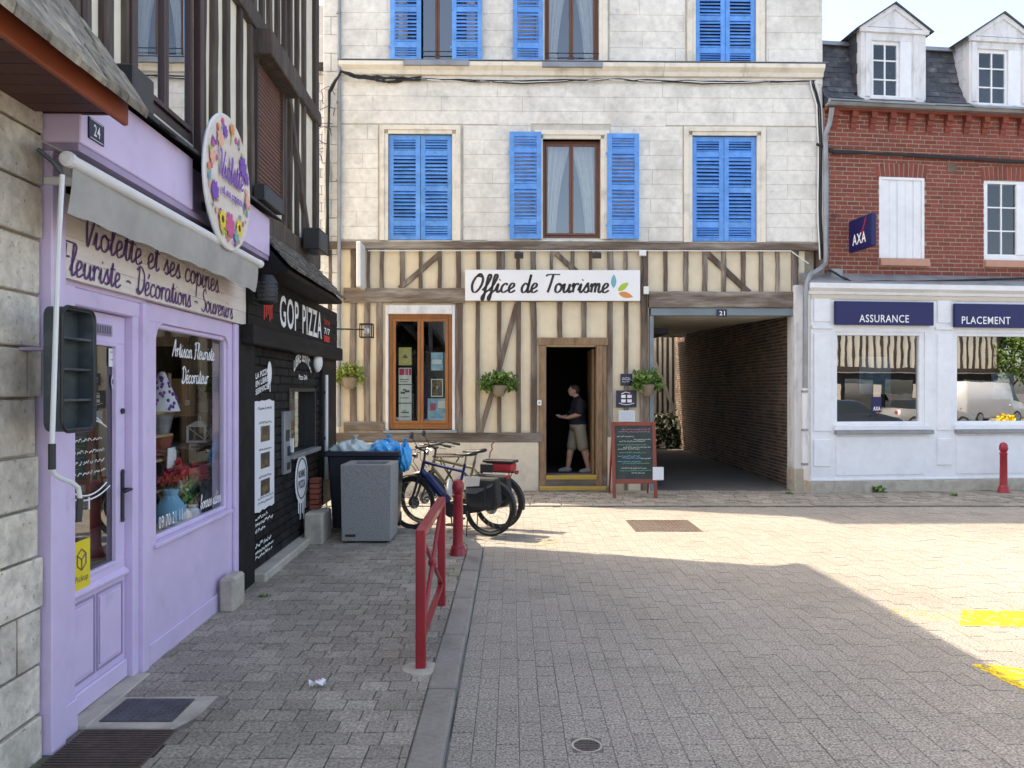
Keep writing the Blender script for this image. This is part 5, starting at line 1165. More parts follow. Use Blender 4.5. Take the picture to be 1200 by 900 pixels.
# black shelf rack hung beside the door
dk = -.27; k0, k1 = FL.u(73, dk), FL.u(111, dk); kz0, kz1 = FL.z(90, 505, dk), FL.z(90, 361, dk)
t = Thing('shelf_rack', 'black plastic wall rack with four empty shelves beside the lilac door', 'shelf', FL, (k0, -.1, kz0))
def rrect(a, b, c, e, r, n=5):
    P = []
    for (x, z, s) in ((b-r, e-r, 0), (a+r, e-r, 1), (a+r, c+r, 2), (b-r, c+r, 3)): P += [(x+r*math.cos((s+i/n)*math.pi/2), z+r*math.sin((s+i/n)*math.pi/2)) for i in range(n+1)]
    return P
o_, i_ = rrect(k0, k1, kz0, kz1, .05), rrect(k0+.012, k1-.012, kz0+.012, kz1-.012, .042); n = len(o_); m = MB()
m.add([(p_[0], dk, p_[1]) for p_ in o_] + [(p_[0], dk, p_[1]) for p_ in i_] + [(p_[0], -.185, p_[1]) for p_ in o_] + [(p_[0], -.195, p_[1]) for p_ in i_],
      [(k, (k+1) % n, n+(k+1) % n, n+k) for k in range(n)] + [(k, 2*n+k, 2*n+(k+1) % n, (k+1) % n) for k in range(n)] + [(n+k, n+(k+1) % n, 3*n+(k+1) % n, 3*n+k) for k in range(n)] + [tuple(range(3*n, 4*n)), tuple(range(3*n-1, 2*n-1, -1))])
t.part('tray', m, 'shelf_plastic', smooth=True); t.part('rim', MB().tube([(p_[0], dk, p_[1]) for p_ in o_], .008, 6, closed=True), 'black_plastic')
for k in (1, 2, 3): z = kz0+(kz1-kz0)*k/4; t.part('shelf', MB().box(k0+.012, k1-.012, dk+.008, -.196, z-.006, z+.006), 'shelf_plastic', bevel=.003)
t.part('hanger', MB().box((k0+k1)/2-.05, (k0+k1)/2+.05, -.184, -.018, kz1-.2, kz1-.185), 'lilac_dark')

# display inside the flower shop
def inside(nm, label, cat, u, d, z): return Thing(nm, label, cat, FL, (u, d, z))
zf_ = .78
iu = lambda px, d: FL.u(px, d); iz = lambda px, py, d: FL.z(px, py, d)
d_ = .42; a, b = (iu(190, d_), iz(190, 608, d_)), (iu(205, d_), iz(205, 438, d_))
t = inside('ladder_shelf', 'light wooden ladder leaning in the flower shop window', 'ladder', a[0], d_, zf_)
t.part('rail', MB().tube([(a[0], d_, zf_), (b[0], d_+.05, b[1])], .020, 6), 'wood_light'); t.part('rail', MB().tube([(a[0]-.28, d_+.1, zf_), (b[0]-.28, d_+.15, b[1])], .020, 6), 'wood_light')
for py in (485, 512, 540, 575): z = iz(190, py, d_); u = a[0]+(b[0]-a[0])*(z-zf_)/(b[1]-zf_); t.part('tread', MB().box(u-.33, u+.02, d_-.02, d_+.2, z, z+.02), 'wood_light')
u, z = iu(190, .45), iz(190, 485, .45)+.022; t = inside('patterned_cone', 'patterned fabric cone standing on the ladder shelf in the flower shop', 'ornament', u, .45, z); t.part('cone', MB().lathe([(.14, z), (.085, z+.16), (.02, z+.32)], (u, .45, 0), 14), 'paper', smooth=True); m = MB()
for k in range(70):
    f = U(.05, .9); a_ = U(0, 6.28); r_ = (.14-.12*f)+.004; m.ell((u+r_*math.cos(a_), .45+r_*math.sin(a_), z+.32*f), (.012, .012, .016), 6, 4)
t.part('pattern', m, 'print_purple')
for (px, py, s, nm, mat) in ((188, 508, .10, 'grey metal pot low on the ladder shelf', 'pot_metal'), (187, 534, .10, 'terracotta pot at the foot of the ladder shelf', 'brick_red')):
    u, z = iu(px, .48), iz(px, py, .48); t = inside('pot', nm, 'pot', u, .48, z); t.part('body', MB().lathe([(s*.7, 0), (s, .15), (s*1.05, .16), (s*.9, .16)], (u, .48, z), 14), mat, smooth=True)
d_ = .45; u0, u1, z0, z1 = iu(228, d_), iu(266, d_), iz(247, 486, d_), iz(247, 447, d_)
t = inside('wooden_crate', 'pale wooden crate shelf on the right of the flower shop window', 'crate', (u0+u1)/2, .5, zf_)
t.part('box', MB().box(u0, u1, d_, d_+.28, z0, z0+.02).box(u1-.02, u1, d_-.02, d_+.28, z0+.021, z1).box(u0, u0+.02, d_, d_+.28, z0+.021, z1).box(u0, u1, d_, d_+.28, z1+.001, z1+.02).box(u0+.02, u1-.02, d_+.27, d_+.28, z0+.021, z1), 'wood_light'); t.part('post', MB().box(u0+.02, u0+.06, d_+.1, d_+.14, zf_, z0-.001).box(u1-.06, u1-.02, d_+.1, d_+.14, zf_, z0-.001), 'timber_dark')
u = iu(255, d_+.1); t = inside('bucket', 'zinc bucket on top of the wooden crate in the flower shop', 'bucket', u, d_+.1, z1+.02); t.part('body', MB().lathe([(.06, 0), (.09, .14), (.095, .14), (.085, .13)], (u, d_+.1, z1+.022), 16), 'pot_metal', smooth=True); t.part('handle', MB().tube([(u+.09*math.cos(a_), d_+.1, z1+.16+.08*math.sin(a_)) for a_ in [i*math.pi/8 for i in range(9)]], .005, 5), 'dark_metal')
u = iu(240, d_+.08); t = inside('dried_bouquet', 'dark dried bouquet lying in the wooden crate', 'bouquet', u, d_, z0+.03); t.part('foliage', foliage(MB(), (u, d_+.05, z1-.05), (.45, .10, .06), 300, .10), 'leaf_dark'); t.part('vase', MB().lathe([(.06, 0), (.08, .10), (.05, .13)], (u+.1, d_+.12, z0+.022), 12), 'white_plastic', smooth=True)
u = iu(243, d_+.1)+.25; t = inside('pot', 'white ceramic pot inside the wooden crate', 'pot', u, d_+.1, z0+.02); t.part('body', MB().lathe([(.05, 0), (.08, .10), (.085, .12), (.07, .12)], (u, d_+.1, z0+.022), 12), 'white_plastic', smooth=True)
d_ = .34; lu, zb_ = iu(234, d_), iz(234, 518, d_)
t = inside('shelf', 'dark wooden shelf carrying the white lantern', 'shelf', lu, d_, zf_); t.part('board', MB().box(iu(207, d_), iu(262, d_), d_-.10, d_+.24, zb_-.025, zb_-.002), 'timber_dark'); t.part('bracket', MB().box(iu(207, d_)+.02, iu(207, d_)+.05, d_, d_+.2, zf_, zb_-.026).box(iu(262, d_)-.05, iu(262, d_)-.02, d_, d_+.2, zf_, zb_-.026), 'timber_dark')
t = inside('lantern', 'white metal lantern with crossed sides in the flower shop window', 'lantern', lu, d_, zb_)
hw = .075; hh = .135; y0_ = d_
t.part('base', MB().box(lu-hw-.01, lu+hw+.01, y0_-hw-.01, y0_+hw+.01, zb_, zb_+.016), 'white_plastic'); t.part('glass_body', MB().box(lu-hw+.01, lu+hw-.01, y0_-hw+.01, y0_+hw-.01, zb_+.017, zb_+hh), 'glass')
for sx in (-1, 1):
    for sy in (-1, 1): t.part('post', MB().box(lu+sx*hw-.008, lu+sx*hw+.008, y0_+sy*hw-.008, y0_+sy*hw+.008, zb_+.017, zb_+hh), 'white_plastic')
t.part('cross_bars', MB().tube([(lu-hw, y0_-hw, zb_+.02), (lu+hw, y0_-hw, zb_+hh)], .004, 4).tube([(lu+hw, y0_-hw-.002, zb_+.02), (lu-hw, y0_-hw-.002, zb_+hh)], .004, 4).tube([(lu-hw, y0_-hw, zb_+.02), (lu-hw, y0_+hw, zb_+hh)], .004, 4), 'white_plastic')
t.part('roof', MB().add([(lu-hw-.015, y0_-hw-.015, zb_+hh+.001), (lu+hw+.015, y0_-hw-.015, zb_+hh+.001), (lu+hw+.015, y0_+hw+.015, zb_+hh+.001), (lu-hw-.015, y0_+hw+.015, zb_+hh+.001), (lu-.025, y0_-.025, zb_+hh+.05), (lu+.025, y0_-.025, zb_+hh+.05), (lu+.025, y0_+.025, zb_+hh+.05), (lu-.025, y0_+.025, zb_+hh+.05)], [(3, 2, 1, 0), (4, 5, 6, 7), (0, 1, 5, 4), (1, 2, 6, 5), (2, 3, 7, 6), (3, 0, 4, 7)]), 'white_plastic'); t.part('ring', MB().tube([(lu+.025*math.cos(a_), y0_, zb_+hh+.07+.025*math.sin(a_)) for a_ in [i*math.pi/6 for i in range(12)]], .004, 4, closed=True), 'white_plastic')
for (px, py, r_, mat, nm, cat) in ((207, 556, (.20, .07, .055), 'flower_red', 'red silk flower bunch left of centre in the flower shop window', 'bouquet'), (229, 555, (.16, .07, .04), 'flower_red', 'second red flower bunch right of centre in the flower shop window', 'bouquet'), (216, 572, (.22, .08, .10), 'leaf', 'green leafy bunch under the red flowers in the shop window', 'plant'), (236, 566, (.26, .10, .14), 'leaf_dark', 'dark green plant in the middle of the flower shop window', 'plant'), (256, 545, (.16, .07, .22), 'leaf_pale', 'pale green trailing plant at the right edge of the shop window', 'plant'), (250, 582, (.2, .08, .10), 'leaf', 'low green plant in the right corner of the flower shop window', 'plant')):
    u, z = iu(px, .30), iz(px, py, .30); t = inside('display_plant', nm, cat, u, .30, zf_); t.part('foliage', foliage(MB(), (u, .30, z), r_, 220, .075), mat); t.part('stem', MB().tube([(u, .30, zf_), (u, .30, z)], .012, 5), 'leaf_dark')
for (px, w_, h_, mat, nm) in ((200, .12, .30, 'chalk_blue', 'turquoise vase at the left of the flower shop window floor'), (242, .12, .30, 'plate_blue', 'deep blue vase on the floor of the flower shop window'), (213, .08, .15, 'white_plastic', 'white vase low in the flower shop window'), (224, .09, .12, 'poster_sky', 'pale blue bowl low in the flower shop window')):
    u = iu(px, .25); t = inside('vase', nm, 'vase', u, .25, zf_); t.part('body', MB().lathe([(w_*.6, 0), (w_, h_*.3), (w_*.85, h_*.6), (w_*.4, h_*.85), (w_*.5, h_)], (u, .25, zf_+.002), 14), mat, smooth=True)
u, z = iu(201, .35), iz(201, 548, .35); t = inside('gift_card', 'pale folded paper standing by the ladder shelf', 'card', u, .35, z); t.part('sheet', MB().prism([(u-.08, z), (u+.06, z), (u+.14, z+.16), (u-.06, z+.16)], .35, .356), 'paper'); t.part('stand', MB().box(u-.01, u+.01, .357, .38, zf_, z+.06), 'wood_light')
u, z = iu(244, .5), iz(244, 540, .5); t = inside('frame', 'beige picture frame leaning at the back of the flower shop window', 'frame', u, .5, zf_); t.part('board', MB().box(u-.25, u+.25, .5, .52, zf_, z+.14), 'wood_light')

# ------------------------------------------------------------------ black pizza shop
Z = Thing('pizza_shop_front', 'black painted brick pizza kiosk front with serving hatch', 'shop front', FL, (8.4, 0, 0))
pu0, pu1 = uF+.01, FL.u(390); b0, b1 = FL.u(295), FL.u(374)
hatch = (FL.u(338), FL.u(369), 1.14, 1.87)
Z.part('wall', wall(b0, b1, .14, 2.32, .02, .2, [hatch]), 'black_paint')
pieces(Z, 'brick', courses(b0, b1, .15, 2.30, .088, .25, [hatch], .0, .06, joint=.012, jit=.08, dj=.004, mn=.04), 'black_paint', bev=.005)
Z.part('pilaster', MB().box(pu0, b0, -.03, .2, .0, 2.9), 'black_paint', bevel=.008); Z.part('pilaster', MB().box(b1, pu1, -.05, .2, .35, 2.5), 'black_board', bevel=.008)
Z.part('beam', MB().box(pu0+.05, pu1, -.14, .05, 2.26, 2.43), 'black_board', bevel=.01)
for k in range(5): Z.part('fascia_board', MB().box(pu0+.15, pu1, -.06-.003*(k % 2), .05, 2.432+k*.10, 2.53+k*.10), 'black_board', bevel=.004)
Z.part('hatch_frame', MB().box(hatch[0], hatch[0]+.04, -.01, .2, hatch[2], hatch[3]).box(hatch[1]-.04, hatch[1], -.01, .2, hatch[2], hatch[3]).box(hatch[0]+.04, hatch[1]-.04, -.01, .2, hatch[3]-.04, hatch[3]), 'black_plastic')
Z.part('hatch_counter', MB().box(hatch[0]-.05, hatch[1], -.08, .2, hatch[2]-.05, hatch[2]-.002), 'zinc', bevel=.006)
Z.part('hatch_pane', MB().box(hatch[0]+.04, hatch[1]-.04, .12, .126, hatch[2], hatch[3]-.04), 'glass', None)
Z.part('hatch_room', MB().box(hatch[0]-.1, hatch[1]+.1, .7, .75, .9, 2.2), 'room_dark')
Z.part('base_slab', MB().box(b0, pu1-.1, -.13, .15, .02, .14), 'concrete', bevel=.012)
# slate canopy
ez, ed, tz = 2.98, -.40, 3.42
c0, c1 = FL.u(316, -.1)-.35, FL.u(405, ed)
Z.part('canopy_deck', MB().prismx([(ed+.03, ez-.03), (.0, tz-.06), (.0, tz-.10), (.0, ez-.06), (ed+.05, ez-.06)], c0, c1-.05), 'black_board')
rows = 7; cnt = 0
for r_ in range(rows):
    f = r_/rows; y0 = ed+(0-ed)*f; z0 = ez+(tz-ez)*f; dy, dz_ = -ed/rows*1.5, (tz-ez)/rows*1.5; u = c0-(.1 if r_ % 2 else 0)
    while u < c1:
        w_ = .17*U(.85, 1.15); a, b = max(u, c0), min(u+w_-.006, c1)
        if b-a > .03: j = U(-.006, .008); Z.part('slate', MB().prismx([(y0+j, z0-.008+j), (y0+dy, z0+dz_-.008), (y0+dy, z0+dz_+.004), (y0+j-.012, z0+.016+j)], a, b), 'slate_worn')
        u += w_
# lettering on the fascia
t = Thing('pizza_lettering', 'tall white letters reading GOP PIZZA on black boards', 'lettering', FL, (8.2, -.08, 2.5)); ld = -.068
a, b = FL.u(328, ld), FL.u(350, ld); t.part('lettering', block('GOP', at(a, ld, 2.50), b-a, .33, .015), 'white_print'); a, b = FL.u(354.5, ld), FL.u(377, ld); t.part('lettering', block('PIZZA', at(a, ld, 2.50), b-a, .33, .015), 'white_print')
a, b = FL.u(380, ld), FL.u(386.5, ld); t.part('lettering', block('24/24', at(a, ld, 2.70), b-a, .07, .02), 'red_print'); t.part('lettering', block('7/7', at(a, ld, 2.58), b-a, .08, .02), 'white_print'); t.part('panel', MB().box(a, b, ld+.001, ld+.004, 2.48, 2.56), 'red_print')
a, b = FL.u(309, ld), FL.u(320, ld); m = MB()
for k in range(5): m.box(a+(b-a)*k/5, a+(b-a)*(k+.6)/5, ld-.001, ld, 2.52+.03*(k % 3), 2.68)
m.disc(((a+b)/2, ld-.001, 2.70), (b-a)/2, .07); t.part('drip_emblem', m, 'red_print')
u_ = FL.u(312, -.2); t = Thing('wall_lantern', 'black ribbed wall lantern at the near end of the pizza fascia', 'lamp', FL, (u_, -.1, 2.55)); t.part('shade', MB().lathe([(.05, 0), (.09, .02), (.10, .10), (.10, .20), (.07, .26)], (u_, -.2, 2.62), 12), 'black_plastic', smooth=True)
t.part('arm', MB().box(u_-.02, u_+.02, -.11, -.05, 2.72, 2.76), 'black_plastic')
for k in range(5): t.part('rib', MB().lathe([(.095, 0), (.106, .005), (.106, .015), (.095, .02)], (u_, -.2, 2.645+k*.038), 12), 'dark_metal')
# graphics on the bricks
gd = -.012
t = Thing('menu_poster', 'tall white poster with three small photographs on the black bricks', 'poster', FL, (7.4, gd, .7)); a, b, z0, z1 = FL.u(296), FL.u(319.5), .70, 1.74
P = [(a, z0)] + [(a+(b-a)*k/8, z0+U(-.02, .0)) for k in range(1, 8)] + [(b, z0), (b, z1)] + [(b+(a-b)*k/8, z1+U(0, .02)) for k in range(1, 8)] + [(a, z1)]
t.part('sheet', MB().prism(P, gd-.004, gd+.002), 'paper'); c = (a+b)/2; w_ = b-a
for k in range(3): z = 1.42-.26*k; t.part('photo', MB().box(c-w_*.2, c+w_*.25, gd-.0065, gd-.0045, z-.07, z+.08), 'poster_dark'); m = MB(); scribble(c-w_*.3, c+w_*.35, z+.105, .022, gd-.007, m, .008); t.part('lettering', m, 'grey_print')
m = MB(); scribble(a+.1, b-.1, 1.66, .03, gd-.007, m, .01); scribble(a+.1, b-.05, .80, .025, gd-.007, m, .008); scribble(a+.1, b-.05, .755, .025, gd-.007, m, .008); t.part('lettering', m, 'grey_print')
t = Thing('wall_lettering', 'white painted sentences low on the black bricks under the poster', 'lettering', FL, (7.4, gd, .3)); m = MB(); a = FL.u(297)+.02
for zz, ln, hh in ((.62, .45, .035), (.56, .62, .035), (.50, .30, .035), (.36, .55, .04), (.30, .60, .03), (.25, .58, .03)): scribble(a, a+ln, zz, hh, gd, m, .014)
t.part('lettering', m, 'white_print')
t = Thing('wall_lettering', 'slanting white lettering and drop shaped badge above the white poster', 'lettering', FL, (7.4, gd, 1.8)); m = MB(); a = FL.u(297)
for k in range(3): 
    q0 = len(m.v); block(('LA PIZZA', 'EN LIBRE', 'SERVICE')[k], lambda x, y: (a+.03+x, gd, 1.95-.075*k+y+x*.16), .40, .055, .03, mb=m)
t.part('lettering', m, 'white_print'); cc = FL.u(314.5); m = MB(); m.disc((cc, gd, 2.02), .075, .115); m.box(cc-.05, cc-.02, gd, gd+.002, 1.86, 1.94); m.box(cc+.01, cc+.03, gd, gd+.002, 1.83, 1.94); t.part('badge', m, 'white_print')
t = Thing('wall_lettering', 'arched white lettering over the pizza serving hatch', 'lettering', FL, (8.9, gd, 1.9)); cc = FL.u(354); m = MB(); block('LIBRE SERVICE', lambda x, y: (cc-.42+x, gd, 2.05+y*1.0+.13*(1-((x-.42)/.42)**2)), .84, .13, .03, mb=m); block('Pizza 24h', at(cc-.2, gd, 1.97), .40, .06, .02, mb=m); t.part('lettering', m, 'white_print')
t = Thing('round_badge', 'white oval badge with dripping edge painted below the serving hatch', 'emblem', FL, (8.9, gd, .5)); cc = FL.u(352); zz = .82; m = MB().disc((cc, gd-.003, zz), .30, .29, 40)
for (o_, l_) in ((-.14, .12), (-.06, .2), (.03, .14), (.10, .22), (.17, .1)): m.box(cc+o_-.02, cc+o_+.02, gd-.004, gd-.002, zz-.27-l_, zz-.2)
t.part('disc', m, 'white_print'); t.part('ring', MB().tube([(cc+.24*math.cos(a), gd-.006, zz+.23*math.sin(a)) for a in [i*math.pi/16 for i in range(32)]], .008, 4, closed=True), 'grey_print'); m = MB(); block('BONNE', at(cc-.15, gd-.006, zz+.01), .30, .09, .03, mb=m); block('PIZZA', at(cc-.15, gd-.006, zz-.11), .30, .09, .03, mb=m); t.part('lettering', m, 'grey_print')
t = Thing('payment_panel', 'narrow grey payment terminal panel left of the serving hatch', 'terminal', FL, (8.3, gd, .9)); a, b = FL.u(329.5), FL.u(337.5)
t.part('plate', MB().box(a, b, -.035, .0, .95, 1.62), 'zinc', bevel=.005); t.part('screen', MB().box(a+.06, b-.08, -.04, -.0355, 1.30, 1.42), 'black_plastic'); t.part('keypad', MB().box(a+.12, b-.03, -.045, -.0355, 1.14, 1.24), 'black_plastic'); t.part('card_slot', MB().box(b-.06, b-.02, -.07, -.0355, 1.17, 1.32), 'white_plastic'); t.part('outlet', MB().box(a+.1, b-.05, -.04, -.0355, .99, 1.07), 'dark_metal')
t = Thing('bulkhead_lamp', 'round white bulkhead lamp above the right of the serving hatch', 'lamp', FL, (FL.u(371), -.05, 2.15)); q = FL.u(371, -.06); t.part('globe', MB().ell((q, -.07, 2.20), (.13, .06, .13)), 'white_plastic', smooth='all'); t.part('base', MB().lathe([(.14, 0), (.14, .04)], (q, -.05, 2.20), 16, 'y'), 'dark_metal')
t = Thing('tube_lamp', 'slim white vertical tube on the far jamb of the pizza shop', 'lamp', FL, (FL.u(381, -.07), -.06, .9)); q = FL.u(382, -.07); t.part('tube', MB().tube([(q, -.075, FL.z(382, 558)), (q, -.075, FL.z(382, 440))], .024, 8), 'white_plastic', smooth=True); t.part('clip', MB().box(q-.03, q+.03, -.07, -.052, 1.2, 1.24).box(q-.03, q+.03, -.07, -.052, 1.8, 1.84), 'dark_metal')
q = FL.uv(399, 374, -.45); t = Thing('wall_lantern', 'small square black lantern on an arm past the pizza fascia', 'lamp', FL, (pu1, -.1, q[1])); e = pu1+.03; z = q[1]
t.part('arm', MB().tube([(pu1-.05, -.06, z+.02), (e, -.45, z+.02)], .012, 6), 'dark_metal'); t.part('case', MB().box(e-.09, e+.09, -.56, -.38, z-.10, z-.085).box(e-.09, e+.09, -.56, -.38, z+.085, z+.10).box(e-.09, e-.075, -.56, -.545, z-.085, z+.085).box(e-.09, e-.075, -.395, -.38, z-.085, z+.085).box(e+.075, e+.09, -.56, -.545, z-.085, z+.085).box(e+.075, e+.09, -.395, -.38, z-.085, z+.085), 'black_plastic'); t.part('bulb', MB().ell((e, -.47, z), (.04, .04, .055)), 'white_plastic', smooth='all')
# stone blocks and brick stub at the wall foot
t = Thing('stone_block', 'pale stone guard block at the near foot of the black shop', 'block', FL, (pu0+.2, -.2, 0)); a = FL.u(278, -.2); t.part('block', MB().box(a+.06, a+.34, -.155, -.031, .05, .33), 'concrete', bevel=.02)
t = Thing('stone_block', 'pale stone block carrying a brick stub at the far foot of the black shop', 'block', FL, (b1+.1, -.2, 0)); a = FL.u(368, -.18); t.part('block', MB().box(a, a+.50, -.28, -.06, .05, .42), 'concrete', bevel=.02); 
for k in range(6): t.part('brick', MB().box(a+.30, a+.46, -.17, -.06, .425+k*.062, .425+k*.062+.052), 'brick_red', bevel=.004)
t = Thing('conduit', 'grey conduit running up the timber corner beyond the black shop', 'pipe', FL, (pu1+.02, .1, 1)); t.part('pipe', MB().tube([(pu1+.03, .1, .1), (pu1+.03, .1, 3.0)], .02, 6), 'zinc')

# ------------------------------------------------------------------ white tiled house closing the side street
FW = Fac(-12.5, 15.2, .5)
t = Thing('white_tiled_house', 'white tile-hung house glimpsed in the gap beside the timber-framed house', 'building', FW, (5, 0, 0))
t.part('wall', MB().box(0, 8.9, .03, 6, 0, 8.2), 'lime_joint'); t.part('roof', MB().prismx([(-.4, 8.2), (3, 11), (6.4, 8.2)], -.2, 9.0), 'slate')
pieces(t, 'tile', courses(7.4, 8.9, .3, 8.2, .17, .22, [], 0, .03, joint=.012, jit=.02, dj=.004), 'tile_white', bev=.003)
t.part('tile_field', (lambda m: [m.box(*b) for b in courses(0, 7.4, .3, 8.2, .5, .9, [], 0, .03, joint=.012, jit=.02, dj=.004)] and m)(MB()), 'tile_white', kind='stuff')
# ------------------------------------------------------------------ street furniture
def bollard(X, Y, nm, z0, h=.93):
    t = Thing('bollard', nm, 'bollard', Fac(X, Y, 0), (0, 0, z0), group='red bollards'); s = h/.93
    t.part('post', MB().lathe([(.105*s, 0), (.105*s, .03*s), (.095*s, .045*s), (.095*s, .07*s), (.085*s, .085*s), (.085*s, .11*s), (.068*s, .13*s), (.064*s, .15*s), (.060*s, .70*s), (.066*s, .715*s), (.066*s, .735*s), (.050*s, .75*s)], (0, 0, z0), 24), 'red_metal', smooth=True)
    t.part('ball_top', MB().lathe([(.045*s, .748*s), (.058*s, .765*s), (.072*s, .80*s), (.074*s, .84*s), (.066*s, .88*s), (.045*s, .915*s), (.015*s, .93*s)], (0, 0, z0), 24), 'red_metal', smooth='all')
bollard(-.585, 8.33, 'red ball-topped bollard beside the bicycles', .055, .83)
Yb = 1665/122.; bollard((1176-600)/900*Yb, Yb, 'red ball-topped bollard in front of the insurance shop', .02, .90)
# red barrier with crossed bars
XR = -.585; Y0, Y1 = 4.93, 6.38
t = Thing('street_barrier', 'red metal barrier with crossed bars along the kerb', 'barrier', Fac(XR, (Y0+Y1)/2, 0), (0, 0, .06)); a, b = Y0-(Y0+Y1)/2, Y1-(Y0+Y1)/2
for y in (a, b): t.part('post', MB().box(-.032, .032, y-.032, y+.032, .055, .96), 'red_metal', bevel=.010, segs=2)
t.part('top_rail', MB().box(-.032, .032, a+.033, b-.033, .898, .962), 'red_metal', bevel=.010, segs=2); t.part('bottom_rail', MB().box(-.02, .02, a+.033, b-.033, .22, .26), 'red_metal', bevel=.006)
t.part('cross_bar', MB().tube([(0, a+.03, .26), (0, b-.03, .90)], .016, 8), 'red_metal', smooth=True); t.part('cross_bar', MB().tube([(0, a+.03, .90), (0, b-.03, .26)], .016, 8), 'red_metal', smooth=True)
t.part('boss', MB().ell((0, 0, .58), (.035, .05, .035)), 'red_metal', smooth='all'); t.part('footing', MB().lathe([(.13, .05), (.12, .068), (.05, .072)], (0, a, 0), 14), 'concrete')
# granite litter bin
XG, YG = -1.70, 9.22
t = Thing('litter_bin', 'square grey granite litter bin in front of the dark wheelie bin', 'bin', Fac(XG, YG, 0), (0, 0, .06)); hw = .295
t.part('body', MB().add([(-hw*.96, -hw*.96, .09), (hw*.96, -hw*.96, .09), (hw*.96, hw*.96, .09), (-hw*.96, hw*.96, .09), (-hw, -hw, .98), (hw, -hw, .98), (hw, hw, .98), (-hw, hw, .98), (-hw+.09, -hw+.09, .98), (hw-.09, -hw+.09, .98), (hw-.09, hw-.09, .98), (-hw+.09, hw-.09, .98), (-hw+.1, -hw+.1, .6), (hw-.1, -hw+.1, .6), (hw-.1, hw-.1, .6), (-hw+.1, hw-.1, .6)],
      [(3, 2, 1, 0)] + [(i, (i+1) % 4, 4+(i+1) % 4, 4+i) for i in range(4)] + [(4+i, 4+(i+1) % 4, 8+(i+1) % 4, 8+i) for i in range(4)] + [(8+i, 8+(i+1) % 4, 12+(i+1) % 4, 12+i) for i in range(4)] + [(12, 13, 14, 15)]), 'granite', bevel=.006)
t.part('foot', MB().box(-.24, .24, -.24, .24, .05, .088), 'black_plastic'); t.part('maker_plate', MB().box(-.24, -.12, -hw*.965-.003, -hw*.965+.003, .14, .17), 'dark_metal')
# wheelie bin with bags
XW, YW = -1.86, 9.86
t = Thing('wheelie_bin', 'large dark blue wheelie bin overflowing with bags', 'bin', Fac(XW, YW, 0), (0, 0, .06)); a, b = .44, .30; a2, b2 = .385, .26
t.part('body', MB().add([(-a2, -b2, .12), (a2, -b2, .12), (a2, b2, .12), (-a2, b2, .12), (-a, -b, 1.06), (a, -b, 1.06), (a, b, 1.06), (-a, b, 1.06)], [(3, 2, 1, 0), (4, 5, 6, 7), (0, 1, 5, 4), (1, 2, 6, 5), (2, 3, 7, 6), (3, 0, 4, 7)]), 'bin_blue', bevel=.02, segs=2)
t.part('rim', MB().box(-a-.03, a+.03, -b-.04, -b-.002, 1.02, 1.09).box(-a-.03, a+.03, b+.002, b+.04, 1.02, 1.09).box(-a-.03, -a-.002, -b-.001, b+.001, 1.02, 1.09).box(a+.002, a+.03, -b-.001, b+.001, 1.02, 1.09), 'bin_blue', bevel=.012)
for x in (-.36, .36): t.part('wheel', MB().lathe([(.03, -.03), (.10, -.03), (.10, .03), (.03, .03)], (x, b-.02, .155), 16, 'x'), 'rubber', smooth=True)
def bag(nm, c, r, mat):
    q = Thing('rubbish_bag', nm, 'bag', Fac(XW, YW, 0), (c[0], c[1], c[2]-r[2])); m = MB()
    nu, nv = 56, 30; vs = []
    for i in range(nv+1):
        ph = math.pi*i/nv
        for k in range(nu):
            a_ = 2*math.pi*k/nu; j = 1+.10*math.sin(5*a_+ph*3+c[0]*9)+.07*math.sin(9*a_-ph*5)+.05*math.sin(13*a_+7*ph)+.03*math.sin(23*a_-11*ph); vs.append((c[0]+r[0]*math.sin(ph)*math.cos(a_)*j, c[1]+r[1]*math.sin(ph)*math.sin(a_)*j, c[2]+r[2]*math.cos(ph)*j))
    m.add(vs, [(i*nu+k, (i+1)*nu+k, (i+1)*nu+(k+1) % nu, i*nu+(k+1) % nu) for i in range(nv) for k in range(nu)]); q.part('sack', m, mat, smooth='all')
    q.part('knot', MB().lathe([(.015, 0), (.03, .03), (.012, .05), (.04, .09)], (c[0]+r[0]*.2, c[1], c[2]+r[2]*.93), 8), mat, smooth=True)
bag('pale translucent rubbish bag on the left of the wheelie bin', (-.20, .0, 1.07), (.25, .24, .12), 'bag_white')
bag('bright blue rubbish bag bulging over the right of the wheelie bin', (.24, -.02, 1.07), (.20, .22, .13), 'bag_blue')
bag('small blue bag hanging over the right rim of the wheelie bin', (.50, -.16, 1.00), (.09, .13, .16), 'bag_blue')

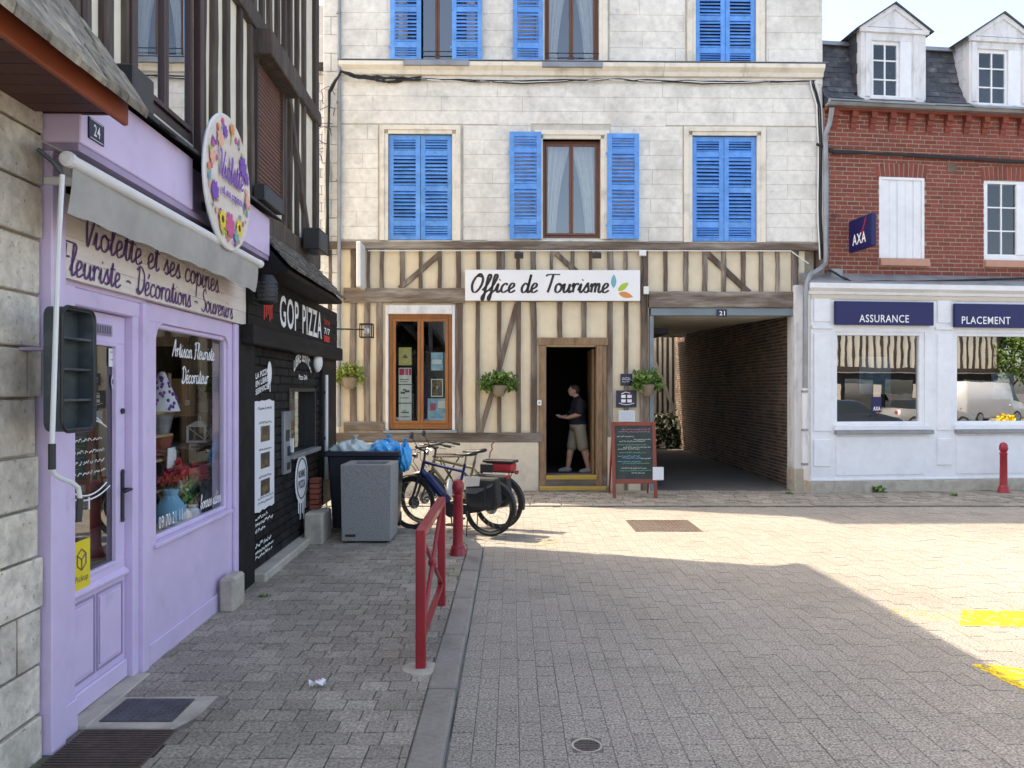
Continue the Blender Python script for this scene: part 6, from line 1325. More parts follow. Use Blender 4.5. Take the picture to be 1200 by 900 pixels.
# ------------------------------------------------------------------ bicycles (built with the front wheel towards -x)
def bike(nm, O, ang, frame, ebike, group='bicycles by the office'):
    f = Fac(O[0], O[1], ang); t = Thing('bicycle', nm, 'bicycle', f, (0, 0, 0), group=group); R_ = .350
    fw, rw = (-.57, 0, R_), (.57, 0, R_)
    for c, spk in ((fw, 0), (rw, .1)):
        wh = t.part('wheel', MB().tube([(c[0]+(R_-.022)*math.cos(a), 0, c[2]+(R_-.022)*math.sin(a)) for a in [i*math.pi/24 for i in range(48)]], .024, 8, closed=True), 'rubber', smooth='all')
        t.part('rim', MB().tube([(c[0]+(R_-.055)*math.cos(a), 0, c[2]+(R_-.055)*math.sin(a)) for a in [i*math.pi/24 for i in range(48)]], .013, 6, closed=True), 'dark_metal', under=wh, smooth='all')
        m = MB()
        for k in range(18):
            a = 2*math.pi*k/18+spk; s = .03 if k % 2 else -.03; a2_ = a+(.25 if k % 4 < 2 else -.25)
            m.tube([(c[0]+.025*math.cos(a2_), s, c[2]+.025*math.sin(a2_)), (c[0]+(R_-.06)*math.cos(a), 0, c[2]+(R_-.06)*math.sin(a))], .0017, 4, caps=False)
        t.part('spokes', m, 'chrome', under=wh); t.part('hub', MB().lathe([(.02, -.05), (.032, -.035), (.022, 0), (.032, .035), (.02, .05)], (c[0], 0, c[2]), 12, 'y'), 'dark_metal', under=wh)
        t.part('brake_disc', MB().lathe([(.085, -.004), (.085, .004)], (c[0], .055, c[2]), 20, 'y'), 'chrome', under=wh)
        a0, a1 = (.3, 2.9) if c is fw else (-.2, 2.6)
        m = MB(); n = 16; vs = []
        for k in range(n+1):
            a = a0+(a1-a0)*k/n
            for s, q in ((-.032, R_+.012), (-.02, R_+.026), (.02, R_+.026), (.032, R_+.012)): vs.append((c[0]+q*math.cos(a), s, c[2]+q*math.sin(a)))
        m.add(vs, [(k*4+j, k*4+j+1, k*4+j+5, k*4+j+4) for k in range(n) for j in range(3)]); t.part('mudguard', m, 'black_plastic', smooth=True)
    head_t, head_b, bb, st, sb = (-.385, 0, .90), (-.425, 0, .74), (.06, 0, .30), (.20, 0, .80), (.225, 0, .90)
    m = MB().tube([head_b, head_t], .024, 10).tube([(-.415, 0, .78), (.02, 0, .33), bb], .045 if ebike else .022, 10).tube([head_t, st], .021, 10).tube([bb, st, sb], .019, 10)
    for s in (-.06, .06): m.tube([bb, (.30, s, .33), (rw[0], s, R_)], .012, 8).tube([st, (.30, s, .68), (rw[0], s, R_)], .010, 8)
    t.part('frame', m, frame, smooth=True)
    if ebike: t.part('battery', MB().tube([(-.34, -.002, .73), (-.02, -.002, .41)], .055, 8), 'bike_blue', smooth=True); t.part('motor', MB().lathe([(.05, -.06), (.10, -.05), (.10, .05), (.05, .06)], (.05, 0, .31), 16, 'y'), 'black_plastic', smooth=True)
    m = MB()
    for s in (-.055, .055): m.tube([(-.43, s, .72), (-.50, s, .50), (fw[0], s, R_)], [.020, .017, .013], 8)
    m.tube([(-.43, -.06, .73), (-.43, .06, .73)], .02, 8); t.part('fork', m, 'dark_metal', smooth=True)
    t.part('stem', MB().tube([head_t, (-.365, 0, 1.03), (-.42, 0, 1.08)], .017, 8), 'dark_metal', smooth=True)
    hb = t.part('handlebar', MB().tube([(-.25, -.32, 1.10), (-.34, -.28, 1.12), (-.42, -.10, 1.09), (-.42, .10, 1.09), (-.34, .28, 1.12), (-.25, .32, 1.10)], .013, 8), 'dark_metal', smooth=True)
    for s in (-1, 1):
        t.part('grip', MB().tube([(-.26, s*.315, 1.10), (-.16, s*.34, 1.085)], .018, 8), 'rubber', under=hb, smooth=True); t.part('brake_lever', MB().tube([(-.32, s*.29, 1.115), (-.34, s*.30, 1.07), (-.24, s*.34, 1.05)], .006, 5), 'chrome', under=hb)
    t.part('mirror', MB().tube([(-.30, -.30, 1.11), (-.36, -.33, 1.24)], .006, 5).ell((-.37, -.335, 1.27), (.015, .05, .045)), 'dark_metal', under=hb)
    t.part('headlight', MB().lathe([(.02, 0), (.035, .03), (.035, .07)], (-.56, 0, .98), 10, 'x'), 'chrome', smooth=True); t.part('display', MB().box(-.44, -.36, -.04, .04, 1.12, 1.14), 'black_plastic', bevel=.006)
    for s in (-1, 1): t.part('cable', MB().tube([(-.36, s*.2, 1.09), (-.54, s*.12, 1.05), (-.58, s*.05, .90), (-.48, s*.04, .78)], .005, 5), 'rubber', smooth=True)
    t.part('seat_post', MB().tube([sb, (.245, 0, 1.0)], .014, 8), 'chrome')
    vs = []; pr = [(.05, .022, 1.035, .02), (.12, .03, 1.04, .028), (.20, .05, 1.04, .035), (.28, .085, 1.045, .045), (.34, .095, 1.055, .05), (.375, .075, 1.06, .04)]
    for x, w_, z, h_ in pr:
        for k in range(10): a = 2*math.pi*k/10; vs.append((x, w_*math.cos(a), z-.02+h_*.6*math.sin(a)))
    t.part('saddle', MB().add(vs, [(i*10+k, i*10+(k+1) % 10, (i+1)*10+(k+1) % 10, (i+1)*10+k) for i in range(5) for k in range(10)] + [tuple(range(9, -1, -1)), tuple(range(50, 60))]), 'black_plastic', smooth='all')
    m = MB()
    for s in (-.06, .06): m.tube([(.28, s, .74), (.36, s, .765), (.82, s, .765)], .007, 6).tube([(.50, s, .765), (rw[0], s, R_)], .006, 6).tube([(.75, s, .765), (rw[0]+.01, s, R_)], .006, 6)
    for x in (.38, .52, .66, .80): m.tube([(x, -.06, .765), (x, .06, .765)], .006, 6)
    t.part('rack', m, 'dark_metal', smooth=True)
    t.part('chain_guard', MB().prism([(-.03, .33), (.06, .40), (.55, .385), (.58, .34), (.50, .315), (.05, .22)], -.085, -.075), 'black_plastic', bevel=.01)
    ca = math.radians(-80); t.part('crank', MB().tube([(.06, -.09, .30), (.06+.17*math.cos(ca), -.10, .30+.17*math.sin(ca))], .011, 6).tube([(.06, .09, .30), (.06-.17*math.cos(ca), .10, .30-.17*math.sin(ca))], .011, 6).lathe([(.085, -.003), (.085, .003)], (.06, -.095, .30), 20, 'y'), 'dark_metal')
    for s in (-1, 1): p_ = (.06-s*-1*0+.17*math.cos(ca)*(1 if s < 0 else -1), s*.15, .30+.17*math.sin(ca)*(1 if s < 0 else -1)); t.part('pedal', MB().box(p_[0]-.05, p_[0]+.05, p_[1]-.04, p_[1]+.04, p_[2]-.012, p_[2]+.012), 'black_plastic', bevel=.006)
    t.part('kickstand', MB().tube([(.30, -.07, .33), (.36, -.22, .01)], .009, 6), 'dark_metal'); t.part('bottle', MB().lathe([(.036, 0), (.036, .13), (.025, .16), (.025, .19)], (.0, .0, .50), 10), 'white_plastic', smooth=True)
    t.part('tail_light', MB().box(.82, .845, -.04, .04, .74, .79), 'red_metal', bevel=.006)
    return t, f
t, f = bike('dark blue electric bicycle with black side bags, nearest the bollard', ((-1.33-.29)/2, (10.2+9.74)/2), math.degrees(math.atan2(9.74-10.2, -.29+1.33)), 'bike_blue', True)
for s in (-1, 1):
    q = Thing('pannier', 'black pannier bag with pale stripes on the near side of the blue bicycle' if s < 0 else 'black pannier bag on the far side of the blue bicycle', 'bag', f, (.57, s*.14, .35), group='bicycle bags')
    y0, y1 = (s*.08, s*.24) if s > 0 else (s*.24, s*.08)
    q.part('bag', MB().prism([(.33, .44), (.40, .36), (.74, .36), (.80, .44), (.77, .76), (.36, .76)], y0, y1), 'rubber', bevel=.03, segs=2); q.part('reflective_stripe', MB().prism([(.36, .56), (.50, .56), (.72, .66), (.74, .70), (.60, .64), (.37, .62)], s*.243-.002, s*.243+.002), 'chrome'); q.part('flap', MB().prism([(.35, .64), (.55, .66), (.56, .77), (.36, .77)], s*.248-.003, s*.248+.003), 'cloth_cream'); q.part('strap', MB().box(.62, .65, s*.25-.003, s*.25+.003, .40, .72), 'dark_metal')
o2 = ((-1.33-.29)/2+.10, (10.2+9.74)/2+.46)
t, f2 = bike('olive framed bicycle standing behind the blue one', o2, math.degrees(math.atan2(-.46, 1.04))+2, 'bike_olive', False)
q = Thing('rack_bag', 'red and black bag strapped on the rear rack of the olive bicycle', 'bag', f2, (.58, 0, .775), group='bicycle bags'); q.part('bag', MB().box(.40, .80, -.10, .10, .775, .885), 'bag_red', bevel=.03, segs=2); q.part('top', MB().box(.38, .82, -.105, .105, .887, .925), 'rubber', bevel=.01); q.part('side_pocket', MB().box(.36, .55, -.14, -.112, .74, .88), 'rubber', bevel=.012)
q.part('strap', MB().tube([(.45, -.02, .945), (.46, -.02, 1.02), (.49, -.02, 1.06), (.48, -.02, 1.12), (.52, -.02, 1.16)], .010, 5), 'brick_red')
# small cafe table by the wall
t = Thing('cafe_table', 'small folding table with dark wooden top against the office plinth', 'table', Fac(-1.07, 13.05, 0), (0, 0, .02)); 
for k in range(5): t.part('slat', MB().box(-.26, .26, -.26+k*.105, -.26+k*.105+.095, .725, .75), 'timber_dark', bevel=.004)
for s in (-1, 1): t.part('leg', MB().tube([(s*.22, -.2, .02), (s*.02, 0, .40), (-s*.18, .2, .72)], .012, 6), 'dark_metal'); t.part('leg', MB().tube([(s*.22, .2, .02), (-s*.18, -.2, .72)], .012, 6), 'dark_metal')
# menu board
bx0, bx1 = (718-600)/900*12.9, (771-600)/900*12.9
t = Thing('chalkboard', 'red framed A-board with chalk menu standing by the office door', 'sign', Fac((bx0+bx1)/2, 12.9, 2), (0, 0, .03)); hw = (bx1-bx0)/2; H = 1.31; tilt = .13
yy = lambda z: tilt*z
def bar(x0, x1, z0, z1, d=0, th=.03): return MB().add([(x0, yy(z0)+d, z0), (x1, yy(z0)+d, z0), (x1, yy(z0)+d+th, z0), (x0, yy(z0)+d+th, z0), (x0, yy(z1)+d, z1), (x1, yy(z1)+d, z1), (x1, yy(z1)+d+th, z1), (x0, yy(z1)+d+th, z1)], [(3, 2, 1, 0), (4, 5, 6, 7), (0, 1, 5, 4), (1, 2, 6, 5), (2, 3, 7, 6), (3, 0, 4, 7)])
for s in (-1, 1): t.part('stile', bar(min(s*hw, s*(hw-.06)), max(s*hw, s*(hw-.06)), .03, H), 'board_red', bevel=.005); t.part('back_leg', MB().add([], []).tube([(s*(hw-.04), yy(H)+.06, H-.03), (s*(hw-.04), .62, .04)], .018, 6), 'board_red')
t.part('top_rail', bar(-hw+.061, hw-.061, H-.07, H-.002), 'board_red', bevel=.005); t.part('bottom_rail', bar(-hw+.061, hw-.061, .27, .345), 'board_red', bevel=.005); sl_ = t.part('slate_panel', bar(-hw+.061, hw-.061, .346, H-.071, .012, .012), 'chalk_black')
lines = [(1.17, .1, .6, 'chalk_pink'), (1.13, .04, .62, 'chalk_pink'), (1.05, .02, .3, 'chalk_white'), (1.00, .3, .62, 'chalk_white'), (.97, .05, .5, 'chalk_white'), (.91, .02, .5, 'chalk_green'), (.87, .12, .62, 'chalk_white'), (.84, .03, .4, 'chalk_white'), (.78, .05, .52, 'chalk_green'), (.72, .02, .4, 'chalk_blue'), (.69, .1, .45, 'chalk_blue'), (.68, .42, .6, 'chalk_white'), (.63, .02, .4, 'chalk_blue'), (.60, .1, .55, 'chalk_green'), (.52, .08, .5, 'chalk_white'), (.48, .05, .62, 'chalk_green'), (.44, .25, .5, 'chalk_white')]
for z, a, b, mt_ in lines:
    m = MB(); scribble(-hw+.08+a, -hw+.08+min(b, 2*hw-.18), z, .020, 0, m, .007); m.v = [(v[0], yy(v[2])+.009, v[2]) for v in m.v]; t.part('chalk_writing', m, mt_, under=sl_)
t.part('white_card', MB().box(hw-.075, hw+.11, yy(.42)-.012, yy(.42)-.006, .33, .55), 'paper')
# covers, plates, litter, paint
t = Thing('drain_grate', 'rusty rectangular iron drain grating in the sunlit paving', 'drain cover', Fac((drain[0]+drain[1])/2, (drain[2]+drain[3])/2, 0), (0, 0, 0)); a, b = (drain[1]-drain[0])/2, (drain[3]-drain[2])/2
t.part('pit', MB().box(-a, a, -b, b, -.009, -.005), 'room_dark'); t.part('frame', MB().box(-a, a, -b, -b+.04, -.02, .004).box(-a, a, b-.04, b, -.02, .004).box(-a, -a+.04, -b+.041, b-.041, -.02, .004).box(a-.04, a, -b+.041, b-.041, -.02, .004), 'cast_iron', bevel=.004)
for k in range(16): x = -a+.06+(2*a-.12)*k/15; t.part('bar', MB().box(x-.014, x+.014, -b+.041, b-.041, -.02, .003), 'cast_iron')
for k in range(7): y = -b+.08+(2*b-.16)*k/6; t.part('bar', MB().box(-a+.041, a-.041, y-.010, y+.010, -.02, .001), 'cast_iron')
t = Thing('valve_cover', 'small round iron valve cover in the road at the bottom of the picture', 'drain cover', Fac(.39, 4.0, 0), (0, 0, 0)); t.part('ring', MB().lathe([(.080, -.02), (.080, .001), (.070, .001), (.069, -.02)], (0, 0, 0), 24), 'concrete'); t.part('lid', MB().lathe([(.068, -.02), (.068, -.002)], (0, 0, 0), 20), 'cast_iron')
m = MB()
for k in range(5):
    for j in range(5):
        if (k-2)**2+(j-2)**2 < 6: m.box(-.052+k*.026-.008, -.052+k*.026+.008, -.052+j*.026-.008, -.052+j*.026+.008, -.003, .001)
t.part('studs', m, 'steel_plate')
cx_, cy_ = -2.00, 4.28
t = Thing('checker_plate', 'grey steel checker plate set in a cement border by the lilac door', 'drain cover', Fac(cx_, cy_, 0), (0, 0, .05)); t.part('cement_border', MB().prismz([(-.29, -.21), (.20, -.22), (.30, -.02), (.29, .21), (-.29, .20)], .03, .062), 'concrete', bevel=.006); t.part('plate', MB().box(-.225, .17, -.145, .155, .055, .070), 'steel_plate', bevel=.003)
dm = MB().ell((0, 0, 0), (.016, .006, .003), 6, 4).mesh('tread_stud'); dm.materials.append(MATS['steel_plate'])
for k in range(11):
    for j in range(8): t.piece('tread_stud', dm, (-.205+k*.036, -.125+j*.036, .0705), rot=(0, 0, .785 if (k+j) % 2 else -.785))
t = Thing('ribbed_cover', 'brown ribbed iron cover below the cement-framed plate', 'drain cover', Fac(-2.01, 3.84, 0), (0, 0, .05)); t.part('lid', MB().box(-.245, .25, -.20, .205, .03, .062), 'cast_iron', bevel=.004)
for k in range(15): t.part('rib', MB().box(-.23, .235, -.185+k*.026, -.185+k*.026+.012, .0625, .068), 'cast_iron')
t = Thing('litter', 'crumpled pink and white wrapper lying on the pavement', 'litter', Fac((372-600)/900*4.63, 4.63, 20), (0, 0, .066)); m = MB(); vs = [(-.05+.02*i, -.02+.012*j, .07+.012*((i*7+j*5) % 4)) for i in range(6) for j in range(4)]; m.add(vs, [(i*4+j, i*4+j+1, (i+1)*4+j+1, (i+1)*4+j) for i in range(5) for j in range(3)]); t.part('wrapper', m, 'paper'); t.part('print', MB().box(-.02, .02, -.005, .01, .108, .1085), 'print_pink')
def mark(nm, P, mat): 
    c = (sum(p[0] for p in P)/len(P), sum(p[1] for p in P)/len(P)); t = Thing('road_marking', nm, 'road marking', Fac(c[0], c[1], 0), (0, 0, .004)); t.part('paint', MB().prismz([(p[0]-c[0], p[1]-c[1]) for p in P], .0024, .0028), mat)
g_ = lambda px, py: ((px-600)/900*1665/(py-457), 1665/(py-457))
mark('worn yellow paint patch on the paving, farther of the two at the right edge', [g_(1124, 733), g_(1240, 736), g_(1240, 717), g_(1128, 715)], 'yellow_worn')
mark('faded yellow paint trail leading to the farther yellow patch', [g_(1040, 722), g_(1125, 731), g_(1127, 717), g_(1040, 713)], 'yellow_faint')
mark('worn yellow paint patch crossing the shadow edge at lower right', [g_(1138, 779), g_(1240, 830), g_(1240, 790), g_(1160, 779)], 'yellow_worn')
mark('faint yellow scuff on the paving behind the bollard', [g_(628, 640), g_(655, 640), g_(655, 632), g_(630, 631)], 'yellow_faint')
def weed(nm, X, Y, z, s, n): t = Thing('weed', nm, 'weed', Fac(X, Y, 0), (0, 0, z)); t.part('leaves', foliage(MB(), (0, 0, z+s*.35), (s, s*.5, s*.4), n, s*.6), 'leaf'); t.part('root', MB().tube([(0, 0, z-.01), (0, 0, z+s*.3)], .004, 4), 'leaf_dark')
weed('green weed growing at the foot of the insurance shop plinth', (1027-600)/900*13.75, 13.68, .02, .13, 90); weed('small weed by the stone guard block at the black shop', -2.14, 6.62, .05, .05, 40); weed('small weed at the far stone block near the wheelie bin', -2.12, 9.62, .05, .06, 50); weed('tuft of weed between the cobbles at the passage mouth', 4.85, 13.45, .02, .07, 40); weed('small weed in the cobbles near the right bollard', 7.6, 13.2, .02, .07, 40)

# ------------------------------------------------------------------ the man in the office doorway
def blob(parts, vox, name, smooth=6):
    m = MB()
    for p in parts:
        if p[0] == 'c':                                   # tapered limb through points
            _, P, r = p; Q = []; rr = []
            for i in range(len(P)-1):
                for j in range(6): Q.append(Vector(P[i]).lerp(Vector(P[i+1]), j/6)); rr.append(r[i]+(r[i+1]-r[i])*j/6)
            Q.append(Vector(P[-1])); rr.append(r[-1]); m.tube(Q, rr, 14); m.ell(P[0], (r[0],)*3, 12, 8); m.ell(P[-1], (r[-1],)*3, 12, 8)
        else: m.ell(p[1], p[2], 20, 14)
    me = m.mesh(name); o = bpy.data.objects.new('t', me); COL.objects.link(o)
    md = o.modifiers.new('r', 'REMESH'); md.mode = 'VOXEL'; md.voxel_size = vox; md.use_smooth_shade = True
    s = o.modifiers.new('s', 'SMOOTH'); s.factor = .5; s.iterations = smooth
    dg = bpy.context.evaluated_depsgraph_get(); r = bpy.data.meshes.new_from_object(o.evaluated_get(dg)); bpy.data.objects.remove(o); r.name = name; return r
manY = 14.55; man = Fac((677-600)/900*manY, manY, 180)        # local +x is the way he faces
zfl = door[2]-.012
t = Thing('person', 'man in dark T-shirt and khaki shorts looking at a phone in the office doorway', 'person', man, (0, 0, zfl))
k_ = .955
def sc(p): return (p[0]*k_, p[1]*k_, p[2]*k_)
S3 = lambda *a: [sc(p) for p in a]
ft_f, ft_b = (.22, -.10, .0), (-.20, .10, .0)
body = [('c', S3((.19, -.09, .07), (.13, -.10, .45), (.02, -.10, .90)), (.042, .066, .095)), ('c', S3((-.21, .09, .07), (-.12, .10, .45), (-.02, .10, .90)), (.042, .066, .095)),
        ('e', sc((.16, -.09, .62-.27)), (.058*k_, .058*k_, .13*k_)), ('e', sc((-.17, .10, .62-.27)), (.058*k_, .058*k_, .13*k_)),
        ('c', S3((.19, -.09, .05), (.29, -.10, .035)), (.042, .034)), ('c', S3((-.21, .09, .05), (-.11, .10, .035)), (.042, .034)),
        ('e', sc((.0, 0, .95)), (.15, .18, .13)), ('e', sc((.03, 0, 1.12)), (.155, .175, .16)), ('e', sc((-.01, 0, 1.32)), (.135, .19, .15)), ('c', S3((-.01, 0, 1.42), (.05, 0, 1.55)), (.062, .055)),
        ('e', sc((.085, 0, 1.625)), (.095, .074, .105)), ('e', sc((.115, 0, 1.575)), (.065, .058, .065)), ('e', sc((.183, 0, 1.605)), (.018, .014, .018)), ('e', sc((.178, 0, 1.645)), (.012, .05, .012)),
        ('e', sc((.07, -.078, 1.61)), (.022, .010, .032)), ('e', sc((.07, .078, 1.61)), (.022, .010, .032)), ('e', sc((.172, 0, 1.560)), (.012, .026, .008)),
        ('c', S3((-.02, -.185, 1.40), (.02, -.22, 1.16), (.22, -.17, 1.10), (.29, -.15, 1.10)), (.062, .048, .036, .028)), ('c', S3((-.02, .185, 1.40), (-.01, .23, 1.16), (.20, .14, 1.09), (.28, .08, 1.09)), (.062, .048, .036, .028))]
t.part('body', blob(body, .011, 'body'), 'skin')
def hand(base, fwd, side, up):                           # palm, four fingers, thumb
    b, f_, s_, u_ = Vector(base), Vector(fwd), Vector(side), Vector(up); P = [('e', b+f_*.04, (.045, .035, .018))]
    for i, L in enumerate((.065, .075, .070, .052)):
        r0 = b+f_*.075+s_*(-.027+.018*i); P.append(('c', [r0, r0+f_*L*.5+u_*.008, r0+f_*L*.75+u_*.03], (.0088, .0082, .007)))
    P.append(('c', [b+f_*.02-s_*.032, b+f_*.055-s_*.048+u_*.015, b+f_*.085-s_*.035+u_*.03], (.011, .0095, .008))); return P
t.part('hand', blob(hand(sc((.29, -.15, 1.10)), (1, .1, .05), (0, 1, 0), (0, 0, 1)), .0045, 'hand', 3), 'skin'); t.part('hand', blob(hand(sc((.28, .08, 1.09)), (1, -.2, .05), (0, -1, 0), (0, 0, 1)), .0045, 'hand', 3), 'skin')
shirt = [('e', sc((.0, 0, .98)), (.168, .195, .10)), ('e', sc((.03, 0, 1.12)), (.176, .192, .17)), ('e', sc((-.01, 0, 1.32)), (.152, .205, .16)), ('c', S3((-.02, -.185, 1.40), (.015, -.218, 1.21)), (.082, .075)), ('c', S3((-.02, .185, 1.40), (-.01, .225, 1.21)), (.082, .075)), ('c', S3((-.01, 0, 1.40), (.01, 0, 1.46)), (.085, .075))]
t.part('t_shirt', blob(shirt, .012, 't_shirt'), 'shirt')
shorts = [('e', sc((.0, 0, .93)), (.165, .19, .12)), ('c', S3((.03, -.10, .88), (.10, -.10, .52)), (.118, .108)), ('c', S3((-.03, .10, .88), (-.09, .10, .52)), (.118, .108))]
t.part('shorts', blob(shorts, .012, 'shorts', 4), 'shorts')
for (x, y) in ((.19, -.09), (-.21, .09)): t.part('shoe', blob([('c', S3((x-.03, y, .045), (x+.06, y, .045), (x+.15, y-.005, .032)), (.05, .048, .036)), ('e', sc((x+.06, y, .02)), (.14, .048, .022))], .009, 'shoe', 3), 'shoe')
t.part('hair', blob([('e', sc((.065, 0, 1.66)), (.092, .080, .078)), ('e', sc((.03, 0, 1.62)), (.068, .076, .075))], .010, 'hair', 2), 'hair')
q = Thing('phone', 'small pale phone held in front of the man', 'phone', man, (.36, -.02, zfl+1.05)); q.part('case', MB().box(.325, .40, -.09, -.055, zfl+1.075, zfl+1.085), 'paper', bevel=.002)
for ch in t.o.children:
    pass

# ------------------------------------------------------------------ across the square, mirrored in the insurance windows
def mirror(px, py, D):                      # where the thing stands that the pane at FB shows at this spot
    P = Vector((0, 0, CAM_H)) + Vector(((px-600)/FPX, 1, -(py-HOR)/FPX))*D; o = FB.w(0, dF+.07, 0); return P - FB.ey*2*((P-o).dot(FB.ey))
def car(nm, pos, deg, paint, prof, L, tag='parked_car', cat='car'):
    """prof: (x, z_low, z_belt, z_top, half width at belt, half width at top) along the length"""
    f_ = Fac(pos[0], pos[1], deg); t = Thing(tag, nm, cat, f_, (0, 0, 0), group='vehicles across the square'); vs = []; n = len(prof)
    for x, zl_, zb_, zt_, wb, wt in prof:
        ring = [(-wb*.86, zl_), (-wb*.99, zl_+.12), (-wb, (zl_+zb_)/2), (-wb*.96, zb_), (0, zb_+.03)]; ring += [(-y, z) for y, z in ring[:4][::-1]]
        vs += [(x, y, z) for y, z in ring]
    k = 9; fs_ = [(i*k+j, i*k+(j+1) % k, (i+1)*k+(j+1) % k, (i+1)*k+j) for i in range(n-1) for j in range(k)] + [tuple(range(k-1, -1, -1)), tuple(range((n-1)*k, n*k))]
    t.part('body', MB().add(vs, fs_), paint, smooth='all')
    cab = [p for p in prof if p[3] > p[2]+.05]; vs = []
    for x, zl_, zb_, zt_, wb, wt in cab: vs += [(x, -wb*.93, zb_), (x, -wt, zt_-.06), (x, -wt*.8, zt_), (x, wt*.8, zt_), (x, wt, zt_-.06), (x, wb*.93, zb_)]
    k = 6; n = len(cab); t.part('windows', MB().add(vs, [(i*k+j, i*k+(j+1) % k, (i+1)*k+(j+1) % k, (i+1)*k+j) for i in range(n-1) for j in range(k)] + [tuple(range(k-1, -1, -1)), tuple(range((n-1)*k, n*k))]), 'car_glass', smooth=True)
    vs = []
    mid = cab[1:-1]
    for x, zl_, zb_, zt_, wb, wt in mid: vs += [(x, -wt*.99, zt_-.045), (x, -wt*.8, zt_+.008), (x, wt*.8, zt_+.008), (x, wt*.99, zt_-.045)]
    t.part('roof', MB().add(vs, [(i*4+j, i*4+j+1, (i+1)*4+j+1, (i+1)*4+j) for i in range(len(mid)-1) for j in range(3)]), paint, smooth=True)
    wb = max(p[4] for p in prof)
    for x in (-L*.31, L*.29):
        for s in (-1, 1):
            w_ = t.part('wheel', MB().lathe([(.20, -.10), (.31, -.10), (.325, -.06), (.325, .06), (.31, .10), (.20, .10)], (x, s*(wb-.09), .325), 20, 'y'), 'rubber', smooth=True); t.part('hub_cap', MB().lathe([(.21, -.012), (.19, .012), (.05, .02)], (x, s*(wb+.012), .325), 16, 'y'), 'zinc', under=w_)
    for s in (-1, 1): t.part('headlight', MB().ell((-L/2+.12, s*wb*.66, .66), (.12, .17, .08), 10, 6), 'chrome', smooth='all'); t.part('tail_light', MB().box(L/2-.10, L/2-.0, s*wb*.7-.1, s*wb*.7+.1, .75, .9), 'red_metal', bevel=.02); t.part('door_mirror', MB().ell((-L*.17, s*(wb+.08), .98), (.06, .09, .06), 8, 6), paint, smooth='all')
    t.part('number_plate', MB().box(-L/2-.012, -L/2+.01, -.26, .26, .38, .49), 'paper'); t.part('grille', MB().box(-L/2-.006, -L/2+.05, -.45, .45, .24, .34), 'black_plastic')
    return t
hatchback = [(-2.0, .30, .55, .55, .62, .5), (-1.92, .24, .66, .66, .76, .5), (-1.6, .22, .78, .78, .84, .5), (-.95, .22, .92, .93, .87, .6), (-.85, .22, .93, 1.0, .87, .70), (-.25, .22, .95, 1.42, .88, .60), (.5, .22, .96, 1.48, .88, .60), (1.35, .22, .98, 1.40, .87, .58), (1.75, .22, 1.0, 1.04, .84, .66), (1.95, .28, .92, .92, .76, .5), (2.0, .34, .7, .7, .68, .5)]
van = [(-2.6, .32, .7, .7, .8, .6), (-2.5, .26, 1.0, 1.0, .93, .6), (-2.1, .25, 1.12, 1.13, .96, .7), (-2.0, .25, 1.15, 1.25, .97, .85), (-1.4, .25, 1.2, 2.2, .98, .85), (-1.0, .25, 2.25, 2.34, .98, .86), (0, .25, 2.3, 2.38, .98, .86), (2.4, .25, 2.3, 2.38, .98, .86), (2.6, .28, 2.2, 2.2, .95, .8)]
pA = mirror(992, 490, 31); pB = mirror(1085, 485, 36); pC = mirror(1150, 480, 44)
car('black hatchback seen mirrored in the left insurance window', pA, 195, 'car_dark', hatchback, 4.0); car('grey hatchback seen mirrored in the middle of the left insurance window', pB, 185, 'car_grey', hatchback, 4.0); car('white van seen mirrored in the right insurance window', pC, 170, 'car_white', van, 5.2, 'parked_van', 'van')
a = mirror(955, 457, 46); b = mirror(1130, 457, 50); ang = math.degrees(math.atan2(a.y-b.y, a.x-b.x)); fo = Fac(b.x, b.y, ang); Lf = (a-b).length
if (Vector((0, 0, 0))-b).dot(fo.ey) > 0: fo = Fac(a.x, a.y, ang+180)
t = Thing('opposite_house', 'timber-framed house across the square, mirrored in the insurance window', 'building', fo, (Lf/2, 0, 0)); t.part('wall', MB().box(-3, Lf+4, 0, 7, 2.9, 8), 'plaster_white'); t.part('shop_wall', MB().box(-3, Lf+4, .05, 7, 0, 2.9), 'black_board'); t.part('roof', MB().prismx([(-.5, 8), (3.5, 11.5), (7.5, 8)], -3.2, Lf+4.2), 'roof_brown')
for k in range(int((Lf+7)/.55)): timber(t, (-3+k*.55, 3.2), (-3+k*.55, 8), .18, -.04, .08, 'timber_dark', name='post', n=3)
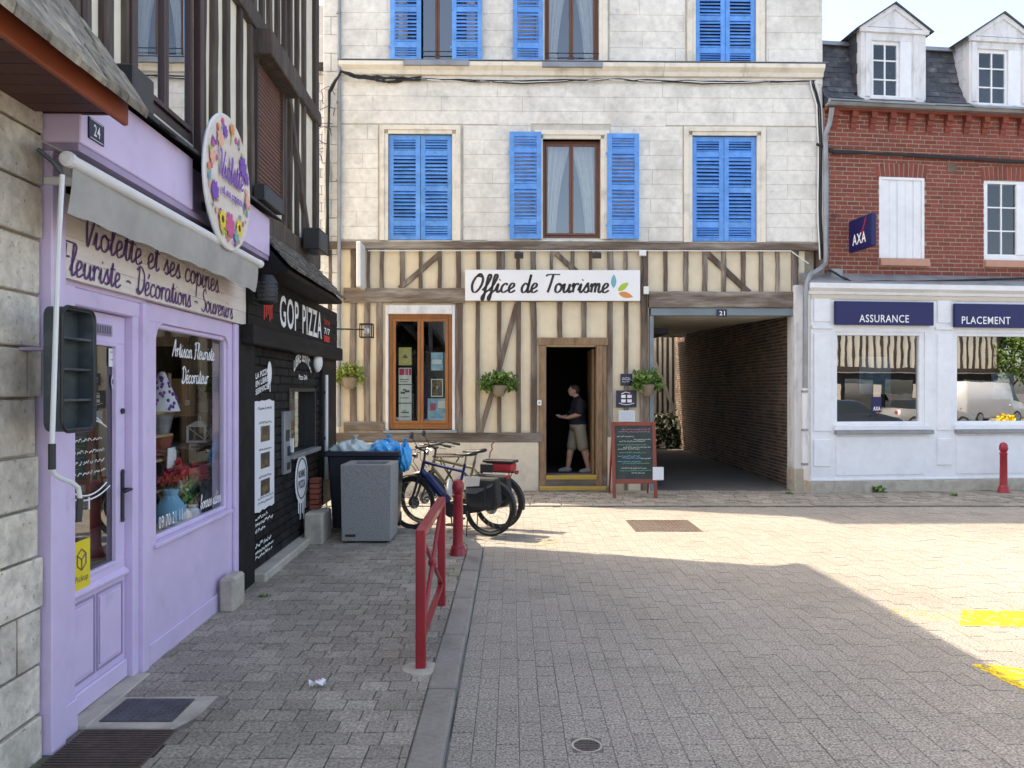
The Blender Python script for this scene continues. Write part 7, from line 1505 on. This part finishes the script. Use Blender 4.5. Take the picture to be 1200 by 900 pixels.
for z in (3.1, 5.6, 7.8): t.part('beam', MB().box(-3, Lf+4, -.06, .0, z-.14, z+.14), 'timber_dark')
for k in range(5): t.part('shop_window', MB().box(-2+k*3.2, .2+k*3.2, -.02, .04, .6, 2.5), 'glass_mirror'); t.part('door', MB().box(.5+k*3.2, 1.1+k*3.2, -.02, .04, 0, 2.2), 'beige_paint')
def tree(nm, X, Y, h, r, leaf):
    f_ = Fac(X, Y, 0); t = Thing('street_tree', nm, 'tree', f_, (0, 0, 0), group='trees across the square'); m = MB().tube([(0, 0, 0), (.05, .02, h*.3), (0, .05, h*.55), (.1, 0, h*.8)], [.16, .12, .09, .04], 8)
    cl = []
    for k in range(9): a_ = k*2.4; e = (r*.6*math.cos(a_), r*.6*math.sin(a_), h*(.5+.05*k)); m.tube([(0, .03, h*(.32+.03*k)), (e[0]*.6, e[1]*.6, e[2]-.3), e], [.06, .04, .02], 5); cl.append(e)
    t.part('trunk', m, 'timber_dark', smooth=True); m = MB()
    for e in cl: foliage(m, e, (r*.55, r*.55, r*.45), 260, .28)
    foliage(m, (0, 0, h*.85), (r*.6, r*.6, r*.4), 350, .28); t.part('crown', m, leaf)
p_ = mirror(1185, 457, 52); tree('leafy street tree seen mirrored in the right insurance window', p_.x, p_.y, 6.5, 2.4, 'leaf'); p_ = mirror(1250, 457, 48); tree('second leafy street tree mirrored at the far right', p_.x, p_.y, 6.0, 2.2, 'leaf')
for i, (px, D) in enumerate(((1020, 37), (1060, 40), (1178, 30))):
    p_ = mirror(px, 457, D); nm = ('stone trough of green plants mirrored behind the black car', 'stone trough of green plants mirrored behind the grey car', 'pot of yellow flowers mirrored in the right insurance window')[i]; t = Thing('planter_trough', nm, 'planter', Fac(p_.x, p_.y, 20), (0, 0, 0)); t.part('trough', MB().box(-.8 if i < 2 else -.35, .8 if i < 2 else .35, -.25, .25, 0, .5), 'brick_red' if i < 2 else 'dark_metal', bevel=.02); t.part('foliage', foliage(MB(), (0, 0, .6), (.8 if i < 2 else .35, .3, .25), 300, .14), 'leaf' if i < 2 else 'flower_yellow')
